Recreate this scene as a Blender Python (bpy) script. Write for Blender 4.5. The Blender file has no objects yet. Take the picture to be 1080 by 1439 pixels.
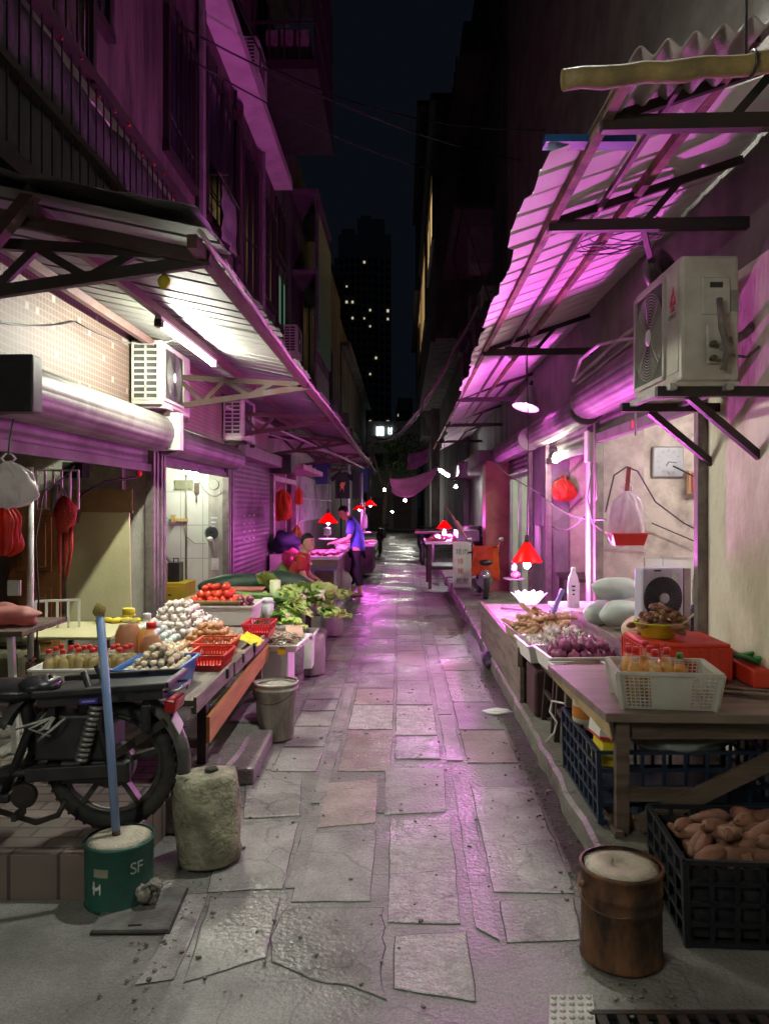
import bpy, math, random
from mathutils import Vector, Matrix, Euler, noise
random.seed(11)
R = math.radians
S = bpy.context.scene
COL = S.collection
V = Vector
# ---------------------------------------------------------------- camera, world, exposure
cam = bpy.data.cameras.new('camera')
cam_ob = bpy.data.objects.new('camera', cam)
COL.objects.link(cam_ob)
cam_ob.location = (0, 0, 1.6)
cam_ob.rotation_euler = (R(90), 0, 0)
cam.sensor_fit = 'VERTICAL'
cam.sensor_height = 36
cam.sensor_width = 27
cam.lens = 36 * 1080 / 1439
cam.shift_x = -25 / 1439
cam.shift_y = -7.5 / 1439
cam.clip_start = .05
cam.clip_end = 2000
S.camera = cam_ob
W_ = bpy.data.worlds.new('World')
S.world = W_
W_.use_nodes = True
_n = W_.node_tree.nodes
_bg = _n['Background']
_sky = _n.new('ShaderNodeTexSky')
_sky.sky_type = 'NISHITA'
_sky.sun_disc = False
_sky.sun_elevation = R(-7)
_sky.sun_rotation = R(170)
_mx = _n.new('ShaderNodeMix'); _mx.data_type = 'RGBA'
_mx.inputs['Factor'].default_value = .93
W_.node_tree.links.new(_sky.outputs[0], _mx.inputs['A'])
_mx.inputs['B'].default_value = (.055, .085, .135, 1)
W_.node_tree.links.new(_mx.outputs['Result'], _bg.inputs[0])
_bg.inputs[1].default_value = .03
S.view_settings.view_transform = 'Standard'
S.view_settings.look = 'None'
S.view_settings.exposure = 0.68
S.view_settings.gamma = 1
S.cycles.use_denoising = True
S.cycles.max_bounces = 7
S.cycles.diffuse_bounces = 4
S.cycles.glossy_bounces = 3
S.cycles.transmission_bounces = 6
S.cycles.transparent_max_bounces = 8
S.cycles.sample_clamp_indirect = 4
S.cycles.caustics_reflective = False
S.cycles.caustics_refractive = False
# lamp strengths (emission of each kind of lit lamp in the place)
E_TUBE, E_BULB, E_PINK, E_ROOM = 400, 520, 620, 120
PINKC = (1, .15, .90)

# ---------------------------------------------------------------- helpers
def PY(px, py, Y): return V(((px - 565) / 1080 * Y, Y, 1.6 - (py - 712) / 1080 * Y))
def PZ(px, py, Z): return PY(px, py, (1.6 - Z) * 1080 / (py - 712))
WLOC = {}
def wl(o): return WLOC.get(o.name, V((0, 0, 0)))

class MB:
    def __init__(s): s.v = []; s.f = []; s.mi = []; s.sm = []; s.cur = 0; s.tone = []; s.t = 1.0
    def add(s, vs, fs, sm=False):
        b = len(s.v)
        s.v += [tuple(p) for p in vs]
        s.tone += [s.t] * len(vs)
        for f in fs:
            s.f.append(tuple(i + b for i in f)); s.mi.append(s.cur); s.sm.append(sm)
        return s
    def bx(s, x0, x1, y0, y1, z0, z1):
        return s.add([(x0, y0, z0), (x1, y0, z0), (x1, y1, z0), (x0, y1, z0), (x0, y0, z1), (x1, y0, z1), (x1, y1, z1), (x0, y1, z1)],
                     [(0, 3, 2, 1), (4, 5, 6, 7), (0, 1, 5, 4), (1, 2, 6, 5), (2, 3, 7, 6), (3, 0, 4, 7)])
    def box(s, c, d, rot=(0, 0, 0)):
        m = Euler(rot).to_matrix(); c = V(c)
        k = [(-1, -1, -1), (1, -1, -1), (1, 1, -1), (-1, 1, -1), (-1, -1, 1), (1, -1, 1), (1, 1, 1), (-1, 1, 1)]
        return s.add([c + m @ V((a * d[0] / 2, b * d[1] / 2, e * d[2] / 2)) for a, b, e in k],
                     [(0, 3, 2, 1), (4, 5, 6, 7), (0, 1, 5, 4), (1, 2, 6, 5), (2, 3, 7, 6), (3, 0, 4, 7)])
    def hexa(s, p8):
        return s.add(p8, [(0, 3, 2, 1), (4, 5, 6, 7), (0, 1, 5, 4), (1, 2, 6, 5), (2, 3, 7, 6), (3, 0, 4, 7)])
    def bar(s, p, q, w, h=None, up=(0, 0, 1)):
        p, q = V(p), V(q); h = h or w
        d = (q - p).normalized(); u = V(up)
        if abs(d.dot(u)) > .98: u = V((0, 1, 0))
        a = d.cross(u).normalized() * w / 2; b = a.cross(d).normalized() * h / 2
        return s.add([p - a - b, p + a - b, p + a + b, p - a + b, q - a - b, q + a - b, q + a + b, q - a + b],
                     [(0, 1, 2, 3), (7, 6, 5, 4), (0, 4, 5, 1), (1, 5, 6, 2), (2, 6, 7, 3), (3, 7, 4, 0)])
    def tube(s, pts, r, n=6, cap=True, closed=False):
        pts = [V(p) for p in pts]; N = len(pts)
        rr = r if isinstance(r, (list, tuple)) else [r] * N
        vs = []; pu = None
        for i, p in enumerate(pts):
            if closed: d = pts[(i + 1) % N] - pts[i - 1]
            else: d = pts[min(i + 1, N - 1)] - pts[max(i - 1, 0)]
            d.normalize()
            if pu is None:
                u = V((0, 0, 1)) if abs(d.z) < .9 else V((1, 0, 0))
                u = (u - d * u.dot(d)).normalized()
            else:
                u = (pu - d * pu.dot(d))
                u = u.normalized() if u.length > 1e-5 else d.orthogonal().normalized()
            pu = u; w = d.cross(u)
            vs += [p + (u * math.cos(k * 2 * math.pi / n) + w * math.sin(k * 2 * math.pi / n)) * rr[i] for k in range(n)]
        fs = []
        for i in range(N if closed else N - 1):
            j = (i + 1) % N
            for k in range(n):
                fs.append((i * n + k, i * n + (k + 1) % n, j * n + (k + 1) % n, j * n + k))
        s.add(vs, fs, True)
        if cap and not closed:
            b = len(s.v) - len(vs)
            for t, f in ((0, tuple(range(n))[::-1]), (N - 1, tuple(range(n)))):
                s.f.append(tuple(b + t * n + k for k in f)); s.mi.append(s.cur); s.sm.append(False)
        return s
    def lathe(s, prof, c=(0, 0, 0), n=20, rot=None, sm=True, capb=True, capt=True, nz=0, sx=1, sy=1):
        m = Euler(rot).to_matrix() if rot else Matrix.Identity(3); c = V(c); vs = []
        for j, (r, z) in enumerate(prof):
            for k in range(n):
                a = k * 2 * math.pi / n
                q = 1 + (nz * noise.noise(V((math.cos(a) * 2 + c.x * 3, math.sin(a) * 2 + c.y * 3, z * 7))) if nz else 0)
                vs.append(c + m @ V((r * q * math.cos(a) * sx, r * q * math.sin(a) * sy, z)))
        fs = []
        for i in range(len(prof) - 1):
            for k in range(n):
                fs.append((i * n + k, i * n + (k + 1) % n, (i + 1) * n + (k + 1) % n, (i + 1) * n + k))
        s.add(vs, fs, sm)
        b = len(s.v) - len(vs); L = len(prof) - 1
        if capb: s.f.append(tuple(b + k for k in range(n))[::-1]); s.mi.append(s.cur); s.sm.append(False)
        if capt: s.f.append(tuple(b + L * n + k for k in range(n))); s.mi.append(s.cur); s.sm.append(False)
        return s
    def blob(s, c, rad, rot=(0, 0, 0), nz=.12, n=10, m=7, fr=2.0, seed=0, taper=0):
        mt = Euler(rot).to_matrix(); c = V(c); vs = []; fs = []
        rad = V(rad) if not isinstance(rad, (int, float)) else V((rad,) * 3)
        def pt(th, ph):
            d = V((math.sin(th) * math.cos(ph), math.sin(th) * math.sin(ph), math.cos(th)))
            k = 1 + nz * noise.noise(d * fr + V((seed * 3.7, seed * 1.3, 0)))
            tp = 1 - taper * d.x
            return c + mt @ V((d.x * rad.x * k, d.y * rad.y * k * tp, d.z * rad.z * k * tp))
        vs.append(pt(0, 0))
        for i in range(1, m):
            for k in range(n): vs.append(pt(i * math.pi / m, k * 2 * math.pi / n))
        vs.append(pt(math.pi, 0))
        for k in range(n): fs.append((0, 1 + k, 1 + (k + 1) % n))
        for i in range(m - 2):
            for k in range(n): fs.append((1 + i * n + k, 1 + (i + 1) * n + k, 1 + (i + 1) * n + (k + 1) % n, 1 + i * n + (k + 1) % n))
        e = len(vs) - 1
        for k in range(n): fs.append((e, 1 + (m - 2) * n + (k + 1) % n, 1 + (m - 2) * n + k))
        return s.add(vs, fs, True)
    def grid(s, fn, nu, nv, sm=True):
        vs = [fn(i / nu, j / nv) for j in range(nv + 1) for i in range(nu + 1)]
        fs = [(j * (nu + 1) + i, j * (nu + 1) + i + 1, (j + 1) * (nu + 1) + i + 1, (j + 1) * (nu + 1) + i) for j in range(nv) for i in range(nu)]
        return s.add(vs, fs, sm)
    def prism(s, poly, d):
        """poly: 3-D outline, d: extrusion vector"""
        n = len(poly); d = V(d)
        vs = [V(p) for p in poly] + [V(p) + d for p in poly]
        fs = [tuple(range(n))[::-1], tuple(range(n, 2 * n))] + [(i, (i + 1) % n, n + (i + 1) % n, n + i) for i in range(n)]
        return s.add(vs, fs)
    def openbox(s, c, wx, wy, h, t=.006, fl=0., rim=.012, rot=0, floor=True):
        """flared open-topped box standing at c"""
        m = Matrix.Rotation(rot, 3, 'Z'); c = V(c)
        def P(x, y, z): return c + m @ V((x, y, z))
        a, b = wx / 2, wy / 2; A, B = a + fl, b + fl
        cs = [(-1, -1), (1, -1), (1, 1), (-1, 1)]
        for i in range(4):
            (x0, y0), (x1, y1) = cs[i], cs[(i + 1) % 4]
            o = lambda x, y, k: P(x * (a - k), y * (b - k), 0 if k == 0 else t)
            q = lambda x, y, k: P(x * (A - k), y * (B - k), h)
            s.hexa([o(x0, y0, 0), o(x1, y1, 0), o(x1, y1, t), o(x0, y0, t), q(x0, y0, 0), q(x1, y1, 0), q(x1, y1, t), q(x0, y0, t)])
        if floor: s.hexa([P(x * (a - t), y * (b - t), z) for z in (.001, t) for x, y in cs])
        if rim:
            A += rim * .6; B += rim * .6
            for i in range(4):
                (x0, y0), (x1, y1) = cs[i], cs[(i + 1) % 4]
                s.bar(P(x0 * A, y0 * B, h), P(x1 * A, y1 * B, h), rim * 1.2, rim)
        return s
    def lattice(s, p00, p10, p11, p01, nu, nv, t, w=None):
        p00, p10, p11, p01 = map(V, (p00, p10, p11, p01)); w = w or t
        nrm = (p10 - p00).cross(p01 - p00)
        for i in range(nu + 1):
            k = i / nu; s.bar(p00.lerp(p10, k), p01.lerp(p11, k), w, t, up=nrm)
        for j in range(nv + 1):
            k = j / nv; s.bar(p00.lerp(p01, k), p10.lerp(p11, k), w, t, up=nrm)
        return s
    def build(s, name, mat, parent=None, base=None, bev=0, solid=0, sub=0, local=False):
        me = bpy.data.meshes.new(name)
        off = V((0, 0, 0))
        if parent is not None and not local: off = wl(parent)
        if parent is None and base is not None: off = V(base)
        me.from_pydata([(p[0] - off.x, p[1] - off.y, p[2] - off.z) for p in s.v], [], s.f)
        me.polygons.foreach_set('use_smooth', s.sm)
        me.polygons.foreach_set('material_index', s.mi)
        if any(t != 1.0 for t in s.tone):
            at = me.attributes.new('tone', 'FLOAT', 'POINT'); at.data.foreach_set('value', s.tone)
        for m in (mat if isinstance(mat, (list, tuple)) else [mat]): me.materials.append(m)
        me.update()
        o = bpy.data.objects.new(name, me); COL.objects.link(o)
        if parent is not None: o.parent = parent; WLOC[o.name] = wl(parent).copy()
        else: o.location = off; WLOC[o.name] = off.copy()
        if solid: d = o.modifiers.new('s', 'SOLIDIFY'); d.thickness = solid; d.offset = 0
        if sub: d = o.modifiers.new('u', 'SUBSURF'); d.levels = d.render_levels = sub
        if bev: d = o.modifiers.new('b', 'BEVEL'); d.width = bev; d.segments = 2; d.limit_method = 'ANGLE'; d.angle_limit = R(40); d.harden_normals = False
        return o

def tag(o, label=None, cat=None, group=None, kind=None):
    if label: o['label'] = label
    if cat: o['category'] = cat
    if group: o['group'] = group
    if kind: o['kind'] = kind
    return o
def thing(name, label, cat, loc=(0, 0, 0), group=None):
    o = bpy.data.objects.new(name, None); COL.objects.link(o)
    o.empty_display_size = .1
    o.location = loc; WLOC[o.name] = V(loc)
    return tag(o, label, cat, group)
def solo(mb, name, mat, label, cat, base=None, group=None, **k):
    if base is None:
        n = len(mb.v); base = (sum(p[0] for p in mb.v) / n, sum(p[1] for p in mb.v) / n, min(p[2] for p in mb.v))
    return tag(mb.build(name, mat, None, base, **k), label, cat, group)
def kids(o): return [c for c in bpy.data.objects if c.parent is o]
CH = {}
def copy_tree(o, loc=None, rot=None, label=None, group=None, scale=None, parent=None):
    if o.name not in CH: CH[o.name] = kids(o)
    c = o.copy(); COL.objects.link(c)
    if parent is not None: c.parent = parent
    if loc is not None: c.location = loc; WLOC[c.name] = V(loc)
    if rot is not None: c.rotation_euler = rot
    if scale is not None: c.scale = scale if isinstance(scale, (tuple, list)) else (scale,) * 3
    if label: c['label'] = label
    if group: c['group'] = group
    for k in CH[o.name]: copy_tree(k, parent=c)
    return c
def text(s, size, mat, parent, loc, rot, name='lettering', ext=.0006, local=False, sx=1):
    cu = bpy.data.curves.new('t', 'FONT'); cu.body = s; cu.size = size; cu.align_x = 'CENTER'; cu.align_y = 'CENTER'; cu.extrude = ext
    t = bpy.data.objects.new('t', cu); COL.objects.link(t)
    me = bpy.data.meshes.new_from_object(t.evaluated_get(bpy.context.evaluated_depsgraph_get()))
    bpy.data.objects.remove(t); bpy.data.curves.remove(cu)
    off = V((0, 0, 0)) if local or parent is None else wl(parent)
    me.transform(Matrix.Translation(V(loc) - off) @ Euler(rot).to_matrix().to_4x4() @ Matrix.Diagonal((sx, 1, 1, 1)))
    me.materials.clear(); me.materials.append(mat)
    o = bpy.data.objects.new(name, me); COL.objects.link(o); o.parent = parent
    return o
def wire(a, b, sag, n=10):
    a, b = V(a), V(b)
    return [a.lerp(b, i / n) - V((0, 0, sag * 4 * (i / n) * (1 - i / n))) for i in range(n + 1)]

# ---------------------------------------------------------------- materials
MT = {}
def M(name, c, r=.6, m=0., c2=None, amt=.6, sc=5., bump=.12, bs=70., spec=.5, tr=0., trl=0., rnd=0., coat=0., alpha=1., lo=.42, hi=.62, ior=1.45, stretch=None):
    if name in MT: return MT[name]
    mt = bpy.data.materials.new(name); mt.use_nodes = True; MT[name] = mt
    nt = mt.node_tree; N = nt.nodes; L = nt.links; b = N['Principled BSDF']
    tc = N.new('ShaderNodeTexCoord'); src = tc.outputs['Object']
    if stretch:
        mp = N.new('ShaderNodeMapping'); mp.inputs['Scale'].default_value = stretch
        L.new(src, mp.inputs[0]); src = mp.outputs[0]
    n1 = N.new('ShaderNodeTexNoise'); n1.inputs['Scale'].default_value = sc; n1.inputs['Detail'].default_value = 7; n1.inputs['Roughness'].default_value = .62
    L.new(src, n1.inputs['Vector'])
    cr = N.new('ShaderNodeValToRGB'); cr.color_ramp.elements[0].position = lo; cr.color_ramp.elements[1].position = hi
    cr.color_ramp.elements[0].color = (0, 0, 0, 1); cr.color_ramp.elements[1].color = (amt, amt, amt, 1)
    L.new(n1.outputs[0], cr.inputs[0])
    mx = N.new('ShaderNodeMix'); mx.data_type = 'RGBA'
    if c2 is None: c2 = tuple(x * .5 for x in c)
    mx.inputs['A'].default_value = (*c, 1); mx.inputs['B'].default_value = (*c2, 1)
    L.new(cr.outputs[0], mx.inputs['Factor'])
    out = mx.outputs['Result']
    if rnd:
        oi = N.new('ShaderNodeObjectInfo'); hs = N.new('ShaderNodeHueSaturation')
        mr = N.new('ShaderNodeMapRange'); mr.inputs['To Min'].default_value = 1 - rnd; mr.inputs['To Max'].default_value = 1 + rnd
        L.new(oi.outputs['Random'], mr.inputs[0]); L.new(mr.outputs[0], hs.inputs['Value']); L.new(out, hs.inputs['Color']); out = hs.outputs[0]
    L.new(out, b.inputs['Base Color'])
    n2 = N.new('ShaderNodeTexNoise'); n2.inputs['Scale'].default_value = bs; n2.inputs['Detail'].default_value = 4
    L.new(src, n2.inputs['Vector'])
    rr = N.new('ShaderNodeMapRange'); rr.inputs['To Min'].default_value = max(.02, r - .12); rr.inputs['To Max'].default_value = min(1, r + .15)
    L.new(n1.outputs[0], rr.inputs[0]); L.new(rr.outputs[0], b.inputs['Roughness'])
    if bump:
        bp = N.new('ShaderNodeBump'); bp.inputs['Strength'].default_value = bump; bp.inputs['Distance'].default_value = .02
        ad = N.new('ShaderNodeMath'); ad.operation = 'ADD'; L.new(n2.outputs[0], ad.inputs[0]); L.new(n1.outputs[0], ad.inputs[1])
        L.new(ad.outputs[0], bp.inputs['Height']); L.new(bp.outputs[0], b.inputs['Normal'])
    b.inputs['Metallic'].default_value = m
    b.inputs['Specular IOR Level'].default_value = spec
    b.inputs['Transmission Weight'].default_value = tr
    b.inputs['IOR'].default_value = ior
    b.inputs['Coat Weight'].default_value = coat
    b.inputs['Alpha'].default_value = alpha
    if trl:
        tb = N.new('ShaderNodeBsdfTranslucent'); ms = N.new('ShaderNodeMixShader'); ms.inputs[0].default_value = trl
        L.new(out, tb.inputs[0]); L.new(b.outputs[0], ms.inputs[1]); L.new(tb.outputs[0], ms.inputs[2])
        L.new(ms.outputs[0], N['Material Output'].inputs[0])
    return mt
def EM(name, c, s):
    if name in MT: return MT[name]
    mt = bpy.data.materials.new(name); mt.use_nodes = True; MT[name] = mt
    b = mt.node_tree.nodes['Principled BSDF']
    b.inputs['Base Color'].default_value = (.05, .05, .05, 1)
    b.inputs['Emission Color'].default_value = (*c, 1); b.inputs['Emission Strength'].default_value = s
    return mt
def BRICK(name, c1, c2, cm, w, h, mort, axes, r=.4, bias=0., off=.5, bump=.3, speck=None, dirt=.35):
    """brick / tile material in metres; axes picks which object axes run along and up"""
    if name in MT: return MT[name]
    mt = bpy.data.materials.new(name); mt.use_nodes = True; MT[name] = mt
    nt = mt.node_tree; N = nt.nodes; L = nt.links; b = N['Principled BSDF']
    tc = N.new('ShaderNodeTexCoord'); sp = N.new('ShaderNodeSeparateXYZ'); cb = N.new('ShaderNodeCombineXYZ')
    L.new(tc.outputs['Object'], sp.inputs[0]); L.new(sp.outputs[axes[0]], cb.inputs[0]); L.new(sp.outputs[axes[1]], cb.inputs[1])
    br = N.new('ShaderNodeTexBrick'); br.inputs['Scale'].default_value = 1
    br.inputs['Brick Width'].default_value = w; br.inputs['Row Height'].default_value = h
    br.inputs['Mortar Size'].default_value = mort; br.inputs['Bias'].default_value = bias; br.offset = off
    br.inputs['Color1'].default_value = (*c1, 1); br.inputs['Color2'].default_value = (*c2, 1); br.inputs['Mortar'].default_value = (*cm, 1)
    L.new(cb.outputs[0], br.inputs['Vector'])
    no = N.new('ShaderNodeTexNoise'); no.inputs['Scale'].default_value = 2.5; no.inputs['Detail'].default_value = 7; L.new(tc.outputs['Object'], no.inputs['Vector'])
    rp = N.new('ShaderNodeMapRange'); rp.inputs['From Min'].default_value = .4; rp.inputs['From Max'].default_value = .72
    rp.inputs['To Max'].default_value = dirt; L.new(no.outputs[0], rp.inputs[0])
    mx = N.new('ShaderNodeMix'); mx.data_type = 'RGBA'; L.new(rp.outputs[0], mx.inputs['Factor'])
    L.new(br.outputs['Color'], mx.inputs['A']); mx.inputs['B'].default_value = tuple(x * .35 for x in c1) + (1,)
    out = mx.outputs['Result']
    L.new(out, b.inputs['Base Color'])
    b.inputs['Roughness'].default_value = r
    bp = N.new('ShaderNodeBump'); bp.invert = True; bp.inputs['Strength'].default_value = bump; bp.inputs['Distance'].default_value = .01
    L.new(br.outputs['Fac'], bp.inputs['Height']); L.new(bp.outputs[0], b.inputs['Normal'])
    return mt
# painted / plaster
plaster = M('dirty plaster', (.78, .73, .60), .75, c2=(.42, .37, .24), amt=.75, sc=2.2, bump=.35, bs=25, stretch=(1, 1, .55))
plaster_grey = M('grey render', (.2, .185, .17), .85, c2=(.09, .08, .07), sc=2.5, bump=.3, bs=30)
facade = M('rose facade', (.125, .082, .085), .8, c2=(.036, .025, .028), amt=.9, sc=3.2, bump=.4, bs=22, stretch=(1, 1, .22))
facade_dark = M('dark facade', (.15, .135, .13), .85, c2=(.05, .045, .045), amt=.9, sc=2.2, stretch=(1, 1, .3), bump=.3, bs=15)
mottled = M('mottled plaster', (.56, .51, .44), .75, c2=(.22, .19, .16), sc=6, amt=.8, bump=.3, bs=30, lo=.4, hi=.7)
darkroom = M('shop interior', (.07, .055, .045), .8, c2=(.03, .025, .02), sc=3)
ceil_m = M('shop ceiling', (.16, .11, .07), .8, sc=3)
steel_paint = M('painted steel', (.08, .05, .047), .55, c2=(.09, .04, .025), amt=.8, sc=9, bump=.2, m=.2)
steel_dark = M('dark steel', (.035, .032, .03), .5, c2=(.06, .03, .02), sc=9, m=.3)
rust = M('rusty steel', (.20, .10, .05), .7, c2=(.06, .032, .022), sc=7, amt=.9, bump=.35, bs=45, stretch=(1, 1, .5))
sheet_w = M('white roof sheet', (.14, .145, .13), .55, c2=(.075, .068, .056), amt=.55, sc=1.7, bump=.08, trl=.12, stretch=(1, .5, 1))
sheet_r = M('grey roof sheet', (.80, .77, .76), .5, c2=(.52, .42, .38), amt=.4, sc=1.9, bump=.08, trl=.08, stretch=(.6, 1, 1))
shutter_m = M('shutter steel', (.145, .14, .125), .55, c2=(.07, .06, .05), sc=3, amt=.7, m=.35, bump=.1, stretch=(1, 1, .7))
alum = M('aluminium', (.5, .5, .5), .4, c2=(.25, .24, .22), m=.6, sc=8)
post_m = M('grey post', (.22, .19, .175), .5, c2=(.09, .075, .07), m=.3, sc=8)
white_plastic = M('white plastic', (.74, .74, .70), .4, c2=(.5, .47, .38), amt=.35, sc=5, bump=.03)
ac_m = M('ac casing', (.50, .50, .43), .42, c2=(.29, .27, .2), amt=.5, sc=4.5, bump=.04)
ac_dark = M('ac grille', (.12, .12, .11), .5, c2=(.06, .06, .06))
black_p = M('black plastic', (.018, .018, .02), .38, c2=(.05, .045, .04), amt=.5, sc=12, bump=.06)
rubber = M('rubber', (.02, .02, .02), .75, c2=(.06, .055, .045), sc=10, bump=.2)
wood_g = M('grey wood', (.23, .19, .155), .7, c2=(.10, .08, .065), sc=6, amt=.8, bump=.3, bs=40, stretch=(3, .35, 3))
wood_b = M('brown wood', (.14, .10, .075), .6, c2=(.06, .042, .03), sc=6, amt=.8, bump=.25, stretch=(.35, 3, 3))
wood_o = M('orange wood', (.50, .22, .07), .55, c2=(.32, .13, .05), sc=5, stretch=(3, .4, 3))
wood_d = M('dark wood', (.05, .03, .026), .45, c2=(.025, .016, .014), sc=7)
cardboard = M('cardboard', (.36, .23, .11), .85, c2=(.25, .15, .07), sc=4)
board_c = M('cream board', (.62, .58, .34), .6, c2=(.5, .46, .27), sc=2)
concrete = M('old concrete', (.36, .34, .29), .85, c2=(.15, .14, .11), sc=8, amt=.75, bump=.6, bs=55)
concrete_y = M('mossy concrete', (.34, .32, .22), .85, c2=(.13, .125, .085), sc=9, amt=.85, bump=.75, bs=45)
red_p = M('red plastic', (.62, .035, .025), .35, c2=(.4, .02, .015), amt=.4, bump=.03)
red_crate = M('red crate', (.66, .05, .02), .45, c2=(.4, .03, .02), amt=.4, bump=.05)
orange_p = M('orange bag', (.75, .12, .03), .4, c2=(.5, .06, .02), trl=.3, bump=.25, bs=14)
red_bag = M('red bag', (.6, .05, .03), .35, c2=(.42, .03, .02), trl=.35, bump=.3, bs=14)
white_bag = M('white bag', (.72, .72, .68), .35, c2=(.55, .55, .5), trl=.35, bump=.3, bs=14)
pink_bag = M('pink bag', (.75, .35, .33), .35, trl=.35, bump=.3, bs=14)
net_red = M('red net', (.5, .04, .03), .6, trl=.2, bump=.5, bs=60)
blue_p = M('blue plastic', (.03, .14, .42), .35, c2=(.025, .10, .3), bump=.03)
navy_crate = M('navy crate', (.012, .025, .055), .45, c2=(.02, .03, .05), bump=.05)
green_bag = M('green bag', (.08, .42, .03), .4, trl=.3, bump=.2, bs=14)
styro = M('styrofoam', (.74, .73, .70), .7, c2=(.55, .52, .47), amt=.4, sc=5, bump=.1)
yellow_p = M('yellow plastic', (.75, .62, .04), .4, c2=(.6, .45, .03), bump=.03)
lime_p = M('lime basin', (.62, .68, .05), .4, bump=.03)
glass_m = M('clear plastic', (.85, .88, .82), .06, amt=0, bump=0, alpha=.14)
oil = M('cooking oil', (.82, .46, .008), .12, c2=(.75, .38, .006), bump=0, trl=.5)
oil_d = M('dark oil', (.55, .19, .008), .12, c2=(.45, .15, .008), bump=0, trl=.5)
skin = M('skin', (.52, .30, .2), .5, c2=(.42, .22, .15), amt=.3, bump=.03)
hair_m = M('black hair', (.012, .011, .011), .5, bump=.4, bs=160)
# ---------------------------------------------------------------- ground
def ground_mat(name, base, dark, tone=False, rough=.45, sc=3.):
    mt = M(name, base, rough, c2=dark, amt=.8, sc=sc, bump=.35, bs=48, spec=.5, lo=.38, hi=.68)
    nt = mt.node_tree; N = nt.nodes; L = nt.links; b = N['Principled BSDF']
    tc = N.new('ShaderNodeTexCoord')
    # hairline cracks and broad wet patches
    no = N.new('ShaderNodeTexNoise'); no.inputs['Scale'].default_value = 2.2; no.inputs['Detail'].default_value = 5; L.new(tc.outputs['Object'], no.inputs['Vector'])
    ad = N.new('ShaderNodeVectorMath'); ad.operation = 'MULTIPLY_ADD'; ad.inputs[1].default_value = (.55, .55, 0)
    L.new(no.outputs['Color'], ad.inputs[0]); L.new(tc.outputs['Object'], ad.inputs[2])
    vo = N.new('ShaderNodeTexVoronoi'); vo.feature = 'DISTANCE_TO_EDGE'; vo.inputs['Scale'].default_value = 1.05
    L.new(ad.outputs[0], vo.inputs['Vector'])
    cr = N.new('ShaderNodeMapRange'); cr.inputs['From Max'].default_value = .006; cr.inputs['To Min'].default_value = .55; L.new(vo.outputs[0], cr.inputs[0])
    old = b.inputs['Base Color'].links[0].from_socket
    mu = N.new('ShaderNodeMix'); mu.data_type = 'RGBA'; mu.blend_type = 'MULTIPLY'; mu.inputs['Factor'].default_value = 1
    L.new(old, mu.inputs['A']); L.new(cr.outputs[0], mu.inputs['B']); out = mu.outputs['Result']
    # fine speckle
    sp = N.new('ShaderNodeTexNoise'); sp.inputs['Scale'].default_value = 130; sp.inputs['Detail'].default_value = 3; L.new(tc.outputs['Object'], sp.inputs['Vector'])
    sr = N.new('ShaderNodeMapRange'); sr.inputs['From Min'].default_value = .3; sr.inputs['From Max'].default_value = .7; sr.inputs['To Min'].default_value = .72; sr.inputs['To Max'].default_value = 1.28
    L.new(sp.outputs[0], sr.inputs[0])
    m2 = N.new('ShaderNodeMix'); m2.data_type = 'RGBA'; m2.blend_type = 'MULTIPLY'; m2.inputs['Factor'].default_value = 1
    L.new(out, m2.inputs['A']); L.new(sr.outputs[0], m2.inputs['B']); out = m2.outputs['Result']
    if tone:
        at = N.new('ShaderNodeAttribute'); at.attribute_name = 'tone'
        m3 = N.new('ShaderNodeMix'); m3.data_type = 'RGBA'; m3.blend_type = 'MULTIPLY'; m3.inputs['Factor'].default_value = 1
        L.new(out, m3.inputs['A']); L.new(at.outputs['Fac'], m3.inputs['B']); out = m3.outputs['Result']
    L.new(out, b.inputs['Base Color'])
    wn = N.new('ShaderNodeTexNoise'); wn.inputs['Scale'].default_value = 1.1; wn.inputs['Detail'].default_value = 6; L.new(tc.outputs['Object'], wn.inputs['Vector'])
    wr = N.new('ShaderNodeMapRange'); wr.inputs['From Min'].default_value = .36; wr.inputs['From Max'].default_value = .6
    wr.inputs['To Min'].default_value = .13; wr.inputs['To Max'].default_value = rough + .12; L.new(wn.outputs[0], wr.inputs[0]); L.new(wr.outputs[0], b.inputs['Roughness'])
    return mt
g_base = ground_mat('alley concrete', (.205, .20, .185), (.10, .097, .087))
g_slab = ground_mat('granite slab', (.255, .247, .23), (.125, .12, .11), tone=True, sc=5)
g_rough = ground_mat('dressed slab', (.33, .32, .295), (.17, .16, .145), tone=True, sc=14, rough=.55)
g_red = ground_mat('reddish slab', (.28, .235, .205), (.16, .13, .112), tone=True, sc=5)
g_gap = M('joint dirt', (.025, .023, .02), .7)
for m_, s_ in ((g_rough, .9),):
    for n_ in m_.node_tree.nodes:
        if n_.type == 'BUMP': n_.inputs['Strength'].default_value = s_
mb = MB(); mb.add([(-600, -60, -.06), (600, -60, -.06), (600, 900, -.06), (-600, 900, -.06)], [(0, 1, 2, 3)])
tag(mb.build('ground', ground_mat('far ground', (.12, .115, .105), (.07, .065, .06))), kind='structure')
road = MB()
road.cur = 0
road.grid(lambda u, v: V((-4.5 + 9 * u, -3 + 68 * v, .0015 * noise.noise(V((u * 8, v * 50, 0))) - .0016)), 24, 140)
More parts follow.
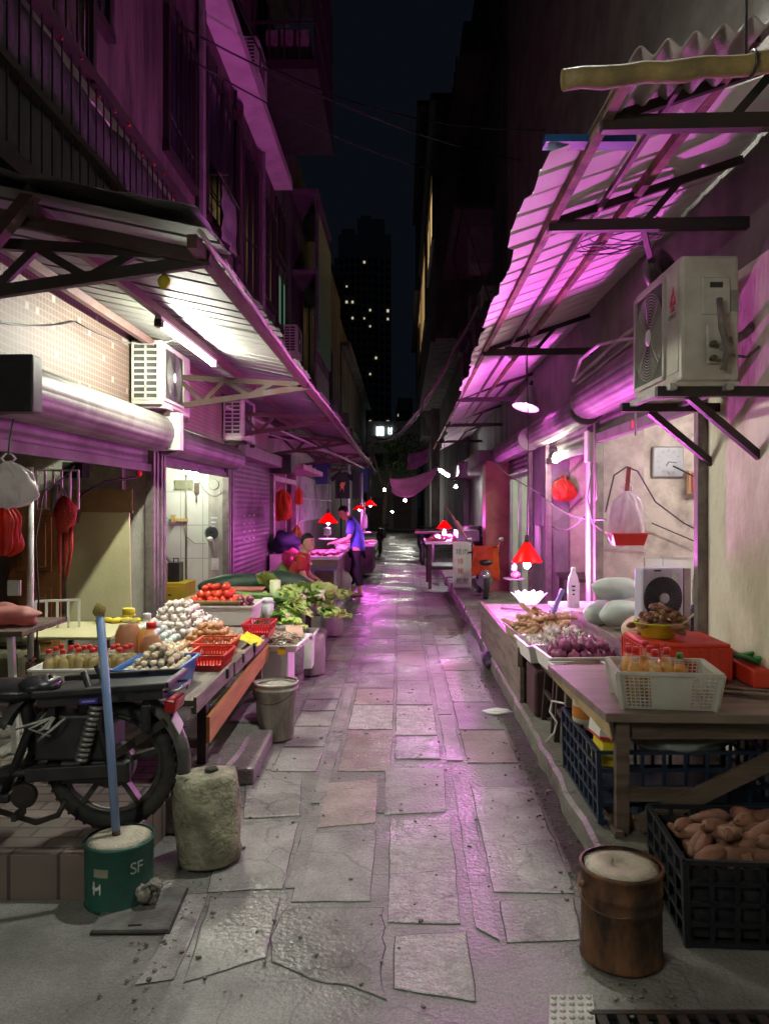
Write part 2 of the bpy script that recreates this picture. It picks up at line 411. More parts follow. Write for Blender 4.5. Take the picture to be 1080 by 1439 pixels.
def slab(poly, z=.0032, mat=1, tone=1., rag=.007, gap=.003, crown=0.):
    """one paving stone from its 2-D outline (metres)"""
    pts = []
    n = len(poly)
    for i in range(n):
        a, b = V(poly[i]), V(poly[(i + 1) % n])
        k = max(2, int((b - a).length / .07))
        for j in range(k):
            p = a.lerp(b, j / k)
            q = noise.noise_vector(V((p.x * 7, p.y * 7, tone * 9))) * rag + noise.noise_vector(V((p.x * 25, p.y * 25, 3))) * rag * .5
            pts.append(V((p.x + q.x, p.y + q.y)))
    c = sum(pts, V((0, 0))) / len(pts)
    def ins(d): return [p + (c - p).normalized() * d for p in pts]
    N = len(pts)
    road.t = 1.0; road.cur = 4
    road.add([(p.x, p.y, .0004) for p in ins(-gap)], [tuple(range(N))])
    road.cur = mat; road.t = tone
    tx, ty = random.uniform(-.002, .002), random.uniform(-.002, .002)
    f = lambda p, zz: (p.x, p.y, zz + tx * (p.x - c.x) + ty * (p.y - c.y))
    r0 = [(p.x, p.y, -.012) for p in pts]; r1 = [f(p, z - .002) for p in ins(.0015)]; r2 = [f(p, z) for p in ins(.006)]
    fs = []
    for a in (0, 1):
        for i in range(N): fs.append((a * N + i, a * N + (i + 1) % N, (a + 1) * N + (i + 1) % N, (a + 1) * N + i))
    fs.append(tuple(range(2 * N, 3 * N)))
    road.add(r0 + r1 + r2, fs)
    road.t = 1.0
def pslab(pts, **k): slab([PZ(x, y, .012).to_2d() for x, y in pts][::-1], **k)
pslab([(555, 1312), (655, 1305), (668, 1402), (553, 1385)], mat=2, tone=1.05)
pslab([(548, 1150), (632, 1145), (647, 1295), (545, 1292)], mat=2, tone=1.0)
pslab([(541, 1078), (622, 1074), (626, 1138), (540, 1142)], tone=1.05)
pslab([(436, 1168), (528, 1163), (520, 1262), (408, 1264)], tone=1.0)
pslab([(455, 1098), (530, 1092), (528, 1153), (440, 1160)], mat=3, tone=1.05)
pslab([(662, 1103), (748, 1103), (808, 1252), (692, 1250)], tone=1.12)
pslab([(700, 1262), (806, 1258), (815, 1316), (712, 1320)], tone=1.0)
pslab([(345, 1092), (424, 1092), (420, 1143), (342, 1147)], tone=1.0)
pslab([(312, 1154), (418, 1152), (398, 1245), (292, 1250)], tone=1.05)
pslab([(297, 1258), (394, 1258), (372, 1340), (258, 1376)], tone=1.02)
pslab([(262, 1252), (292, 1252), (246, 1372), (192, 1380)], tone=1.15)
pslab([(634, 1080), (654, 1080), (700, 1318), (668, 1300)], tone=.85)
pslab([(405, 1272), (538, 1270), (540, 1400), (430, 1372), (376, 1345)], tone=.78, rag=.03)
pslab([(528, 1092), (540, 1092), (545, 1140), (530, 1140)], tone=.6)
cols = [(-.80, -.53, .5), (-.50, -.43, 1.4), (-.40, -.08, .75), (-.055, .235, .7), (.27, .375, 1.2), (.40, .72, .9)]
for ci, (x0, x1, ln) in enumerate(cols):
    y = {0: 4.62, 1: 3.2, 2: 4.62, 3: 4.85, 4: 4.82, 5: 4.78}[ci] + .02
    while y < 46:
        l = ln * random.uniform(.65, 1.35)
        s = .010 * math.sin(y * .4)
        slab([(x0 + s, y), (x1 + s, y), (x1 + s, y + l - .03), (x0 + s, y + l - .03)], mat=random.choice([1, 1, 1, 2, 3]) if ci not in (1, 4) else 1, tone=random.uniform(.72, 1.12), z=random.uniform(.003, .006), gap=.004, rag=.007 if y < 12 else .015)
        y += l
tag(road.build('road', [g_base, g_slab, g_rough, g_red, g_gap]), kind='structure')
# gutter along the right kerb, pavements
gut = MB(); gut.grid(lambda u, v: V((.745 + .115 * u, 3.0 + 40 * v, .006 - .003 * math.sin(u * 3.14) + .002 * noise.noise(V((u * 4, v * 90, 0))))), 5, 160)
tag(gut.build('gutter', M('gutter dirt', (.035, .035, .024), .3, c2=(.09, .085, .06), sc=6, bump=.5, bs=40)), kind='structure')
pavm = ground_mat('pavement stone', (.235, .225, .195), (.10, .098, .075), sc=4, rough=.6)
def kerbed(name, outline, z, mat):
    m = MB(); pts = []
    for i in range(len(outline)):
        a, b = V(outline[i]), V(outline[(i + 1) % len(outline)]); k = max(1, int((b - a).length / .18))
        for j in range(k):
            p = a.lerp(b, j / k); q = noise.noise_vector(V((p.x * 5, p.y * 5, 4))) * .022
            pts.append((p.x + q.x, p.y + q.y))
    n = len(pts); c = V((sum(p[0] for p in pts) / n, sum(p[1] for p in pts) / n))
    i3 = [V(p) + (V((c.x, p[1])) - V(p)).normalized() * .02 for p in pts]
    m.add([(p[0], p[1], -.03) for p in pts] + [(p[0], p[1], z - .018) for p in pts] + [(p.x, p.y, z) for p in i3],
          [(i, (i + 1) % n, n + (i + 1) % n, n + i) for i in range(n)] + [(n + i, n + (i + 1) % n, 2 * n + (i + 1) % n, 2 * n + i) for i in range(n)] + [tuple(range(2 * n, 3 * n))])
    return tag(m.build(name, mat), kind='structure')
kerbed('pavement', [(.84, 3.28), (6, 3.28), (6, 60), (.92, 60), (.9, 12)], .13, pavm)
pavb = BRICK('paver brick', (.20, .15, .125), (.15, .115, .10), (.06, .05, .045), .2, .1, .008, ('X', 'Y'), r=.65, dirt=.6)
kerbed('pavement', [(-6, 3.13), (-1.22, 3.13), (-1.16, 3.7), (-1.05, 4.35), (-6, 4.35)], .18, pavb)
kerbed('pavement', [(-6, 4.36), (-1.0, 4.36), (-.92, 6), (-.9, 18), (-.95, 60), (-6, 60)], .12, pavm)
step = MB()
for (x0, x1, y0, y1, z) in ((-1.25, -.86, 4.40, 5.18, .10), (-1.28, -1.0, 3.74, 4.36, .2), (-1.75, -1.27, 4.42, 5.2, .15), (-1.2, -.98, 5.24, 6.1, .14)):
    step.box(((x0 + x1) / 2, (y0 + y1) / 2, z / 2), (x1 - x0, y1 - y0, z), (0, 0, random.uniform(-.03, .03)))
tag(step.build('stone_step', ground_mat('step stone', (.22, .19, .185), (.11, .09, .09), sc=5), bev=.014), 'flat worn stone blocks laid as a step beneath the vegetable table', 'step')

# ---------------------------------------------------------------- left row of shops
tile_x = BRICK('mosaic', (.066, .034, .021), (.053, .028, .019), (.105, .085, .064), .047, .047, .006, ('Y', 'Z'), r=.62, off=0, bump=.25, dirt=.3)
# a few pale replacement tiles are scattered through the mosaic
_N = tile_x.node_tree.nodes; _L = tile_x.node_tree.links
_tc = _N.new('ShaderNodeTexCoord'); _mp = _N.new('ShaderNodeVectorMath'); _mp.operation = 'SNAP'; _mp.inputs[1].default_value = (1, .047, .047)
_L.new(_tc.outputs['Object'], _mp.inputs[0]); _wn = _N.new('ShaderNodeTexWhiteNoise'); _L.new(_mp.outputs[0], _wn.inputs['Vector'])
_gt = _N.new('ShaderNodeMath'); _gt.operation = 'GREATER_THAN'; _gt.inputs[1].default_value = .972; _L.new(_wn.outputs[0], _gt.inputs[0])
_mx2 = _N.new('ShaderNodeMix'); _mx2.data_type = 'RGBA'; _pb = _N['Principled BSDF']
_L.new(_gt.outputs[0], _mx2.inputs['Factor']); _L.new(_pb.inputs['Base Color'].links[0].from_socket, _mx2.inputs['A']); _mx2.inputs['B'].default_value = (.16, .145, .115, 1); _L.new(_mx2.outputs['Result'], _pb.inputs['Base Color'])
tile_w = BRICK('white wall tile', (.66, .67, .60), (.61, .62, .56), (.40, .40, .34), .3, .45, .006, ('X', 'Z'), r=.25, off=0, bump=.12, dirt=.25)
tile_wy = BRICK('white wall tile side', (.66, .67, .60), (.61, .62, .56), (.40, .40, .34), .3, .45, .006, ('Y', 'Z'), r=.25, off=0, bump=.12, dirt=.25)
LB = thing('shop_building', 'rose plastered old building with mosaic band over the open shops on the left', 'building', (-2.4, 8, 0))
def part(mbx, name, mat, parent, **k): return mbx.build(name, mat, parent, **k)
m = MB()
for y0, y1 in ((.2, 1.6), (7.3, 7.5), (10.4, 10.65), (14.0, 14.5)): m.bx(-2.62, -2.4, y0, y1, 0, 2.45)
part(m, 'wall', M('pier plaster', (.42, .40, .35), .8, c2=(.18, .17, .14), sc=5, bump=.3, stretch=(1, 1, .4)), LB)
m = MB(); m.bx(-2.62, -2.4, .2, 7.5, 2.45, 3.2); part(m, 'mosaic_band', tile_x, LB)
m = MB(); m.bx(-2.62, -2.397, 7.5, 14.5, 2.45, 3.2); part(m, 'mosaic_band', BRICK('dark mosaic', (.26, .15, .12), (.2, .12, .1), (.36, .29, .26), .047, .047, .006, ('Y', 'Z'), r=.4, off=0, dirt=.5), LB)
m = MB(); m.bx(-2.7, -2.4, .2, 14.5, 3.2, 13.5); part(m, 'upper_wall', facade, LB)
m = MB()
m.bx(-2.4, -2.06, .2, 14.45, 7.55, 7.72); m.bx(-2.4, -2.2, .2, 14.45, 4.6, 4.68); m.bx(-2.4, -2.1, .2, 14.45, 10.6, 10.8)
part(m, 'ledge', M('ledge paint', (.72, .6, .62), .75, c2=(.5, .4, .42), sc=3), LB)
m = MB()
for y in (9.1, 11.25, 12.75): m.bx(-2.4, -2.33, y - .06, y + .06, 3.2, 7.5)
part(m, 'pilaster', facade, LB)
winglass = M('window glass', (.03, .035, .045), .12, bump=0)
def window(par, X, y0, y1, z0, z1, sgn, lit=None, bars=6, name='window'):
    f = MB(); s = sgn
    for a in (y0, y1): f.bx(min(X, X + s * .06), max(X, X + s * .06), a - .035, a + .035, z0, z1)
    for a in (z0, z1): f.bx(min(X, X + s * .075), max(X, X + s * .075), y0 - .06, y1 + .06, a - .035, a + .035)
    f.bx(min(X, X + s * .05), max(X, X + s * .05), (y0 + y1) / 2 - .025, (y0 + y1) / 2 + .025, z0, z1)
    for k in range(1, bars): f.bar((X + s * .09, y0 + (y1 - y0) * k / bars, z0), (X + s * .09, y0 + (y1 - y0) * k / bars, z1), .014)
    o = f.build(name, steel_dark, par)
    p = MB(); p.bx(min(X + s * .004, X + s * .02), max(X + s * .004, X + s * .02), y0 + .03, y1 - .03, z0 + .03, z1 - .03)
    p.build('pane', lit or winglass, o)
    return o
for (y0, y1, z0, z1) in ((9.3, 11.1, 5.15, 7.1), (7.75, 8.75, 5.2, 6.7), (11.45, 12.55, 4.9, 7.0), (13.0, 14.2, 5.2, 6.9), (4.3, 6.2, 5.4, 7.0), (9.3, 11.1, 8.4, 10.2), (12.9, 14.0, 8.4, 10.2)):
    window(LB, -2.4, y0, y1, z0, z1, 1)
# dark caged balcony over the first awning
m = MB(); m.bx(-2.4, -1.88, .6, 7.7, 3.24, 3.34); m.bx(-1.93, -1.87, .6, 7.72, 4.2, 4.27); m.bx(-2.4, -1.87, 7.66, 7.72, 4.2, 4.27); m.bx(-1.93, -1.87, .6, 7.72, 3.72, 3.76)
for k in range(58): m.bar((-1.9, .7 + k * .12, 3.34), (-1.9, .7 + k * .12, 4.2), .009)
bal = part(m, 'balcony', steel_dark, LB)
m = MB(); m.grid(lambda u, v: V((-1.955 + .03 * noise.noise(V((u * 30, v * 4, 1))), .6 + 7.05 * u, 3.34 + (.83 + .05 * noise.noise(V((u * 9, 0, 5)))) * v)), 60, 6)
m.build('tarpaulin', M('old tarp', (.035, .035, .04), .8, c2=(.06, .05, .05), bump=.4, bs=9), bal, solid=.004)
m = MB()
for k in range(28): m.bar((-1.9, .6 + k * .15, 4.27), (-1.9, .6 + k * .15, 8.2), .011)
for z in (5.2, 6.2, 7.2, 8.2): m.bar((-1.9, .6, z), (-1.9, 4.7, z), .03)
m.bar((-1.9, 4.7, 4.2), (-1.9, 4.7, 8.2), .05)
part(m, 'cage', steel_dark, LB)
m = MB(); m.grid(lambda u, v: V((-1.93 + .03 * noise.noise(V((u * 12, v * 8, 1))), .6 + 4.08 * u, 4.27 + 3.9 * v)), 40, 30); part(m, 'netting', M('old net', (.03, .026, .022), .9, c2=(.07, .05, .03), sc=2, bump=.5, bs=30), LB, solid=.004)  # net and upper cage added to darken the near upper wall
m = MB()
for k in range(14):
    m = MB(); m.blob((-1.86, 4.2 + k * .26, 4.16 + .05 * math.sin(k * 2.1)), .011, n=6, m=4); m.build('red_bulb', red_p, bal)
# drain pipes and utility junk on the upper wall
m = MB()
m.tube([(-2.33, 8.95, 3.2), (-2.33, 8.95, 9)], .045); m.tube([(-2.33, 12.9, 3.2), (-2.33, 12.9, 9)], .04)
part(m, 'drain_pipe', M('grey pipe', (.22, .2, .2), .5), LB)
# caged balcony high up at the far end of the building
m = MB(); m.bx(-2.4, -1.35, 12.2, 15.2, 8.55, 8.7)
for k in range(12): m.bar((-1.38, 12.25 + k * .26, 8.7), (-1.38, 12.25 + k * .26, 11.2), .025)
for k in range(5): m.bar((-2.35 + k * .24, 12.22, 8.7), (-2.35 + k * .24, 12.22, 11.2), .025)
for z in (9.3, 10., 11.2): m.bar((-1.38, 12.2, z), (-1.38, 15.2, z), .035); m.bar((-2.4, 12.22, z), (-1.38, 12.22, z), .035)
m.bx(-2.38, -1.45, 12.3, 15.1, 11.2, 11.25)
ub = part(m, 'balcony', M('cage iron', (.04, .03, .03), .6), LB)
m = MB(); m.bx(-2.2, -1.5, 12.4, 13.0, 8.72, 9.3); m.build('stored_box', M('stored box', (.2, .13, .14), .7), ub)
# shutters: rolled drum with hood, guides, bottom slats
def slats(mb, X, s, y0, y1, z0, z1, per=.075, amp=.010):
    n = int((z1 - z0) / per * 5)
    return mb.grid(lambda u, v: V((X + s * amp * abs(math.sin(v * (z1 - z0) / per * math.pi)) + s * .002 * noise.noise(V((u * 6, v * 4, 1))), y0 + (y1 - y0) * u, z0 + (z1 - z0) * v)), 6, n)
def drum(par, X, s, y0, y1, zc, r):
    """coiled shutter: spiral of slats along Y, touching the wall plane X on side s"""
    m = MB(); n = 30
    def ring(a): return r * (1 + .022 * (abs(math.sin(a * 9)) - .5))
    cx = X + s * r * 1.02
    vs = []
    for y in (y0, y0 + .02, y1 - .02, y1):
        for k in range(120):
            a = k * 2 * math.pi / 120; q = ring(a) * (1 if y0 < y < y1 else .93)
            vs.append((cx + q * math.cos(a), y, zc + q * math.sin(a)))
    fs = [(i * 120 + k, i * 120 + (k + 1) % 120, (i + 1) * 120 + (k + 1) % 120, (i + 1) * 120 + k) for i in range(3) for k in range(120)]
    m.add(vs, fs, False)
    m.add([vs[k] for k in range(120)], [tuple(range(120))]); m.add([vs[360 + k] for k in range(120)], [tuple(range(120))[::-1]])
    return m.build('shutter_drum', shutter_m, par)
drum(LB, -2.4, 1, 4.22, 6.98, 2.27, .168)
drum(LB, -2.4, 1, 7.35, 10.35, 2.24, .145)
m = MB(); m.bx(-2.38, -1.98, 4.12, 4.24, 2.11, 2.42); part(m, 'motor_box', black_p, LB, bev=.01)
m = MB(); m.bx(-2.3, -2.03, 7.02, 7.14, 2.12, 2.46); part(m, 'bracket_plate', M('bracket plate', (.5, .5, .46), .5), LB)
m = MB(); slats(m, -2.4, 1, 1.6, 7.26, 2.0, 2.2); m.bx(-2.41, -2.36, 1.6, 7.26, 1.93, 2.0); part(m, 'shutter_edge', shutter_m, LB)
m = MB(); slats(m, -2.4, 1, 7.54, 10.38, 2.06, 2.3); m.bx(-2.41, -2.36, 7.54, 10.38, 2.0, 2.06); part(m, 'shutter_edge', shutter_m, LB)
m = MB(); slats(m, -2.41, 1, 10.68, 13.98, .18, 2.3); m.bx(-2.42, -2.37, 10.68, 13.98, .12, .19); cs_ = part(m, 'roller_shutter', shutter_m, LB)
m = MB(); m.bx(-2.42, -2.16, 10.62, 14.05, 2.3, 2.5); part(m, 'shutter_hood', M('shutter hood', (.2, .17, .16), .5), LB, bev=.02)
m = MB()
for y in (7.24, 7.34, 7.47, 7.56, 10.36, 10.46, 10.62, 13.99): m.bx(-2.42, -2.335, y, y + .05, .12, 2.2)
part(m, 'shutter_guide', post_m, LB, bev=.004)
m = MB()
for k, y in enumerate((11.6, 12.0, 12.35)):
    for j in range(4): m.bx(-2.398, -2.394, y, y + .16 - .03 * (j % 2), 1.45 - j * .12, 1.47 - j * .12)
part(m, 'scuff', M('scuffed paint', (.62, .6, .6), .5), LB)
# interiors
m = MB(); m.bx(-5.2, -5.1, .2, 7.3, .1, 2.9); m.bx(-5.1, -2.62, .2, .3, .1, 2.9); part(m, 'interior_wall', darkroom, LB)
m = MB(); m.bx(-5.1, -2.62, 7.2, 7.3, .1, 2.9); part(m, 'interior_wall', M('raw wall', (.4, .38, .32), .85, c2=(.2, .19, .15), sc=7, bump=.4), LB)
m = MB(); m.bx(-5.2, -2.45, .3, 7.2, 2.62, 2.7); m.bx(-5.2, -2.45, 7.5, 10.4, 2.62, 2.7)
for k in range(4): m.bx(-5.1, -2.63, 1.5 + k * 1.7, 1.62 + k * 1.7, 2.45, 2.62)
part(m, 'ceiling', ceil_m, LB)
m = MB(); m.bx(-4.6, -2.42, 10.42, 10.5, .1, 2.7); part(m, 'tiled_wall', tile_w, LB)
m = MB(); m.bx(-4.7, -4.6, 7.5, 10.5, .1, 2.7); part(m, 'tiled_wall', tile_wy, LB)
m = MB(); m.bx(-4.6, -2.42, 7.42, 7.5, .1, 2.7); part(m, 'interior_wall', tile_w, LB)

# second, third buildings on the left
LC = thing('shop_building', 'dark building further along the left with orange and yellow bags at its shopfront', 'building', (-2.5, 22, 0))
m = MB(); m.bx(-2.75, -2.5, 14.5, 14.7, 0, 2.5); m.bx(-2.75, -2.5, 17.8, 18.6, 0, 2.5); m.bx(-2.75, -2.5, 14.5, 31, 2.4, 3.3); m.bx(-2.75, -2.5, 18.6, 27, 0, 1.25); m.bx(-2.75, -2.5, 27, 31, 0, 2.4)
part(m, 'wall', M('pinkish wall', (.33, .26, .26), .8, c2=(.18, .14, .14), sc=2, bump=.25), LC)
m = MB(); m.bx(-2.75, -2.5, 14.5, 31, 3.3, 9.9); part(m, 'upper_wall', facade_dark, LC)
m = MB(); m.bx(-4.6, -4.5, 14.6, 18, .1, 2.6); m.bx(-4.5, -2.75, 17.7, 17.8, .1, 2.6); m.bx(-4.5, -2.75, 14.5, 31, 2.5, 2.6); part(m, 'interior_wall', M('pale inside', (.5, .46, .4), .8), LC)
m = MB(); m.bx(-2.56, -2.44, 14.72, 14.8, .1, 2.3); m.bx(-2.56, -2.44, 16.1, 16.2, .1, 2.3); m.bx(-2.56, -2.44, 17.7, 17.8, .1, 2.3); m.bx(-2.56, -2.44, 14.7, 17.8, 2.1, 2.2)
part(m, 'door_frame', M('pink frame', (.45, .3, .32), .5), LC)
m = MB(); m.lattice((-2.48, 18.7, 1.25), (-2.48, 26.8, 1.25), (-2.48, 26.8, 2.35), (-2.48, 18.7, 2.35), 44, 2, .02)
gr_ = part(m, 'window_grille', M('white grille', (.6, .58, .56), .5), LC)
m = MB(); m.bx(-2.72, -2.7, 18.6, 27, 1.25, 2.4); m.build('pane', M('frosted', (.25, .24, .24), .5), gr_)
litg = EM('green lit window', (.35, .8, .5), .10)
window(LC, -2.5, 15.0, 16.2, 6.6, 7.6, 1, bars=4); window(LC, -2.5, 15.2, 16.3, 5.2, 6.3, 1, lit=litg, bars=3); window(LC, -2.5, 19, 22, 5, 7, 1); window(LC, -2.5, 24, 27, 5, 7, 1)
m = MB(); m.bx(-2.5, -1.95, 17.5, 20.5, 4.0, 4.12); m.bx(-2.5, -1.95, 17.5, 20.5, 6.9, 7.0); m.bx(-2.0, -1.95, 17.5, 20.5, 4.1, 4.9); m.bx(-2.5, -1.9, 17.4, 20.6, 8.7, 8.8)
for k in range(10): m.bar((-1.97, 17.55 + k * .32, 4.9), (-1.97, 17.55 + k * .32, 8.7), .03)
part(m, 'balcony', M('balcony concrete', (.16, .13, .13), .8), LC)
m = MB(); m.bx(-1.95, -1.9, 17.5, 20.5, 5.2, 8.3); part(m, 'green_board', M('green board', (.10, .24, .14), .5), LC)
m = MB()
for k in range(8): m.bx(-2.5, -2.0 + .1 * (k % 2), 21.5 + k * 1.1, 22.3 + k * 1.1, 3.6 + .3 * (k % 3), 4.3 + .3 * (k % 3))
part(m, 'canopy', M('window canopy', (.13, .10, .12), .7), LC)
LD = thing('building', 'black unlit house block closing off the left side of the alley', 'building', (-2.6, 40, 0))
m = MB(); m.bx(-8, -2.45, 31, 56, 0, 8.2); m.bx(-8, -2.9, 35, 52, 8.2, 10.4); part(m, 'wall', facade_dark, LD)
m = MB(); m.bx(-2.6, -2.2, 31, 56, 5.0, 5.1); m.bx(-2.6, -2.1, 31, 56, 8.1, 8.25); part(m, 'ledge', facade_dark, LD)
window(LD, -2.45, 33, 35, 3.4, 4.6, 1); window(LD, -2.45, 38, 41, 3.4, 4.6, 1)

# ---------------------------------------------------------------- right row of shops
RB = thing('shop_building', 'stained plaster shop row with rolled shutters on the right', 'building', (1.85, 7, 0))
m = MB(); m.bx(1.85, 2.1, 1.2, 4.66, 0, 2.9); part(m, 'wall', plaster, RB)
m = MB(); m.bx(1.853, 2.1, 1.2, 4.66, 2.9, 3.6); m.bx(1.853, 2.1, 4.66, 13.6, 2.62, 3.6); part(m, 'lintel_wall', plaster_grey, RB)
m = MB(); m.bx(1.86, 2.2, 1.2, 13.6, 3.6, 12.5); part(m, 'upper_wall', M('upper render', (.3, .28, .25), .85, c2=(.14, .13, .11), sc=2.2, bump=.3), RB)
m = MB(); m.bx(1.85, 3.7, 7.27, 7.42, .1, 2.62); part(m, 'partition_wall', mottled, RB)
m = MB(); m.bx(1.87, 2.26, 7.2, 7.27, .1, 2.62); part(m, 'pilaster', M('pink washed plaster', (.5, .42, .4), .75, c2=(.3, .24, .22), sc=7, bump=.25), RB)  # pink of the lamp's light is put into the pilaster colour
m = MB(); m.bx(1.85, 3.7, 9.75, 9.9, .1, 2.62); part(m, 'partition_wall', M('cream plaster', (.45, .42, .32), .8, c2=(.24, .22, .15), sc=3.5, amt=.8, bump=.25), RB)
m = MB(); m.bx(1.84, 2.1, 9.7, 10.85, .1, 2.62); part(m, 'pillar', M('grey pillar', (.2, .18, .18), .7, c2=(.1, .09, .09), sc=4, bump=.3), RB)
m = MB(); m.bx(1.85, 3.7, 13.2, 13.35, .1, 2.62); part(m, 'partition_wall', M('pale green wall', (.52, .6, .48), .7, c2=(.42, .48, .38), sc=3), RB)
m = MB(); m.bx(3.6, 3.7, 4.4, 13.2, .1, 2.62); m.bx(2.1, 3.6, 4.4, 4.5, .1, 2.62); part(m, 'back_wall', mottled, RB)
m = MB(); m.bx(1.86, 3.7, 4.4, 13.4, 2.63, 2.7); part(m, 'ceiling', M('grey ceiling', (.3, .28, .26), .8), RB)
tl = BRICK('white dado tile', (.62, .62, .6), (.58, .58, .56), (.4, .4, .38), .3, .3, .006, ('X', 'Z'), r=.25, off=0, dirt=.3)
m = MB(); m.bx(2.28, 3.6, 7.235, 7.268, .13, 1.12); part(m, 'dado', tl, RB)
m = MB()
for y in (4.66, 7.15, 7.45, 9.62, 10.9): m.bx(1.79, 1.87, y, y + .07, .13, 2.66)
part(m, 'shutter_guide', post_m, RB, bev=.005)
m = MB(); m.bx(1.765, 1.85, 7.24, 7.38, .13, 2.3); part(m, 'post', M('pale post', (.5, .45, .44), .5, c2=(.28, .22, .22), sc=9, stretch=(1, 1, .3)), RB)
m = MB(); m.bx(1.74, 1.765, 7.25, 7.37, 2.02, 2.32); part(m, 'switch_box', white_plastic, RB, bev=.008)
drum(RB, 1.85, -1, 4.75, 6.95, 2.56, .17)
drum(RB, 1.85, -1, 7.05, 9.6, 2.50, .155)
drum(RB, 1.85, -1, 10.2, 13.2, 2.5, .16)
m = MB(); slats(m, 1.84, -1, 4.73, 7.15, 2.28, 2.52); m.bx(1.80, 1.86, 4.73, 7.15, 2.2, 2.28); part(m, 'shutter_edge', shutter_m, RB)
m = MB(); slats(m, 1.84, -1, 7.5, 9.62, 2.2, 2.45); m.bx(1.80, 1.86, 7.5, 9.62, 2.13, 2.2); part(m, 'shutter_edge', shutter_m, RB)
m = MB(); slats(m, 1.84, -1, 10.9, 13.2, 2.15, 2.45); part(m, 'shutter_edge', shutter_m, RB)
m = MB(); m.lathe([(.035, 0), (.035, .004)], (1.798, 6.0, 2.245), n=14, rot=(0, R(-90), 0)); part(m, 'red_sticker', M('sticker', (.7, .05, .1), .5), RB)
m = MB()
for y in (11.0, 12.1, 13.1): m.bx(1.83, 1.88, y, y + .06, .13, 2.15)
m.bx(1.83, 1.88, 11, 13.16, 2.06, 2.12)
part(m, 'door_frame', M('grey frame', (.3, .3, .3), .45, m=.3), RB)
RC = thing('shop_building', 'tall dark tenement on the right with yellow lit upper windows', 'building', (1.9, 20, 0))
m = MB(); m.bx(1.9, 8, 13.6, 22, 0, 15); part(m, 'wall', facade_dark, RC)
m = MB(); m.bx(1.75, 8, 22, 36, 0, 15.5); m.bx(1.35, 8, 36, 56, 0, 21); m.bx(.9, 8, 37, 52, 5, 20.6); m.bx(.9, 1.9, 21, 36.9, 6.2, 12.6); part(m, 'rear_wall', facade_dark, RC)
m = MB(); m.bx(1.45, 1.9, 13.4, 13.9, .1, 2.4); part(m, 'pier', M('red pier', (.38, .10, .12), .7, sc=4), RC)
m = MB(); m.bx(1.35, 1.9, 13.6, 22, 2.35, 2.6); m.bx(1.5, 1.9, 14, 22, 5.2, 5.35); m.bx(1.1, 1.9, 16, 22, 7.8, 7.95); m.bx(1.2, 1.9, 16, 21.5, 11, 11.1)
for k in range(10): m.bar((1.13, 16.05 + k * .6, 7.9), (1.13, 16.05 + k * .6, 11), .04)
m.bx(.7, 1.4, 36.5, 52, 20.6, 20.9); m.bx(.75, 1.9, 20.8, 36.9, 12.6, 12.75); m.bx(.78, .9, 21, 36.9, 6.1, 6.25); m.bx(.6, 1.3, 37, 52, 12, 12.2)
part(m, 'ledge', M('dark ledge', (.12, .09, .1), .8), RC)
lity = EM('yellow lit window', (1, .66, .28), .42)
window(RC, .9, 21.8, 26.5, 9.2, 11.0, -1, lit=lity, bars=5); window(RC, .9, 29, 42, 8.6, 11.6, -1, lit=EM('dim lit window', (1, .62, .25), .22), bars=6); window(RC, .9, 37.5, 40, 8, 10.5, -1); window(RC, 1.9, 17, 19, 4, 5, -1)
m = MB()
for k in range(7): m.bx(1.45, 1.9, 14.2 + k * 1.05, 14.9 + k * 1.05, 3.9 + .8 * (k % 3), 4.5 + .8 * (k % 3))
m.bx(1.3, 1.7, 14.5, 15.3, 6.2, 6.9)
part(m, 'wall_box', M('wall boxes', (.2, .12, .16), .7), RC)
# end of the alley
EB = thing('building', 'grey walled house across the far end of the alley', 'building', (0, 52, 0))
m = MB(); m.bx(-2.4, 1.0, 52, 58, 0, 7.4); part(m, 'wall', M('end wall', (.3, .3, .27), .85, c2=(.16, .16, .14), sc=1, bump=.3), EB)
m = MB()
for x in (-1.6, -.6, .5): m.bx(x - .3, x + .3, 51.93, 52, 4.2, 5.2)
part(m, 'window', winglass, EB)
m = MB(); m.bx(-1.75, -1.25, 51.9, 51.93, 6.4, 7.0); m.bx(-.95, -.7, 51.9, 51.93, 6.5, 6.95); part(m, 'lit_window', EM('cold lit window', (.75, .95, 1), 1.6), EB)
m = MB(); m.bx(-.6, .6, 51.92, 52, .1, 2.3); m.bx(-2.2, -1.4, 51.92, 52, .1, 2.2); part(m, 'door', M('end door', (.12, .10, .08), .6), EB)
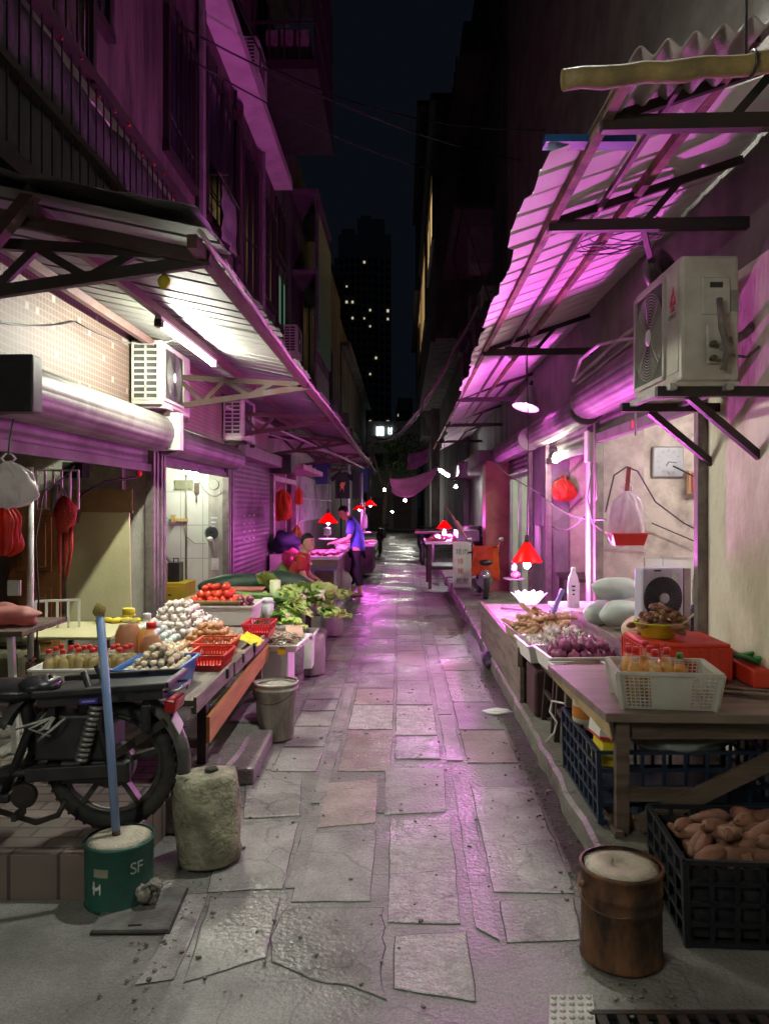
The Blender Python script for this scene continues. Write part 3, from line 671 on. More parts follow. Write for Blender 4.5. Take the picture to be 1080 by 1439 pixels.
# high-rise far behind
def tower(label, x0, x1, Y, H, seed, crown, n=40):
    t = thing('apartment_tower', label, 'tower', ((x0 + x1) / 2, Y, 0))
    rr = random.Random(seed); m = MB(); w = x1 - x0
    m.bx(x0, x1, Y, Y + 18, 0, H * .93); m.bx(x0 + w * .12, x1 - w * .2, Y - 1.5, Y, 0, H * .9); m.bx(x0 - w * .09, x0, Y + 3, Y + 16, 0, H * .86)
    if crown:
        m.bx(x0 + w * .36, x1 - w * .12, Y + 1, Y + 12, H * .93, H * .985); m.bx(x0 + w * .42, x0 + w * .62, Y + 2, Y + 10, H * .985, H); m.bx(x0 + w * .05, x0 + w * .3, Y + 2, Y + 10, H * .93, H * .955)
    m.build('wall', M('tower wall', (.55, .48, .42), .9, c2=(.4, .36, .32), sc=.2, bump=0), t)
    m = MB(); l = MB()
    cols_ = 9; fl = int(H * .86 / 3.1)
    for f in range(4, fl):
        for c in range(cols_):
            xx = x0 + w * (c + .5) / cols_; yy = Y - (1.5 if w * .12 < xx - x0 < w * .8 else 0) - .05
            on = rr.random() < n / (fl * cols_)
            k_ = rr.uniform(.35, .7) if on else 1.
            (l if on else m).bx(xx - w * .034 * k_, xx + w * .034 * k_, yy - .05, yy + .04, f * 3.1, f * 3.1 + 1.7 * k_)
    o = m.build('window', M('tower dark glass', (.02, .02, .022), .3), t); o['kind'] = 'stuff'
    m = MB()
    for f in range(2, fl, 1): m.bx(x0 + w * .12 - .4, x1 - w * .2 + .4, Y - 2.0, Y - 1.5, f * 3.1 + 2.3, f * 3.1 + 2.6)
    o = m.build('balcony_slab', MT['tower wall'], t); o['kind'] = 'stuff'
    o = l.build('lit_window', EM('tower lit window', (1, .86, .6), .36), t)
    return t
tower('tall dark apartment tower with stepped top and scattered lit windows', -25, -4.5, 300, 116, 5, True, 34)
tower('lower dark apartment tower beside the taller one, one warm light column', -2.2, 4.5, 330, 52, 9, False, 9)
tower('low dark apartment slab at the left foot of the stepped tower', -38, -26, 290, 100, 14, False, 3)

# ---------------------------------------------------------------- awnings
def roof_sheet(fn_edge, xw, zw, y0, y1, per, amp, nu=3):
    """box-ribbed sheet between a street edge fn_edge(Y)->(X,Z) and the wall line"""
    m = MB(); rows = []
    y = y0; k = 0
    prof = ((0, 0), (.78, 0), (.82, 1), (.95, 1))
    while y < y1:
        for a, h in prof:
            yy = y + a * per
            if yy > y1: break
            ex, ez = fn_edge(yy)
            ex += .035 * noise.noise(V((yy * 2.3, ex, 0))) + (.02 if (int(y / .9) % 2) else -.015)
            row = []
            for i in range(nu + 1):
                u = i / nu
                x = ex + (xw - ex) * u; z = ez + (zw - ez) * u
                z += h * amp + .006 * noise.noise(V((x * 1.5, yy * 1.1, 2))) + (.004 if (int(y / .9) % 2) else 0)
                row.append((x, yy, z))
            rows.append(row)
        y += per; k += 1
    vs = [p for r in rows for p in r]
    w = nu + 1
    m.add(vs, [(j * w + i, j * w + i + 1, (j + 1) * w + i + 1, (j + 1) * w + i) for j in range(len(rows) - 1) for i in range(nu)])
    return m
def bracket(par, ex, ez, xw, zlow, ztop, y, mat, s):
    m = MB()
    m.bar((ex, y, ez), (xw, y, zlow), .04, .055); m.bar((ex, y, ez + .015), (xw, y, ztop), .04, .05)
    for k in (.38, .68):
        a = V((ex, y, ez)).lerp(V((xw, y, zlow)), k); b = V((ex, y, ez)).lerp(V((xw, y, ztop)), min(1, k + .16)); m.bar(a, b, .03, .04)
        b2 = V((ex, y, ez)).lerp(V((xw, y, ztop)), max(0, k - .14)); m.bar(a, b2, .03, .04)
    return m.build('bracket', mat, par)
AL = thing('awning', 'pale ribbed sheet awning over the left stalls, lit white by its tube lamp', 'awning', (-2.4, 10, 3.1))
le = lambda y: (-.87 + .012 * math.sin(y * .7), 2.81)
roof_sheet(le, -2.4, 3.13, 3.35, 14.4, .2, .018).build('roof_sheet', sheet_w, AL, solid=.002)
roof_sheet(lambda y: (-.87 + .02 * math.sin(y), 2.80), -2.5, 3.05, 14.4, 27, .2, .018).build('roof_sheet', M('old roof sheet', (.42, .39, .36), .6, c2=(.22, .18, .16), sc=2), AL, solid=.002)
for x, z in ((-1.65, 2.925), (-.93, 2.775), (-2.2, 3.04)):
    m = MB(); m.bar((x, 3.4, z), (x, 27, z - .03), .045, .06); m.build('purlin', steel_paint, AL)
for y in (3.6, 7.4, 10.3, 13.8, 17.5, 21.5, 25.5): bracket(AL, -.9, 2.755, -2.4, 2.53, 2.86, y, steel_dark if y < 4 else steel_paint, 1)
m = MB(); m.bar((-.9, 3.6, 2.75), (-2.35, 3.45, 3.02), .05, .06); m.bar((-2.05, 3.55, 2.62), (-1.62, 3.4, 3.0), .05, .06); m.build('brace', steel_paint, AL)
m = MB(); m.tube([(-.89 + .012 * math.sin(y * .7) + .01 * noise.noise(V((y * 3, 0, 0))), y, 2.80 + .014 * noise.noise(V((y * 4, 5, 0)))) for y in [3.35 + i * .25 for i in range(95)]], .012, 5); m.build('edge_trim', M('edge trim', (.45, .38, .38), .5), AL)
m = MB(); m.blob((-1.12, 3.62, 2.66), (.03, .02, .035), nz=.3); m.build('yellow_tag', yellow_p, AL)
# rubbish-strewn tarp lying on the verge of the left awning
m = MB(); m.grid(lambda u, v: V((-2.38 + 1.5 * u, 3.3 + .55 * v, 3.155 - .30 * u + .035 * noise.noise(V((u * 9, v * 5, 0))) + .03)), 26, 8)
solo(m, 'tarpaulin', M('black sheet', (.05, .048, .05), .6, c2=(.14, .12, .12), bump=.4, bs=12), 'crumpled dark sheet lying along the front edge of the left awning', 'tarpaulin', solid=.003)

AR = thing('awning', 'ribbed sheet awning over the right stalls glowing purple from the stall lamps', 'awning', (1.85, 10, 3.4))
re_ = lambda y: (.523 + .024 * y, 3.10)
roof_sheet(re_, 1.84, 3.52, 3.25, 20.5, .25, .013).build('roof_sheet', sheet_r, AR, solid=.002)
for x, z in ((.80, 3.135), (1.26, 3.29)):
    m = MB(); m.bar((x, 2.75, z), (x + .02, 20.3, z), .04, .055); m.build('purlin', rust, AR)
m = MB(); m.bar((1.05, 2.9, 3.2), (1.13, 20.3, 3.22), .02, .03); m.build('batten', steel_paint, AR)
for y in (3.02, 4.12, 7.5, 10.8, 14.2, 17.8):
    m = MB(); m.bar((.78, y, 3.10), (1.85, y, 3.12), .045, .06); m.bar((.82, y + .02, 3.13), (1.83, y + .02, 3.47), .03, .04); m.bar((1.3, y, 3.13), (1.5, y, 3.36), .03, .035)
    m.build('bracket', steel_dark, AR)
m = MB(); m.bar((1.86, 7.5, 3.1), (1.0, 7.5, 2.74 + .4), .03, .04); m.bar((1.85, 5.4, 2.9), (1.3, 4.15, 3.1), .03, .03); m.build('brace', steel_dark, AR)
m = MB(); m.bx(.6, .98, 3.22, 3.3, 3.13, 3.16); m.build('blue_flashing', M('blue flashing', (.02, .10, .3), .5), AR)
# old wavy sheet nearest the camera
def wavy(u, v):
    x = .78 + .52 * u; y = 2.6 + .68 * v
    return V((x, y, 3.13 + .04 * v + .14 * u + .021 * math.sin(u * 2 * math.pi * 5.5)))
m = MB(); m.grid(wavy, 112, 6)
WS = solo(m, 'roof_sheet', M('fibre sheet', (.45, .38, .38), .7, c2=(.22, .18, .17), sc=5, bump=.3, trl=.1), 'old wavy corrugated sheet above the yellow pole at the awning front', 'roof sheet', solid=.006)
m = MB(); pa, pb = PY(790, 113, 2.2), PY(1130, 84, 2.2)
m.tube([pa.lerp(pb, k / 12) + V((0, 0, .004 * math.sin(k * 2))) for k in range(13)], [.029 + (.003 if k % 4 == 2 else 0) for k in range(13)], 12)
BP = thing('bamboo_pole', 'weathered yellow pole lying across beneath the wavy roof sheet', 'pole', pa)
m.build('pole', M('yellow pole', (.27, .19, .07), .6, c2=(.12, .09, .045), sc=9, amt=.8, bump=.2), BP)
m = MB(); q = pa.lerp(pb, .78)
m.tube([q + V((.0, .036 * math.cos(a), .036 * math.sin(a))) for a in [k * .7 for k in range(10)]] + [q + V((0, .03, .9))], .005, 5); m.build('tie_wire', black_p, BP)

# grit and leaf scraps lying on the road
m = MB(); rr = random.Random(8)
for k in range(900):
    side = rr.random()
    x = rr.gauss(.76, .06) if side < .45 else (rr.gauss(-.86, .07) if side < .75 else rr.uniform(-.8, .7)); y = 2.2 + rr.random() ** 1.6 * 12; s_ = rr.uniform(.003, .011)
    m.blob((x, y, .006 + s_ * .3), (s_ * rr.uniform(.7, 1.6), s_, s_ * .5), (0, 0, rr.uniform(0, 3)), nz=.5, n=5, m=3, seed=k)
tag(m.build('gravel', M('grit', (.22, .20, .16), .9, c2=(.05, .05, .035), sc=30, amt=1)), 'grit and scraps scattered along the gutter and kerb', 'litter', kind='stuff')
# ---------------------------------------------------------------- generic goods
def bottle(h=.25, r=.038, om=None, cap=None, square=False):
    """clear bottle with oil inside, standing at the origin"""
    t = thing('oil_bottle', 'bottle', 'bottle')
    m = MB(); m.lathe([(r * .9, 0), (r, .012), (r, h * .55), (r * .94, h * .62), (r * .5, h * .80), (r * .33, h * .86), (r * .33, h * .93)], n=14, capt=False); m.build('bottle_body', glass_m, t)
    m = MB(); m.lathe([(r * .84, .006), (r * .93, .016), (r * .93, h * .54), (r * .86, h * .62), (r * .6, h * .72)], n=14); m.build('oil', om or oil, t)
    m = MB(); m.lathe([(r * .44, h * .90), (r * .44, h), (r * .38, h * 1.01)], n=12); m.lathe([(r * .5, h * .88), (r * .5, h * .90)], n=12); m.build('cap', cap or red_p, t)
    return t
def crate(name, label, cat, c, wx, wy, h, mat, rot=0, nh=5, nv=None, t=.008, fl=.01, group=None, solid_part=None):
    """slatted plastic crate open at the top"""
    T = thing(name, label, cat, c, group); M3 = Matrix.Rotation(rot, 3, 'Z'); c = V(c)
    P = lambda x, y, z: c + M3 @ V((x, y, z))
    a, b = wx / 2, wy / 2; A, B = a + fl, b + fl
    cs = [(-1, -1), (1, -1), (1, 1), (-1, 1)]
    for i in range(4):
        (x0, y0), (x1, y1) = cs[i], cs[(i + 1) % 4]
        m = MB(); L = wx if i % 2 == 0 else wy
        m.lattice(P(x0 * a, y0 * b, .01), P(x1 * a, y1 * b, .01), P(x1 * A, y1 * B, h), P(x0 * A, y0 * B, h), max(3, int(L / (h / nh) * .9)), nh, t, t * 1.1)
        m.bar(P(x0 * A, y0 * B, h), P(x1 * A, y1 * B, h), .018, .014)
        if solid_part: solid_part(m, i, P, a, b, A, B, h)
        m.build('side_wall', mat, T)
    m = MB(); m.hexa([P(x * (a - .003), y * (b - .003), z) for z in (.0, .01) for x, y in cs]); m.build('bottom', mat, T)
    for x, y in cs:
        m = MB(); m.bar(P(x * a, y * b, 0), P(x * A, y * B, h), .022); m.build('corner_post', mat, T)
    return T
def tray(name, label, cat, c, wx, wy, h, mat, rot=0, fl=.02, t=.006, rim=.012, group=None, bev=0):
    m = MB(); m.openbox(c, wx, wy, h, t, fl, rim, rot)
    return solo(m, name, mat, label, cat, base=c, group=group, bev=bev)
def strew(proto, spots, label, group, sc=(.9, 1.1), flat=False):
    """first spot takes the prototype itself, the rest are copies"""
    proto['label'] = label; proto['group'] = group
    for i, p in enumerate(spots):
        rot = (0, 0, random.uniform(0, 6.28)) if flat else tuple(random.uniform(0, 6.28) for _ in range(3))
        if flat == 2: rot = (random.uniform(-.35, .35), random.uniform(-.35, .35), random.uniform(0, 6.28))
        s = random.uniform(*sc)
        if i == 0: proto.location = p; proto.rotation_euler = rot; proto.scale = (s,) * 3
        else: copy_tree(proto, p, rot, scale=s)
def mound(cx, cy, z, rx, ry, d, layers, rot=0, fill=1.0, shrink=.22):
    out = []; c, s = math.cos(rot), math.sin(rot)
    for k in range(layers):
        fx, fy = rx * (1 - shrink * k), ry * (1 - shrink * k)
        nx, ny = max(1, int(2 * fx / d)), max(1, int(2 * fy / d))
        for i in range(nx):
            for j in range(ny):
                if random.random() > fill: continue
                x = -fx + (i + .5) * 2 * fx / nx + random.uniform(-.2, .2) * d; y = -fy + (j + .5) * 2 * fy / ny + random.uniform(-.2, .2) * d
                if k and (x / fx) ** 2 + (y / fy) ** 2 > 1.25: continue
                if k < layers - 1 and abs(x) < rx * (1 - shrink * (k + 1)) - .9 * d and abs(y) < ry * (1 - shrink * (k + 1)) - .9 * d: continue
                out.append(V((cx + x * c - y * s, cy + x * s + y * c, z + k * d * .78 + random.uniform(0, .12) * d)))
    return out
def one(name, cat, mat, fn, sub=0):
    m = MB(); fn(m); o = m.build(name, mat, None, (0, 0, 0), sub=sub); o['category'] = cat; return o
def eggf(r): return lambda m: m.lathe([(.001, -1.18 * r), (.55 * r, -.98 * r), (.93 * r, -.4 * r), (r, .0), (.9 * r, .5 * r), (.58 * r, 1.0 * r), (.001, 1.3 * r)], n=10)
def hangbag(name, label, top, w, h, mat, seed=0, knot=True, cat='bag', d=.6):
    """filled carrier bag hanging from its knot"""
    top = V(top); T = thing(name, label, cat, top - V((0, 0, h)))
    m = MB(); pr = [(.05, 0), (.13, -.05), (.24, -.11), (.34, -.2), (.42, -.31), (.48, -.44), (.51, -.58), (.52, -.72), (.49, -.85), (.38, -.95), (.15, -1.0)]
    n = 48; vs = []
    for r_, z_ in pr:
        for k in range(n):
            a = k * 6.2832 / n; t_ = 1 + z_; cx_, sx_ = math.cos(a), math.sin(a)
            lump = .55 * noise.noise(V((cx_ * 1.3 + seed, sx_ * 1.3, z_ * 2.2)))
            rid = .42 * (.5 - abs(noise.noise(V((cx_ * 3.2 + seed, sx_ * 3.2, z_ * 3.5)))) * 2) + .2 * (.5 - abs(noise.noise(V((cx_ * 7 + seed, sx_ * 7, z_ * 7)))) * 2)
            pleat = .22 * max(0, t_ - .45) * (abs(math.sin(a * 5 + seed + 2 * noise.noise(V((cx_, sx_, seed))))) - .5)
            q = 1 + lump + rid + pleat
            vs.append(top + V((r_ * w * q * cx_ + .06 * w * noise.noise(V((z_ * 3, seed, 0))), r_ * w * d * q * sx_, (z_ + .10 * noise.noise(V((cx_ * 1.5, sx_ * 1.5, seed + 3))) * (1 - t_ * .8)) * h)))
    fs = [(i * n + k, (i + 1) * n + k, (i + 1) * n + (k + 1) % n, i * n + (k + 1) % n) for i in range(len(pr) - 1) for k in range(n)]
    m.add(vs, fs, True); m.add([vs[-n + k] for k in range(n)], [tuple(range(n))[::-1]])
    m.build('bag_body', mat, T, sub=1)
    m = MB()
    for s in (-1, 1): m.tube([top + V((s * .05 * w, 0, -.06 * h)), top + V((s * .16 * w, 0, .06 * h)), top + V((s * .06 * w, 0, .16 * h)), top + V((0, 0, .17 * h))], [.02 * w, .035 * w, .02 * w, .01 * w], 6)
    m.build('handle', mat, T)
    return T
def lumpbag(name, label, c, rad, mat, seed=0, cat='bag', rot=(0, 0, 0), nz=.3, **k):
    m = MB(); m.blob(c, rad, rot, nz=nz, n=22, m=14, fr=1.7, seed=seed)
    return solo(m, name, mat, label, cat, base=(c[0], c[1], c[2] - (rad[2] if not isinstance(rad, (int, float)) else rad)), sub=1, **k)

# ---------------------------------------------------------------- weights and buckets on the road
def bollard(name, label, cat, base, r, h, mat, lean=(0, 0), top=None, prof=None, nz=.1, **k):
    T = thing(name, label, cat, base)
    m = MB(); b = V(base)
    pr = prof or [(r * .93, 0), (r * .99, h * .03), (r, h * .2), (r * 1.02, h * .55), (r * .98, h * .9), (r * .9, h * .985), (r * .5, h), (.001, h * .99)]
    m.lathe(pr, b, 30, rot=(lean[0], lean[1], 0), nz=nz, capt=False)
    m.build('block', mat, T, **k)
    return T
b0 = PZ(296, 1206, 0.01)
T = bollard('concrete_block', 'rough mossy concrete cylinder leaning beside the green paint can', 'concrete weight', b0, .145, .385, concrete_y, (R(-2), R(-4)), nz=.16)
m = MB(); m.lathe([(.03, .39), (.02, .405), (.012, .40)], b0 + V((.0, .03, -.002)), 8, nz=.5); m.build('hole', M('hole dark', (.05, .045, .035), .9), T)  # small dark raised ring drawn as the hole
b1 = PZ(388, 1036, 0.012)
T = thing('concrete_bucket', 'white paint bucket set full of concrete beside the vegetable table', 'bucket', b1)
m = MB(); m.lathe([(.115, 0), (.12, .01), (.142, .33), (.15, .335), (.15, .352), (.143, .355), (.141, .37), (.152, .372), (.152, .385), (.143, .388)], b1, 28, nz=.02, capt=False); m.build('bucket', M('stained bucket', (.46, .44, .38), .6, c2=(.22, .2, .16), amt=.9, sc=7, bump=.25, stretch=(1, 1, .4)), T)
m = MB(); m.lathe([(.142, .36), (.08, .368), (.001, .37)], b1, 24, nz=.1, capt=False); m.build('concrete_fill', concrete, T)
m = MB(); m.tube([b1 + V((.15 * math.cos(a), .15 * math.sin(a), .36 + .0 * a)) + V((0, -.0, -.10 * math.sin(a + 3.4))) for a in [2.9 + k * .2 for k in range(16)]], .003, 5); m.build('wire_handle', steel_dark, T)
b2 = PZ(872, 1340, 0.006)
T = thing('rusty_can', 'rust brown metal can filled with concrete, hole in its middle, by the potato crate', 'can', b2)
m = MB(); m.lathe([(.142, 0), (.146, .006), (.141, .014), (.141, .19), (.145, .196), (.141, .202), (.141, .235), (.145, .241), (.141, .247), (.141, .305), (.147, .31), (.147, .322), (.138, .324)], b2, 36, nz=.012, capt=False); m.build('can', M('rusted can', (.17, .075, .035), .65, c2=(.03, .018, .013), amt=1, sc=9, bump=.35, bs=50, m=.25, stretch=(1, 1, .45), lo=.38, hi=.6), T)
m = MB(); m.lathe([(.139, .312), (.09, .322), (.035, .321), (.026, .30), (.02, .27)], b2, 30, nz=.12, capt=True); m.build('concrete_fill', M('pale cement', (.5, .45, .35), .85, c2=(.3, .26, .19), sc=9, bump=.5), T)
m = MB(); m.tube([b2 + V((.15 * math.cos(a), .15 * math.sin(a), .25 - .05 * math.sin(a - 2.6))) for a in [2.6 + k * .12 for k in range(18)]], .0025, 5); m.build('wire_handle', rust, T)
m = MB(); m.lathe([(.012, 0), (.014, .012), (.006, .018)], b2 + V((-.141, -.04, .27)), 8, rot=(0, R(-90), 0)); m.build('handle_lug', rust, T)
b3 = PZ(168, 1262, 0.006)
T = thing('weighted_post', 'green paint can of concrete holding up a pale blue pole', 'post', b3)
grn = M('green paint can', (.012, .085, .062), .45, c2=(.02, .05, .04), amt=.8, sc=7, bump=.12)
m = MB(); m.lathe([(.132, 0), (.137, .006), (.132, .014), (.134, .235), (.139, .24), (.139, .25), (.13, .252)], b3, 36, nz=.01, capt=False); can = m.build('can', grn, T)
m = MB(); m.lathe([(.131, .244), (.09, .256), (.03, .258), (.001, .258)], b3, 28, nz=.1, capt=False); m.build('concrete_fill', M('pale cement'  , (.5, .45, .35)), T)
def on_can(r, a0, a1, z0, z1, mat, name, wob=0):
    m = MB(); m.grid(lambda u, v: b3 + V((r * math.cos(a0 + (a1 - a0) * u), r * math.sin(a0 + (a1 - a0) * u), z0 + (z1 - z0) * v + wob * math.sin(u * 9))), 8, 2); return m.build(name, mat, can)
on_can(.1355, 4.30, 4.75, .145, .178, M('faded label', (.24, .23, .17), .6), 'label_patch')
wht = M('label white', (.62, .62, .56), .6, c2=(.35, .38, .34), sc=20)
for (a0, a1, z0, z1) in ((4.25, 4.5, .095, .108), (4.27, 4.33, .075, .125), (4.48, 4.53, .078, .118)): on_can(.1358, a0, a1, z0, z1, wht, 'label_patch', .004)
for ch, aa in (('S', 5.46), ('F', 5.66)):
    text(ch, .065, M('faded white', (.30, .33, .29), .7), can, b3 + V((.1362 * math.cos(aa), .1362 * math.sin(aa), .165)), (R(90), 0, aa + R(90)))
pl, ph_ = PZ(163, 1175, .26), None
pt = PY(140, 858, 3.13)
pb_ = b3 + V((-.012, 0, .25))
m = MB(); d_ = (pt - pb_); m.tube([pb_, pb_ + d_ * .03], .0165, 12); m.build('pole_foot', wood_d, T)
m = MB(); m.tube([pb_ + d_ * .03, pb_ + d_ * .5 + V((.004, 0, 0)), pb_ + d_ * .985], .0172, 12); m.build('pole', M('blue pole', (.17, .27, .50), .4, c2=(.3, .36, .48), amt=.4, sc=8, bump=.04), T)
m = MB(); m.blob(pt, (.026, .024, .03), nz=.3, n=12, m=8, seed=3); m.build('rag_cap', M('yellow rag', (.36, .28, .08), .9, bump=.6, bs=90), T)
m = MB(); g_ = b3 + V((.12, -.09, .03))
for k in range(5): m.blob(g_ + V((random.uniform(-.02, .05), random.uniform(-.02, .02), random.uniform(0, .06))), (.03, .02, .025), nz=.4, n=10, m=6, seed=k)
m.tube([g_ + V((0, 0, .05)), g_ + V((.04, -.01, .08)), g_ + V((.075, 0, .06)), g_ + V((.06, 0, .02))], .008, 6); m.build('knotted_cloth', M('grey cloth', (.3, .28, .24), .9, bump=.6, bs=80), T)
for px, py, r_, h_, lab in ((437, 946, .135, .37, 'stained concrete filled drum under the tray of dried roots'), (466, 892, .14, .37, 'grey concrete filled drum beside the leafy greens')):
    b = PZ(px, py, .015); bollard('concrete_block', lab, 'concrete weight', b, r_, h_, M('stained concrete', (.27, .24, .22), .8, c2=(.12, .11, .10), sc=7, bump=.4, stretch=(1, 1, .4)), nz=.05)
b = PZ(408, 946, .12); bollard('concrete_block', 'low dark concrete weight behind the white paint bucket', 'concrete weight', b, .12, .3, M('dark concrete', (.16, .15, .14), .85, sc=7, bump=.4), nz=.1)
mc = [PZ(160, 1254, .004), PZ(263, 1250, .004), PZ(237, 1311, .004), PZ(129, 1312, .004)]
T = thing('manhole_cover', 'square grey inspection cover in the road by the green can', 'manhole cover', (mc[0] + mc[2]) / 2)
cc = (mc[0] + mc[2]) / 2
m = MB(); m.prism([cc + (p - cc) * 1.04 for p in mc][::-1], (0, 0, .004)); m.build('cover_frame', g_gap, T)
m = MB(); m.prism([p + V((0, 0, .002)) for p in mc][::-1], (0, 0, .012)); m.build('cover', M('cover cement', (.15, .145, .135), .6, c2=(.07, .065, .06), sc=8, amt=.9, bump=.4), T)
m = MB(); m.box(PZ(190, 1300, .02), (.05, .008, .004), (0, 0, .1)); m.build('lifting_slot', g_gap, T)
gt = [PZ(772, 1402, .005), PZ(832, 1402, .005), PZ(838, 1460, .005), PZ(770, 1460, .005)]
m = MB(); m.prism(gt[::-1], (0, 0, .010))
for i in range(5):
    for j in range(6):
        u, v = (i + .5) / 5, (j + .5) / 6; p = gt[0].lerp(gt[1], u).lerp(gt[3].lerp(gt[2], u), v); m.lathe([(.010, .010), (.008, .016), (.001, .017)], p, 8, capt=False)
solo(m, 'tactile_tile', M('tactile tile', (.40, .39, .35), .5, c2=(.2, .19, .17), sc=9), 'pale studded tile at the bottom edge beside the drain grating', 'paving tile')
m = MB()
g0 = PZ(835, 1424, .006); gx = .95
for k in range(15): m.bx(g0.x + k * .062, g0.x + k * .062 + .03, g0.y - .42, g0.y - .02, .003, .016)
m.bx(g0.x - .02, g0.x + gx, g0.y - .02, g0.y, .003, .018); m.bx(g0.x - .02, g0.x + gx, g0.y - .44, g0.y - .42, .003, .018)
solo(m, 'drain_grating', steel_dark, 'dark iron drain grating in the road at the near right', 'drain grating')
m = MB(); m.bx(g0.x - .01, g0.x + gx - .01, g0.y - .42, g0.y - .02, -.004, .002); 
tag(m.build('drain_water', M('drain dark', (.006, .008, .007), .1)), kind='structure')

# ---------------------------------------------------------------- motorbike at the left
BK = thing('electric_motorbike', 'black electric motorbike with rear rack parked sideways on the left pavement', 'motorbike', (-1.9, 3.4, .18))
zg, wy = .18, 3.40
def wheel(cx, r, name='wheel'):
    c = V((cx, wy, zg + r)); m = MB()
    def circ(rr, yy=0, n=44): return [c + V((rr * math.cos(k * 6.2832 / n), yy, rr * math.sin(k * 6.2832 / n))) for k in range(n)]
    m.tube(circ(r * .88), .036, 10, closed=True)
    for k in range(44):
        a = k * 6.2832 / 44
        for s in (-1, 1): m.box(c + V((r * .985 * math.cos(a), s * .012, r * .985 * math.sin(a))), (.014, .018, .012), (0, -a, 0))
    w = m.build(name, rubber, BK)
    m = MB(); m.tube(circ(r * .745), .016, 8, closed=True)
    for k in range(5):
        a = k * 1.2566 + .3; m.bar(c, c + V((r * .74 * math.cos(a), 0, r * .74 * math.sin(a))), .022, .045, up=(0, 1, 0))
    m.build('rim', M('dark alloy', (.05, .05, .05), .4, m=.6, c2=(.15, .14, .12), sc=9), w)
    m = MB(); m.lathe([(.085, -.04), (.1, -.03), (.1, .03), (.085, .04)], c, 24, rot=(R(90), 0, 0)); m.build('hub_motor', M('hub metal', (.10, .10, .10), .4, m=.5), w)
    return c
rc = wheel(-1.28, .285); fc = wheel(-2.50, .285, 'wheel')
def fender(c, r, a0, a1, w, name, mat):
    m = MB(); m.grid(lambda u, v: c + V((r * (1 - .12 * (2 * u - 1) ** 2) * math.cos(a0 + (a1 - a0) * v), (u - .5) * w, r * (1 - .12 * (2 * u - 1) ** 2) * math.sin(a0 + (a1 - a0) * v))), 6, 16); return m.build(name, mat, BK, solid=.004)
fend = M('fender', (.05, .05, .048), .35, c2=(.2, .19, .17), amt=.5, sc=7, coat=.3)
fender(rc, .345, -.12, 1.1, .10, 'rear_fender', fend)
fender(rc + V((-.12, -.03, .03)), .40, 1.95, 2.75, .07, 'side_fender', fend)
fender(fc, .33, .4, 2.4, .10, 'front_fender', fend)
m = MB()   # frame
for s in (-.07, .07):
    m.tube([rc + V((0, s, 0)), rc + V((-.42, s, -.02)), V((-1.95, wy + s, .36)), V((-2.2, wy + s * .8, .42)), V((-2.32, wy, .85))], .018, 8)
    m.tube([rc + V((.02, s * 1.3, .02)), rc + V((-.05, s * 1.2, .30)), rc + V((-.1, s, .42))], .015, 8)
    m.tube([V((-1.72, wy + s, .36)), V((-1.62, wy + s, .62)), V((-1.52, wy + s, .72))], .02, 8)
m.tube([V((-1.62, wy, .52)), V((-1.66, wy, .72)), V((-1.64, wy, .76))], .03, 10)
m.build('frame', black_p, BK)
m = MB(); m.box((-1.42, wy, .60), (.34, .16, .2)); m.box((-1.33, wy - .06, .45), (.3, .05, .10)); m.box((-1.36, wy + .02, .70), (.12, .14, .1)); m.build('battery_box', black_p, BK, bev=.014)
m = MB(); m.bx(-2.1, -1.68, wy - .12, wy + .12, .33, .37); m.build('footboard', black_p, BK, bev=.01)
m = MB(); m.blob((-1.74, wy, .79), (.21, .12, .05), nz=.05, n=20, m=12); m.blob((-1.60, wy, .815), (.09, .11, .04), nz=.05, n=16, m=8); m.build('saddle', M('vinyl seat', (.02, .02, .022), .3, bump=.1), BK)
m = MB()   # rear rack: long box-section carrier
m.hexa([(-1.55, wy - .14, .745), (-1.02, wy - .13, .78), (-1.02, wy + .13, .78), (-1.55, wy + .14, .745), (-1.55, wy - .14, .795), (-1.02, wy - .13, .83), (-1.02, wy + .13, .83), (-1.55, wy + .14, .795)])
m.bar((-1.56, wy - .16, .805), (-1.0, wy - .15, .845), .025); m.bar((-1.56, wy + .16, .805), (-1.0, wy + .15, .845), .025); m.bar((-1.0, wy - .15, .845), (-1.0, wy + .15, .845), .025)
for k in range(3): m.bar((-1.5 + k * .2, wy - .1, .64), (-1.5 + k * .2, wy - .1, .75), .035, .03)
rack = m.build('rear_rack', black_p, BK, bev=.005)
m = MB(); m.box((-1.325, wy - .148, .777), (.075, .006, .022), (0, R(-4), 0)); m.build('badge', M('blue badge', (.05, .04, .32), .4), rack)
m = MB(); m.box((-1.325, wy - .152, .777), (.055, .002, .008), (0, R(-4), 0)); m.build('badge_mark', M('badge text', (.3, .28, .7), .5), rack)
m = MB()
for s in (-.10, .10): m.tube([(-1.02, wy + s, .805), (-.965, wy + s, .81), (-.965, wy + s * .5, .785)], .006, 6)
m.tube([(-.965, wy - .1, .81), (-.965, wy + .1, .81)], .006, 6); m.build('grab_rail', M('chrome', (.5, .5, .5), .25, m=.9), BK)
m = MB(); m.box((-1.0, wy - .02, .74), (.05, .15, .06), (0, R(10), 0)); m.build('tail_lamp', M('tail lens', (.35, .01, .012), .2), BK, bev=.01)
m = MB(); m.box((-.985, wy - .03, .655), (.075, .11, .006), (R(20), R(62), R(25))); npl = m.build('number_plate', M('plate', (.5, .48, .46), .5, c2=(.3, .28, .26), sc=9), BK, bev=.004)
m = MB(); m.bar(rc + V((-.02, -.06, .02)), rc + V((.25, -.06, .2)), .018, .035); m.build('fender_stay', steel_dark, BK)
m = MB(); m.bar(rc + V((-.34, -.09, -.02)), rc + V((.02, -.09, 0)), .03, .06); m.build('swing_arm', black_p, BK, bev=.006)
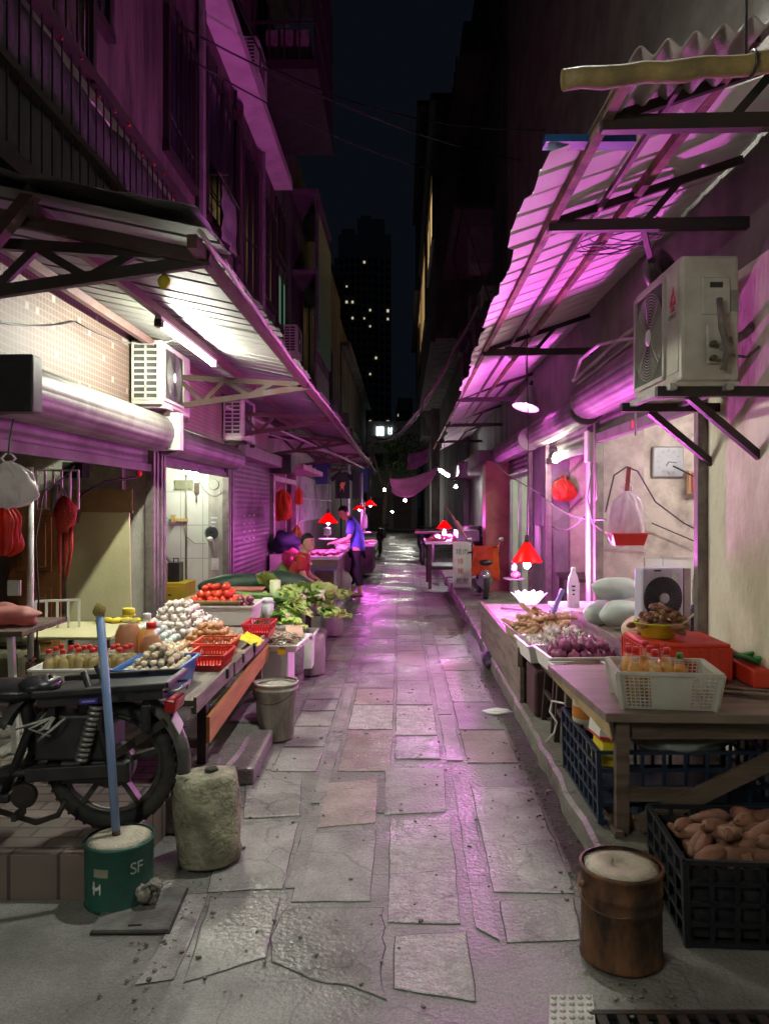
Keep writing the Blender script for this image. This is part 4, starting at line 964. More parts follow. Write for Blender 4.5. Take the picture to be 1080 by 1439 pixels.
m = MB()
for k in range(11): m.lathe([(.026, 0), (.03, .008), (.026, .016)], rc + V((-.09 + k * .006, -.115, .05 + k * .022)), 10, rot=(0, R(12), 0))
m.build('shock_spring', M('spring', (.35, .34, .32), .35, m=.7), BK)
m = MB()
for k in range(6): m.tube([V((-1.6 + random.uniform(0, .1), wy - .12, .60 + random.uniform(0, .1))), V((-1.55 + random.uniform(-.1, .1), wy - .15, .66)), V((-1.48 + random.uniform(-.02, .05), wy - .12, .70))], .006, 5)
m.build('plastic_scrap', white_bag, BK)
m = MB(); m.tube([(-1.75, wy - .1, .3), (-1.55, wy - .14, .26), (-1.45, wy - .16, .3), (-1.42, wy - .15, .36)], .012, 8); m.tube([(-1.85, wy - .1, .32), (-1.7, wy - .22, .2), (-1.72, wy - .24, .185)], .012, 8); m.build('side_stand', steel_dark, BK)
m = MB(); m.lathe([(.05, -.02), (.055, 0), (.05, .02)], (-1.62, wy - .1, .36), 18, rot=(R(90), 0, 0)); m.box((-1.62, wy - .15, .30), (.02, .09, .03)); m.build('pedal_crank', steel_dark, BK)
m = MB()
for s in (-.08, .08): m.tube([fc + V((0, s, 0)), V((-2.38, wy + s, .72)), V((-2.33, wy + s * .9, .92))], .018, 8)
m.tube([V((-2.33, wy - .3, 1.02)), V((-2.31, wy - .1, .98)), V((-2.33, wy, .92)), V((-2.31, wy + .1, .98)), V((-2.33, wy + .3, 1.02))], .014, 8); m.build('fork', black_p, BK)
m = MB(); m.blob((-2.42, wy, .90), (.06, .08, .07), n=14, m=8, nz=0); m.build('headlamp', M('lamp glass', (.4, .4, .4), .1), BK)
m = MB(); m.grid(lambda u, v: V((-2.30 + .05 * math.sin(v * 3), wy - .17 + .34 * u, .38 + .5 * v)), 6, 8); m.build('leg_shield', black_p, BK, solid=.01)

# ---------------------------------------------------------------- long vegetable table at the left
TB = thing('vegetable_table', 'long low grey plank table with an orange board below its edge', 'table', (-1.5, 5, .12))
m = MB()
for k in range(5): m.bx(-2.06 + k * .2, -1.865 + k * .2, 3.94 + .02 * (k % 2), 6.35, .575, .605 + .002 * (k % 3))
m.build('tabletop', wood_g, TB, bev=.004)
m = MB()
for k, (y0, y1) in enumerate(((3.86, 4.75), (4.76, 5.4), (5.41, 6.0))): m.box((-1.045, (y0 + y1) / 2, .60 - .005 * k), (.018, y1 - y0, .085), (0, 0, R(.6)))
m.add([(-1.06, 3.84, .59), (-1.04, 3.85, .60), (-1.04, 3.96, .56), (-1.06, 3.79, .545)], [(0, 1, 2, 3)])
m.build('edge_board', wood_g, TB, bev=.003)
for y in (4.55, 5.0, 5.38):
    m = MB(); m.box((-1.034, y, .615), (.02, .035, .06)); m.build('clip', black_p, TB, bev=.004)
m = MB(); m.hexa([(-1.05, 4.12, .33), (-1.03, 4.12, .33), (-1.03, 5.95, .43), (-1.05, 5.95, .43), (-1.05, 4.12, .475), (-1.03, 4.12, .475), (-1.03, 5.95, .545), (-1.05, 5.95, .545)]); m.build('lower_board', wood_o, TB, bev=.003)
for x, y in ((-1.09, 4.2), (-1.09, 5.85), (-1.98, 4.2), (-1.98, 5.85)):
    m = MB(); m.bar((x, y, .12), (x, y, .575), .05); m.build('leg', wood_d if y < 5 else wood_g, TB, bev=.003)
m = MB(); m.bar((-1.09, 5.82, .15), (-1.09, 5.3, .52), .035); m.bar((-1.98, 4.22, .3), (-1.1, 4.22, .3), .03, .04); m.build('brace', wood_g, TB)
# blue tub with mushrooms
tray('blue_tub', 'blue plastic tub full of pale round mushrooms at the table corner', 'tub', (-1.34, 4.22, .606), .27, .40, .14, blue_p, 0, .025)
mush = one('mushroom', 'mushroom', M('mushroom', (.66, .56, .38), .6, c2=(.4, .28, .15), rnd=.18, sc=14), lambda m: m.lathe([(.008, -.02), (.010, -.004), (.021, .0), (.024, .012), (.016, .024), (.001, .028)], n=10, capt=False))
strew(mush, mound(-1.34, 4.25, .72, .135, .20, .040, 4), 'pale round mushroom heaped in the blue tub', 'mushrooms in the blue tub', (.75, .95), flat=2)
egg = one('egg', 'egg', M('cream egg', (.70, .58, .38), .5, c2=(.55, .42, .24), rnd=.08), eggf(.021))
strew(egg, mound(-1.50, 4.86, .635, .19, .22, .045, 3, shrink=.2), 'cream coloured egg in the heap behind the blue tub', 'cream eggs heaped on the left table')
egg = one('egg', 'egg', M('brown egg', (.52, .27, .13), .5, c2=(.4, .19, .08), rnd=.12), eggf(.022))
strew(egg, mound(-1.36, 5.48, .64, .2, .2, .047, 4, shrink=.2), 'brown egg in the heap behind the red baskets', 'brown eggs heaped on the left table')
egg = one('egg', 'egg', M('blue egg', (.55, .63, .58), .5, c2=(.42, .52, .48), rnd=.1), eggf(.024))
strew(egg, mound(-1.78, 5.36, .64, .15, .34, .05, 4, shrink=.2), 'pale blue duck egg in the heap before the garlic', 'blue duck eggs heaped on the left table')
def garlicf(m):
    m.blob((0, 0, 0), (.026, .026, .021), nz=.22, n=12, m=7, fr=3); m.lathe([(.012, .015), (.005, .03), (.003, .045)], n=6)
garlic = one('garlic_bulb', 'garlic', M('garlic', (.72, .67, .6), .6, c2=(.55, .42, .42), rnd=.1, sc=20), garlicf)
strew(garlic, mound(-1.74, 6.02, .66, .25, .30, .058, 5, shrink=.16), 'white garlic bulb in the heap behind the duck eggs', 'garlic bulbs heaped on the left table')
def basket(label, c, wx, wy, h, mat, rot=0):
    T = thing('basket', label, 'basket', c)
    m = MB(); m.openbox(c, wx, wy, h * .35, .004, .0, 0, rot); m.build('bottom', mat, T)
    m = MB(); a, b = wx / 2, wy / 2; c = V(c); Mz = Matrix.Rotation(rot, 3, 'Z'); fl = .015
    cs = [(-1, -1), (1, -1), (1, 1), (-1, 1)]
    for i in range(4):
        (x0, y0), (x1, y1) = cs[i], cs[(i + 1) % 4]; L = wx if i % 2 == 0 else wy
        q = lambda x, y, k, z: c + Mz @ V((x * (a + k), y * (b + k), z))
        m.lattice(q(x0, y0, 0, h * .35), q(x1, y1, 0, h * .35), q(x1, y1, fl, h), q(x0, y0, fl, h), int(L / .018), 1, .005, .006)
        m.bar(q(x0, y0, fl, h), q(x1, y1, fl, h), .012, .01)
    m.build('slatted_side', mat, T)
    return T
basket('empty red plastic basket, the nearer of two on the left table', (-1.19, 4.78, .61), .2, .3, .09, red_p)
basket('empty orange red basket behind the nearer red one', (-1.24, 5.12, .61), .22, .28, .10, M('orange red', (.72, .10, .04), .35))
basket('bright red basket past the brown eggs at the table end', (-1.1, 5.95, .61), .18, .3, .10, M('bright red', (.7, .04, .06), .35))
m = MB(); m.grid(lambda u, v: V((-1.14 + .13 * u, 5.36 + .3 * v, .68 - .06 * u + .02 * noise.noise(V((u * 4, v * 4, 2))))), 8, 8)
solo(m, 'yellow_cloth', yellow_p, 'yellow plastic sheet over the edge beside the brown eggs', 'sheet', solid=.002)
lumpbag('plastic_bag', 'small mint green plastic bag on the left table', (-1.66, 4.52, .645), (.07, .05, .035), M('mint bag', (.35, .6, .48), .4, trl=.3, bump=.3), 4)
# oil bottles at the back of the table
OT = tray('white_crate', 'white low crate packed with small oil bottles, red caps', 'crate', (-1.78, 4.42, .606), .46, .36, .10, white_plastic, R(3), .03)
m = MB()
for cx in (-1.97, -1.77, -1.62):
    for i in range(4):
        for j in range(3): m.box((cx + i * .018, 4.213 - .0, .635 + j * .02), (.011, .004, .013))
o = m.build('dark_slot', M('maroon slot', (.2, .03, .025), .6), OT)
ob = bottle(.19, .033, M('tea oil', (.50, .36, .03), .1, bump=0, trl=.5))
sp_ = [V((-1.97 + i * .078 + random.uniform(-.008, .008), 4.30 + j * .085 + random.uniform(-.01, .01), .614)) for i in range(6) for j in range(3)]
ob['category'] = 'bottle'
strew(ob, sp_, 'small yellow oil bottle, red cap, in the white crate at left', 'small oil bottles in the white crate', (.97, 1.03), True)
big = bottle(.36, .085, oil_d, yellow_p)
big.name = 'oil_jug'; strew(big, [V((-1.70, 4.78, .606))], 'large jug of amber oil behind the blue pole', None, (1, 1), True); del big['group']
big = bottle(.30, .07, oil_d, red_p)
big.name = 'oil_jug'; strew(big, [V((-1.50, 4.60, .606))], 'middle sized jug of orange oil beside the pale mushrooms', None, (1, 1), True); del big['group']
big = bottle(.33, .06, oil, white_plastic)
big.name = 'oil_jug'; strew(big, [V((-1.58, 4.76, .606))], 'tall jug of yellow oil between the amber and orange jugs', None, (1, 1), True); del big['group']

# ---------------------------------------------------------------- second stand: vegetables
ST = thing('vegetable_stand', 'low board stand under the tomatoes and the leafy greens', 'stand', (-1.4, 7.6, .12))
m = MB(); m.bx(-2.1, -.98, 6.75, 8.8, .50, .535); m.build('board', wood_g, ST, bev=.004)
for x in (-2.0, -1.06):
    for y in (6.85, 8.7):
        m = MB(); m.bar((x, y, .12), (x, y, .5), .06); m.build('leg', wood_d, ST)
wcr = M('white crate', (.70, .69, .65), .45, c2=(.5, .47, .4), amt=.4)
tray('white_crate', 'white crate behind the red basket, dark onions at its edge', 'crate', (-1.52, 6.65, .606), .5, .42, .16, wcr, 0, .02)
tray('white_crate', 'taller white crate of melons and cucumbers behind the tomatoes', 'crate', (-1.5, 7.7, .536),   .7, .9, .13, wcr, 0, .02)
TBk = tray('tomato_basket', 'tan woven basket heaped with red tomatoes', 'basket', (-1.60, 6.62, .74), .42, .34, .07, M('tan basket', (.45, .30, .15), .7, bump=.5, bs=90), 0, .04)
tom = one('tomato', 'tomato', M('tomato', (.55, .035, .02), .22, c2=(.6, .10, .03), rnd=.15), lambda m: m.blob((0, 0, 0), (.034, .034, .028), nz=.06, n=12, m=8))
strew(tom, mound(-1.60, 6.62, .80, .2, .17, .066, 3), 'red tomato heaped in the tan basket', 'tomatoes in the tan basket')
oni = one('onion', 'onion', M('red onion', (.16, .03, .06), .3, c2=(.28, .08, .10), rnd=.25, sc=12), lambda m: m.lathe([(.004, -.028), (.02, -.024), (.034, 0), (.028, .018), (.01, .03), (.003, .045)], n=12))
strew(oni, mound(-1.33, 6.48, .76, .1, .06, .066, 2), 'dark red onion at the front of the tomato basket', 'dark onions beside the tomatoes', flat=2)
def cucf(m): m.tube([(-.16, 0, 0), (-.14, .0, .004), (-.05, .008, .01), (.06, .006, .01), (.14, 0, .003), (.16, 0, 0)], [.008, .022, .028, .028, .022, .008], 10)
cuc = one('cucumber', 'cucumber', M('cucumber', (.07, .17, .035), .45, c2=(.16, .26, .08), sc=18, rnd=.2, bump=.3), cucf)
strew(cuc, [V((-1.52 + i * .06, 7.15 + random.uniform(-.05, .05), .70 + .03 * (i % 2) + (.04 if 0 < i < 5 else 0))) for i in range(6)], 'green cucumber lying in the white crate behind the tomatoes', 'cucumbers in the white crate')
for o in [o for o in bpy.data.objects if o.name.startswith('cucumber')]: o.rotation_euler = (0, random.uniform(-.1, .1), random.uniform(-.25, .25))
def melon(label, c, L, r, rot, mat):
    m = MB(); m.blob((0, 0, 0), (L, r, r), nz=.06, n=20, m=14); o = m.build('winter_melon', mat, None, (0, 0, 0)); o.location = c; o.rotation_euler = rot; tag(o, label, 'melon'); return o
mel = M('dark melon', (.018, .055, .03), .5, c2=(.06, .10, .07), amt=.6, sc=7)
melon('long dark green winter melon lying left, behind the cucumbers', (-1.83, 8.35, .755), .38, .115, (0, R(-4), R(8)), mel)
melon('dark green winter melon lying right, nearest the man in red', (-1.33, 8.6, .75), .36, .13, (0, R(7), R(-12)), mel)
m = MB(); m.openbox((-1.62, 8.0, .68), .3, .2, .07, .005, .02, .01); solo(m, 'pink_tray', M('pink tray', (.65, .25, .18), .5), 'pale pink tray below the dark melons', 'tray')
# leafy greens
leaf_l = M('pale leaf', (.50, .66, .20), .5, c2=(.24, .42, .08), sc=9, trl=.25, rnd=.2, bump=.3, bs=30)
leaf_d = M('dark leaf', (.20, .38, .07), .5, c2=(.10, .24, .04), sc=9, trl=.25, rnd=.2, bump=.3, bs=30)
stalk = M('pale stalk', (.62, .66, .42), .4, rnd=.1)
def greens(name, lm, n, L, w):
    t = thing(name, '', 'vegetable'); m = MB(); s = MB(); rr = random.Random(n)
    for k in range(n):
        a = rr.uniform(-.6, .6); e = rr.uniform(.02, .42); q = rr.uniform(.75, 1.1); tw = rr.uniform(-.6, .6)
        def P(u, v, a=a, e=e, q=q, tw=tw, k=k):
            d = L * (.28 + .72 * v) * q; x = (u - .5) * w * math.sin(math.pi * min(1, .12 + v * .84)) ** .7
            z = d * math.sin(e) * (1 - .55 * v) + .03 * math.sin(v * 7 + k) * abs(u - .5) + .012 * math.sin(u * 9 + v * 11 + k)
            y = d * math.cos(e)
            return V((y * math.sin(a) + x * math.cos(a), y * math.cos(a) - x * math.sin(a), z + x * tw * .5))
        m.grid(P, 4, 6)
        s.tube([(0, .02 * k / n, .01), P(.5, .0) + V((0, 0, -.004)), P(.5, .35) + V((0, 0, -.004))], [.016, .011, .004], 5)
    s.build('stalk', stalk, t); m.build('leaf', lm, t)
    return t
g1 = greens('leafy_greens', leaf_l, 15, .30, .13)
g2 = greens('leafy_greens', leaf_d, 16, .26, .09)
sp1 = [V((-1.04 + .22 * math.sin(i * 2.4), 7.2 + i * .062, .545 + .04 * (i % 3) + .06 * min(1, i / 9))) for i in range(25)]
strew(g1, sp1, 'pale green lettuce bunch in the pile on the stand', 'pale lettuce bunches on the stand', (.9, 1.2), 2)
sp2 = [V((-1.16 + .15 * math.sin(i * 2.1), 6.98 + i * .065, .56 + .035 * (i % 3))) for i in range(10)]
strew(g2, sp2, 'dark green leafy bunch at the near end of the greens', 'dark leafy bunches on the stand', (.85, 1.1), 2)
g3 = copy_tree(g1, (-1.33, 8.2, .68), (R(50), 0, R(140)), 'pale cabbage bunch standing upright before the right melon'); del g3['group']
g4 = copy_tree(g2, PY(404, 826, 10.5), (R(85), 0, R(10)), 'tall green leaves standing up behind the man in red', scale=1.25); del g4['group']
m = MB(); m.tube([(-1.28, 7.75, .55), (-1.28, 7.75, .86)], .055, 14); solo(m, 'cut_melon', M('pale melon flesh', (.6, .66, .40), .5, c2=(.45, .55, .26)), 'pale cut gourd piece standing among the melons', 'gourd')
lumpbag('plastic_bag', 'bright green plastic bag behind the lettuces', (-1.12, 8.75, .66), (.17, .12, .10), green_bag, 2)
lumpbag('plastic_bag', 'clear grey plastic bag of goods between the melons and lettuces', (-1.18, 8.15, .62), (.12, .12, .09), M('grey clear bag', (.4, .42, .42), .25, trl=.3, bump=.4, bs=14), 6)
m = MB(); m.lathe([(.055, 0), (.055, .17), (.04, .19), (.05, .2), (.05, .23), (.03, .235)], (-1.22, 6.98, .54), 16); m.bar((-1.30, 6.98, .73), (-1.16, 6.98, .73), .02); solo(m, 'spray_bottle', M('grey white plastic', (.6, .62, .62), .35), 'white plastic bottle standing before the leafy greens', 'bottle')
# tray of dried roots on the foam box
RT = tray('root_tray', 'white tray of dried roots with a yellow price tag on its front', 'tray', (-.985, 6.22, .475), .36, .55, .05, styro, R(-4), .012, .012, .01)
m = MB(); m.box((-.93, 5.928, .488), (.06, .006, .055)); m.build('price_tag', M('tag yellow', (.72, .4, .02), .5), RT)
m = MB(); m.box((-.93, 5.926, .520), (.03, .012, .02)); m.build('clip', black_p, RT)
def rootf(m):
    for k in range(5):
        a = random.uniform(0, 6.28); m.tube([(0, 0, 0), (.035 * math.cos(a), .035 * math.sin(a), .012 * random.random()), (.07 * math.cos(a + .4), .07 * math.sin(a + .4), 0)], [.009, .007, .002], 5)
rt = one('dried_root', 'root', M('dried root', (.30, .24, .17), .8, c2=(.18, .13, .09), rnd=.25), rootf)
strew(rt, mound(-.99, 6.20, .505, .15, .24, .06, 2), 'grey brown dried root in the white tray by the bucket', 'dried roots in the white tray', flat=2)
m = MB(); m.box((-.90, 6.42, .56), (.14, .2, .003), (R(20), 0, .2)); solo(m, 'cardboard_piece', M('pinkish card', (.5, .33, .24), .8), 'torn pinkish card lying on the dried roots', 'cardboard')
m = MB(); m.bx(-1.17, -.90, 6.08, 6.45, .122, .45); FB = solo(m, 'foam_box', styro, 'white foam box standing under the tray of dried roots', 'foam box', bev=.02)
tray('white_box', 'white plastic box on the ground below the lettuces', 'box', (-1.0, 7.2, .125), .35, .4, .3, white_plastic, 0, .01)

# ---------------------------------------------------------------- first shop at the left
m = MB(); m.box((-2.83, 7.17, 1.04), (.60, .03, 1.02), (R(3), 0, 0)); solo(m, 'board', board_c, 'cream coloured board leaning against the back wall of the left shop', 'board', bev=.004)
m = MB(); m.box((-2.78, 7.14, 1.65), (.56, .012, .22), (R(2), 0, 0)); m.box((-3.0, 7.13, 1.5), (.03, .01, .1), (0, .3, 0)); solo(m, 'cardboard_sheet', cardboard, 'brown cardboard sheet standing above the cream board', 'cardboard')
DR = thing('wooden_door', 'brown panelled wooden door behind the white rail', 'door', (-3.35, 7.1, .12))
dw = M('door wood', (.40, .20, .07), .5, c2=(.28, .13, .045), sc=5, stretch=(4, 1, .5))
m = MB(); m.bx(-3.62, -3.15, 7.08, 7.12, .13, 1.75); m.build('leaf', dw, DR)
for z in (.35, 1.0):
    m = MB(); m.bx(-3.55, -3.22, 7.065, 7.079, z, z + .5); m.bx(-3.50, -3.27, 7.055, 7.066, z + .05, z + .45); m.build('panel', dw, DR, bev=.006)
pp = PY(43, 800, 5.06)
PO = thing('steel_post', 'white painted steel post at the front of the left shop', 'post', (pp.x, pp.y, .12))
m = MB(); m.tube([(pp.x, pp.y, .12), (pp.x, pp.y, 1.86)], .021, 14); m.build('post', M('white paint', (.62, .66, .64), .35, c2=(.4, .36, .3), amt=.6, sc=9), PO)
m = MB()
for k in range(7): m.tube([(pp.x + .03 * math.cos(k), pp.y + .03 * math.sin(k), .5 + k * .018), (pp.x + .03 * math.cos(k + 2), pp.y + .03 * math.sin(k + 2), .505 + k * .018), (pp.x + .03 * math.cos(k + 4), pp.y + .03 * math.sin(k + 4), .51 + k * .018)], .008, 5)
m.build('rope', M('brown rope', (.3, .14, .10), .9), PO)
def frame2d(name, label, cat, o, ux, w, h, nx, ny, mat, t=.02):
    o = V(o); ux = V(ux).normalized(); T = thing(name, label, cat, o)
    m = MB(); m.lattice(o, o + ux * w, o + ux * w + V((0, 0, h)), o + V((0, 0, h)), nx, ny, t); m.build('bars', mat, T); return T
frame2d('wall_rack', 'white wire rack hung with bags high in the left shop', 'rack', PY(52, 715, 6.2), (1, 0, 0), .335, .31, 5, 1, white_plastic, .016)
frame2d('safety_rail', 'white barred safety rail before the brown door', 'rail', PY(50, 889, 5.9) , (1, .35, 0), .31, .24, 4, 1, white_plastic, .018)
hangbag('plastic_bag', 'full white carrier bag hanging from a green string at the left edge', PY(12, 648, 4.35), .25, .26, white_bag, 1)
m = MB(); q = PY(12, 640, 4.35); m.tube([q, q + V((.01, 0, .1)), q + V((.0, .1, .32))], .005, 5); solo(m, 'string', M('green string', (.03, .3, .06), .6), 'green string holding the white carrier bag', 'string')
hangbag('plastic_bag', 'red carrier bag hanging below the white one', PY(6, 702, 4.45), .2, .32, red_bag, 5)
hangbag('plastic_bag', 'grey white cloth bag hanging from the rack', PY(82, 678, 6.15), .12, .25, M('grey bag', (.5, .45, .46), .6, trl=.2, bump=.3, bs=14), 3)
nb = PY(92, 700, 6.1); NB = thing('net_bag', 'red net bag with stringy ends hanging from the rack', 'bag', nb - V((0, 0, .62)))
m = MB(); m.blob(nb - V((0, 0, .13)), (.085, .05, .15), nz=.35, n=14, m=10, seed=8); m.build('bag_body', net_red, NB)
m = MB()
for k in range(9): x = random.uniform(-.05, .05); m.tube([nb + V((x, 0, -.2)), nb + V((x * 1.2 - .01, .01, -.4)), nb + V((x * .6 - .02, 0, -.5 - random.uniform(0, .16)))], [.014, .011, .003], 5)
m.build('strand', net_red, NB)
m = MB(); m.bx(-3.05, -2.87, 6.9, 7.05, 1.86, 2.0); m.tube([(-2.95, 7, 1.86), (-2.95, 7, 1.5)], .01, 6); SPK = solo(m, 'speaker', black_p, 'small black box hung under the shop ceiling', 'box')
m = MB(); m.tube([(-2.47, 7.15, 1.87), (-2.7, 7.0, 1.83), (-2.85, 6.9, 1.72), (-2.9, 6.85, 1.66)], .012, 6); solo(m, 'metal_arm', steel_dark, 'dark metal arm reaching in from the shutter post', 'arm')
lumpbag('red_rag', 'tiny red rag tied to the shutter post', (-2.45, 7.16, 1.93), (.03, .03, .05), red_p, 2, 'rag')
CTb = thing('side_table', 'cream topped small table carrying yellow packets in the left shop', 'table', (-2.4, 5.95, .12))
m = MB(); m.bx(-2.74, -2.10, 5.55, 6.3, .635, .66); m.build('tabletop', board_c, CTb, bev=.006)
for x in (-2.68, -2.16):
    for y in (5.62, 6.22):
        m = MB(); m.bar((x, y, .12), (x, y, .635), .035); m.build('leg', wood_b, CTb)
yp = one('yellow_packet', 'packet', yellow_p, lambda m: m.blob((0, 0, 0), (.05, .03, .022), nz=.25, n=12, m=8))
strew(yp, [V((-2.45 + i * .075, 6.2 + .02 * (i % 2), .684)) for i in range(5)], 'yellow packet in the row on the cream table', 'yellow packets on the cream table', flat=True)
LT = thing('wooden_table', 'brown plank table at the left edge with a pink bag on it', 'table', (-2.6, 4.6, .12))
m = MB(); m.bx(-3.2, -2.25, 4.55, 5.15, .83, .86); m.build('tabletop', wood_b, LT, bev=.004)
for x in (-3.1, -2.32):
    m = MB(); m.bar((x, 4.62, .12), (x - .03, 4.62, .83), .035); m.build('leg', white_plastic, LT)
lumpbag('plastic_bag', 'crumpled pink red plastic bag on the brown plank table', (-2.42, 4.8, .925), (.17, .10, .065), pink_bag, 3, nz=.5)
for k, (x, y, z, w, d, h, lab) in enumerate(((-2.75, 6.5, .12, .5, .4, .28, 'dark grey bundle under the cream table'), (-3.3, 6.2, .12, .6, .5, .35, 'olive tarp wrapped bundle behind the white post'), (-3.25, 6.25, .48, .5, .4, .2, 'dark box on the olive bundle'))):
    m = MB(); m.box((x, y, z + h / 2), (w, d, h), (0, 0, .1 * k)); solo(m, 'bundle', M('olive bundle', (.12, .11, .06), .8, c2=(.05, .05, .03), bump=.5, bs=10), lab, 'bundle', bev=.05)
m = MB(); m.box((-3.05, 6.05, .96), (.10, .02, .12)); m.box((-3.05, 6.037, .96), (.08, .008, .09)); solo(m, 'white_box', white_plastic, 'small pale framed box hung at the white rail', 'box')
m = MB(); m.tube(wire(PY(105, 655, 6.2), PY(62, 690, 5.2), .02) + [PY(50, 760, 5.2), PY(55, 850, 5.3), PY(52, 900, 5.3)], .006, 5); solo(m, 'cable', black_p, 'thin black cable hanging beside the white post', 'cable')

# ---------------------------------------------------------------- white tiled shop
YC = thing('yellow_cabinet', 'yellow cabinet against the white tiled wall', 'cabinet', (-2.95, 10.1, .12))
yel = M('yellow paint', (.58, .42, .03), .5, c2=(.42, .28, .02), sc=4)
m = MB(); m.bx(-3.15, -2.78, 9.85, 10.35, .125, .62); m.build('body', yel, YC, bev=.008)
m = MB(); m.bx(-3.12, -2.81, 9.835, 9.85, .2, .58); m.build('door', yel, YC, bev=.004)
m = MB(); m.bx(-2.99, -2.95, 9.82, 9.835, .46, .48); m.build('handle', wood_d, YC)
m = MB(); m.bx(-3.05, -2.90, 10.0, 10.2, .62, .87); m.lathe([(.045, 0), (.05, .012)], (-2.975, 9.998, .70), 14, rot=(R(90), 0, 0)); m.lathe([(.025, 0), (.03, .012)], (-2.975, 9.998, .80), 12, rot=(R(90), 0, 0)); m.tube([(-3.0, 10.1, .87), (-3.0, 10.1, .92), (-2.94, 10.1, .92), (-2.94, 10.1, .87)], .01, 6); solo(m, 'radio', black_p, 'black radio standing on the yellow cabinet', 'radio', bev=.01)
WS_ = thing('wooden_shelf', 'pale wooden shelf unit beside the yellow cabinet', 'shelf', (-3.4, 10.1, .12))
m = MB(); m.bx(-3.75, -3.12, 9.9, 10.35, .80, .84); m.bx(-3.75, -3.7, 9.9, 10.35, .12, .8); m.bx(-3.2, -3.16, 10.1, 10.35, .12, .8); m.build('shelf_frame', M('pale wood', (.45, .33, .16), .6), WS_)
m = MB(); m.blob((-3.38, 10.1, .89), (.09, .08, .05), nz=.1); solo(m, 'rice_bowl', white_plastic, 'white bowl on the pale shelf', 'bowl')
m = MB(); m.lathe([(.05, 0), (.055, .1), (.02, .18), (.02, .21)], (-3.22, 10.15, .84), 14); solo(m, 'kettle', black_p, 'dark kettle on the pale shelf', 'kettle')
m = MB(); m.tube([(-3.5, 10.35, 1.25), (-3.3, 10.33, 1.1), (-3.1, 10.3, .85), (-3.05, 10.28, .7)], .022, 8); solo(m, 'hose', M('grey hose', (.2, .2, .19), .5), 'grey hose slanting down the tiled wall', 'hose')
STl = thing('stool', 'brown round stool in the tiled shop', 'stool', (-3.15, 9.35, .12))
m = MB(); m.lathe([(.15, .5), (.16, .51), (.16, .535), (.15, .54)], (-3.15, 9.35, .0), 18); m.build('seat', wood_b, STl)
for k in range(4):
    a = k * 1.57 + .7; m = MB(); m.bar((-3.15 + .16 * math.cos(a), 9.35 + .16 * math.sin(a), .12), (-3.15 + .1 * math.cos(a), 9.35 + .1 * math.sin(a), .5), .03); m.build('leg', wood_b, STl)
yw = 10.415
m = MB(); m.bx(-2.62, -2.36 - .08, yw - .012, yw, 1.05, 1.52); PS = solo(m, 'poster', M('blue poster', (.07, .27, .48), .5, c2=(.2, .42, .6), sc=8, amt=.5), 'blue notice poster on the white tiled wall behind the fan', 'poster')
for k in range(3):
    m = MB(); m.bx(-2.585, -2.50 - .02 * k, yw - .016, yw - .013, 1.44 - k * .06, 1.46 - k * .06); m.build('text_line', M('poster text', (.6, .7, .78), .5), PS)
FN = thing('clip_fan', 'black caged fan with white hub on the tiled wall', 'fan', (-2.56, yw - .1, 1.2))
fc_ = V((-2.555, yw - .12, 1.245)); m = MB()
for rr in (.03, .05, .07, .09): m.tube([fc_ + V((rr * math.cos(a), .012 * (1 - rr / .1), rr * math.sin(a))) for a in [k * .2618 for k in range(24)]], .003, 5, closed=True)
for k in range(14): a = k * .449; m.tube([fc_ + V((0, -.014, 0)), fc_ + V((.09 * math.cos(a), 0, .09 * math.sin(a)))], .002, 4)
m.build('cage', black_p, FN)
m = MB(); m.lathe([(.085, 0), (.085, .005)], fc_ + V((0, .015, 0)), 20, rot=(R(90), 0, 0)); m.build('blade', M('fan blade', (.10, .10, .11), .4), FN)
m = MB(); m.blob(fc_ + V((-.015, -.01, -.08)), (.045, .03, .035), nz=.1); m.tube([fc_ + V((0, .03, -.05)), fc_ + V((.02, .06, -.15)), fc_ + V((.03, .09, -.32))], .012, 6); m.build('base', white_plastic, FN)
WL_ = thing('wall_socket', 'white wall socket below the fan', 'socket', (-2.53, yw, .8))
m = MB(); m.bx(-2.58, -2.48, yw - .03, yw, .74, .90); m.build('plate', white_plastic, WL_, bev=.006)
m = MB(); m.bx(-2.56, -2.51, yw - .06, yw - .03, .78, .85); m.build('plug', white_plastic, WL_, bev=.006)
m = MB(); m.bx(-3.05, -2.9, yw - .05, yw, 1.40, 1.44); m.box((-3.08, yw - .05, 1.44), (.05, .06, .1)); solo(m, 'wall_clamp', M('tan holder', (.55, .40, .16), .5), 'tan wooden holder clamp on the tiled wall', 'holder')
m = MB(); m.bx(-3.07, -2.83, yw - .02, yw, 1.83, 1.96)
for k in range(6): m.bx(-3.05, -2.85, yw - .026, yw - .02, 1.845 + k * .018, 1.852 + k * .018)
solo(m, 'wall_vent', M('olive plate', (.24, .24, .15), .6), 'grey green slotted plate high on the tiled wall', 'vent')
m = MB(); m.bx(-2.81, -2.75, yw - .03, yw, 1.78, 1.92); m.tube([(-2.78, yw - .02, 1.78), (-2.78, yw - .02, 1.66)], .01, 6); solo(m, 'hanging_tool', wood_b, 'brown brush hanging under the short tube lamp', 'brush')
m = MB(); m.tube(wire((-3.35, yw - .02, 1.7), (-3.08, yw - .04, 1.4), .06), .006, 5); m.tube([(-2.95, yw - .02, 1.4), (-2.92, yw - .02, 1.2), (-2.8, yw - .03, 1.1), (-2.64, yw - .05, 1.1)], .006, 5); m.tube([(-2.92, yw - .012, 2.3), (-2.92, yw - .012, .6)], .014, 6)
solo(m, 'wall_cable', M('grey cable', (.28, .27, .22), .6), 'loose cables running over the white tiled wall', 'cable')
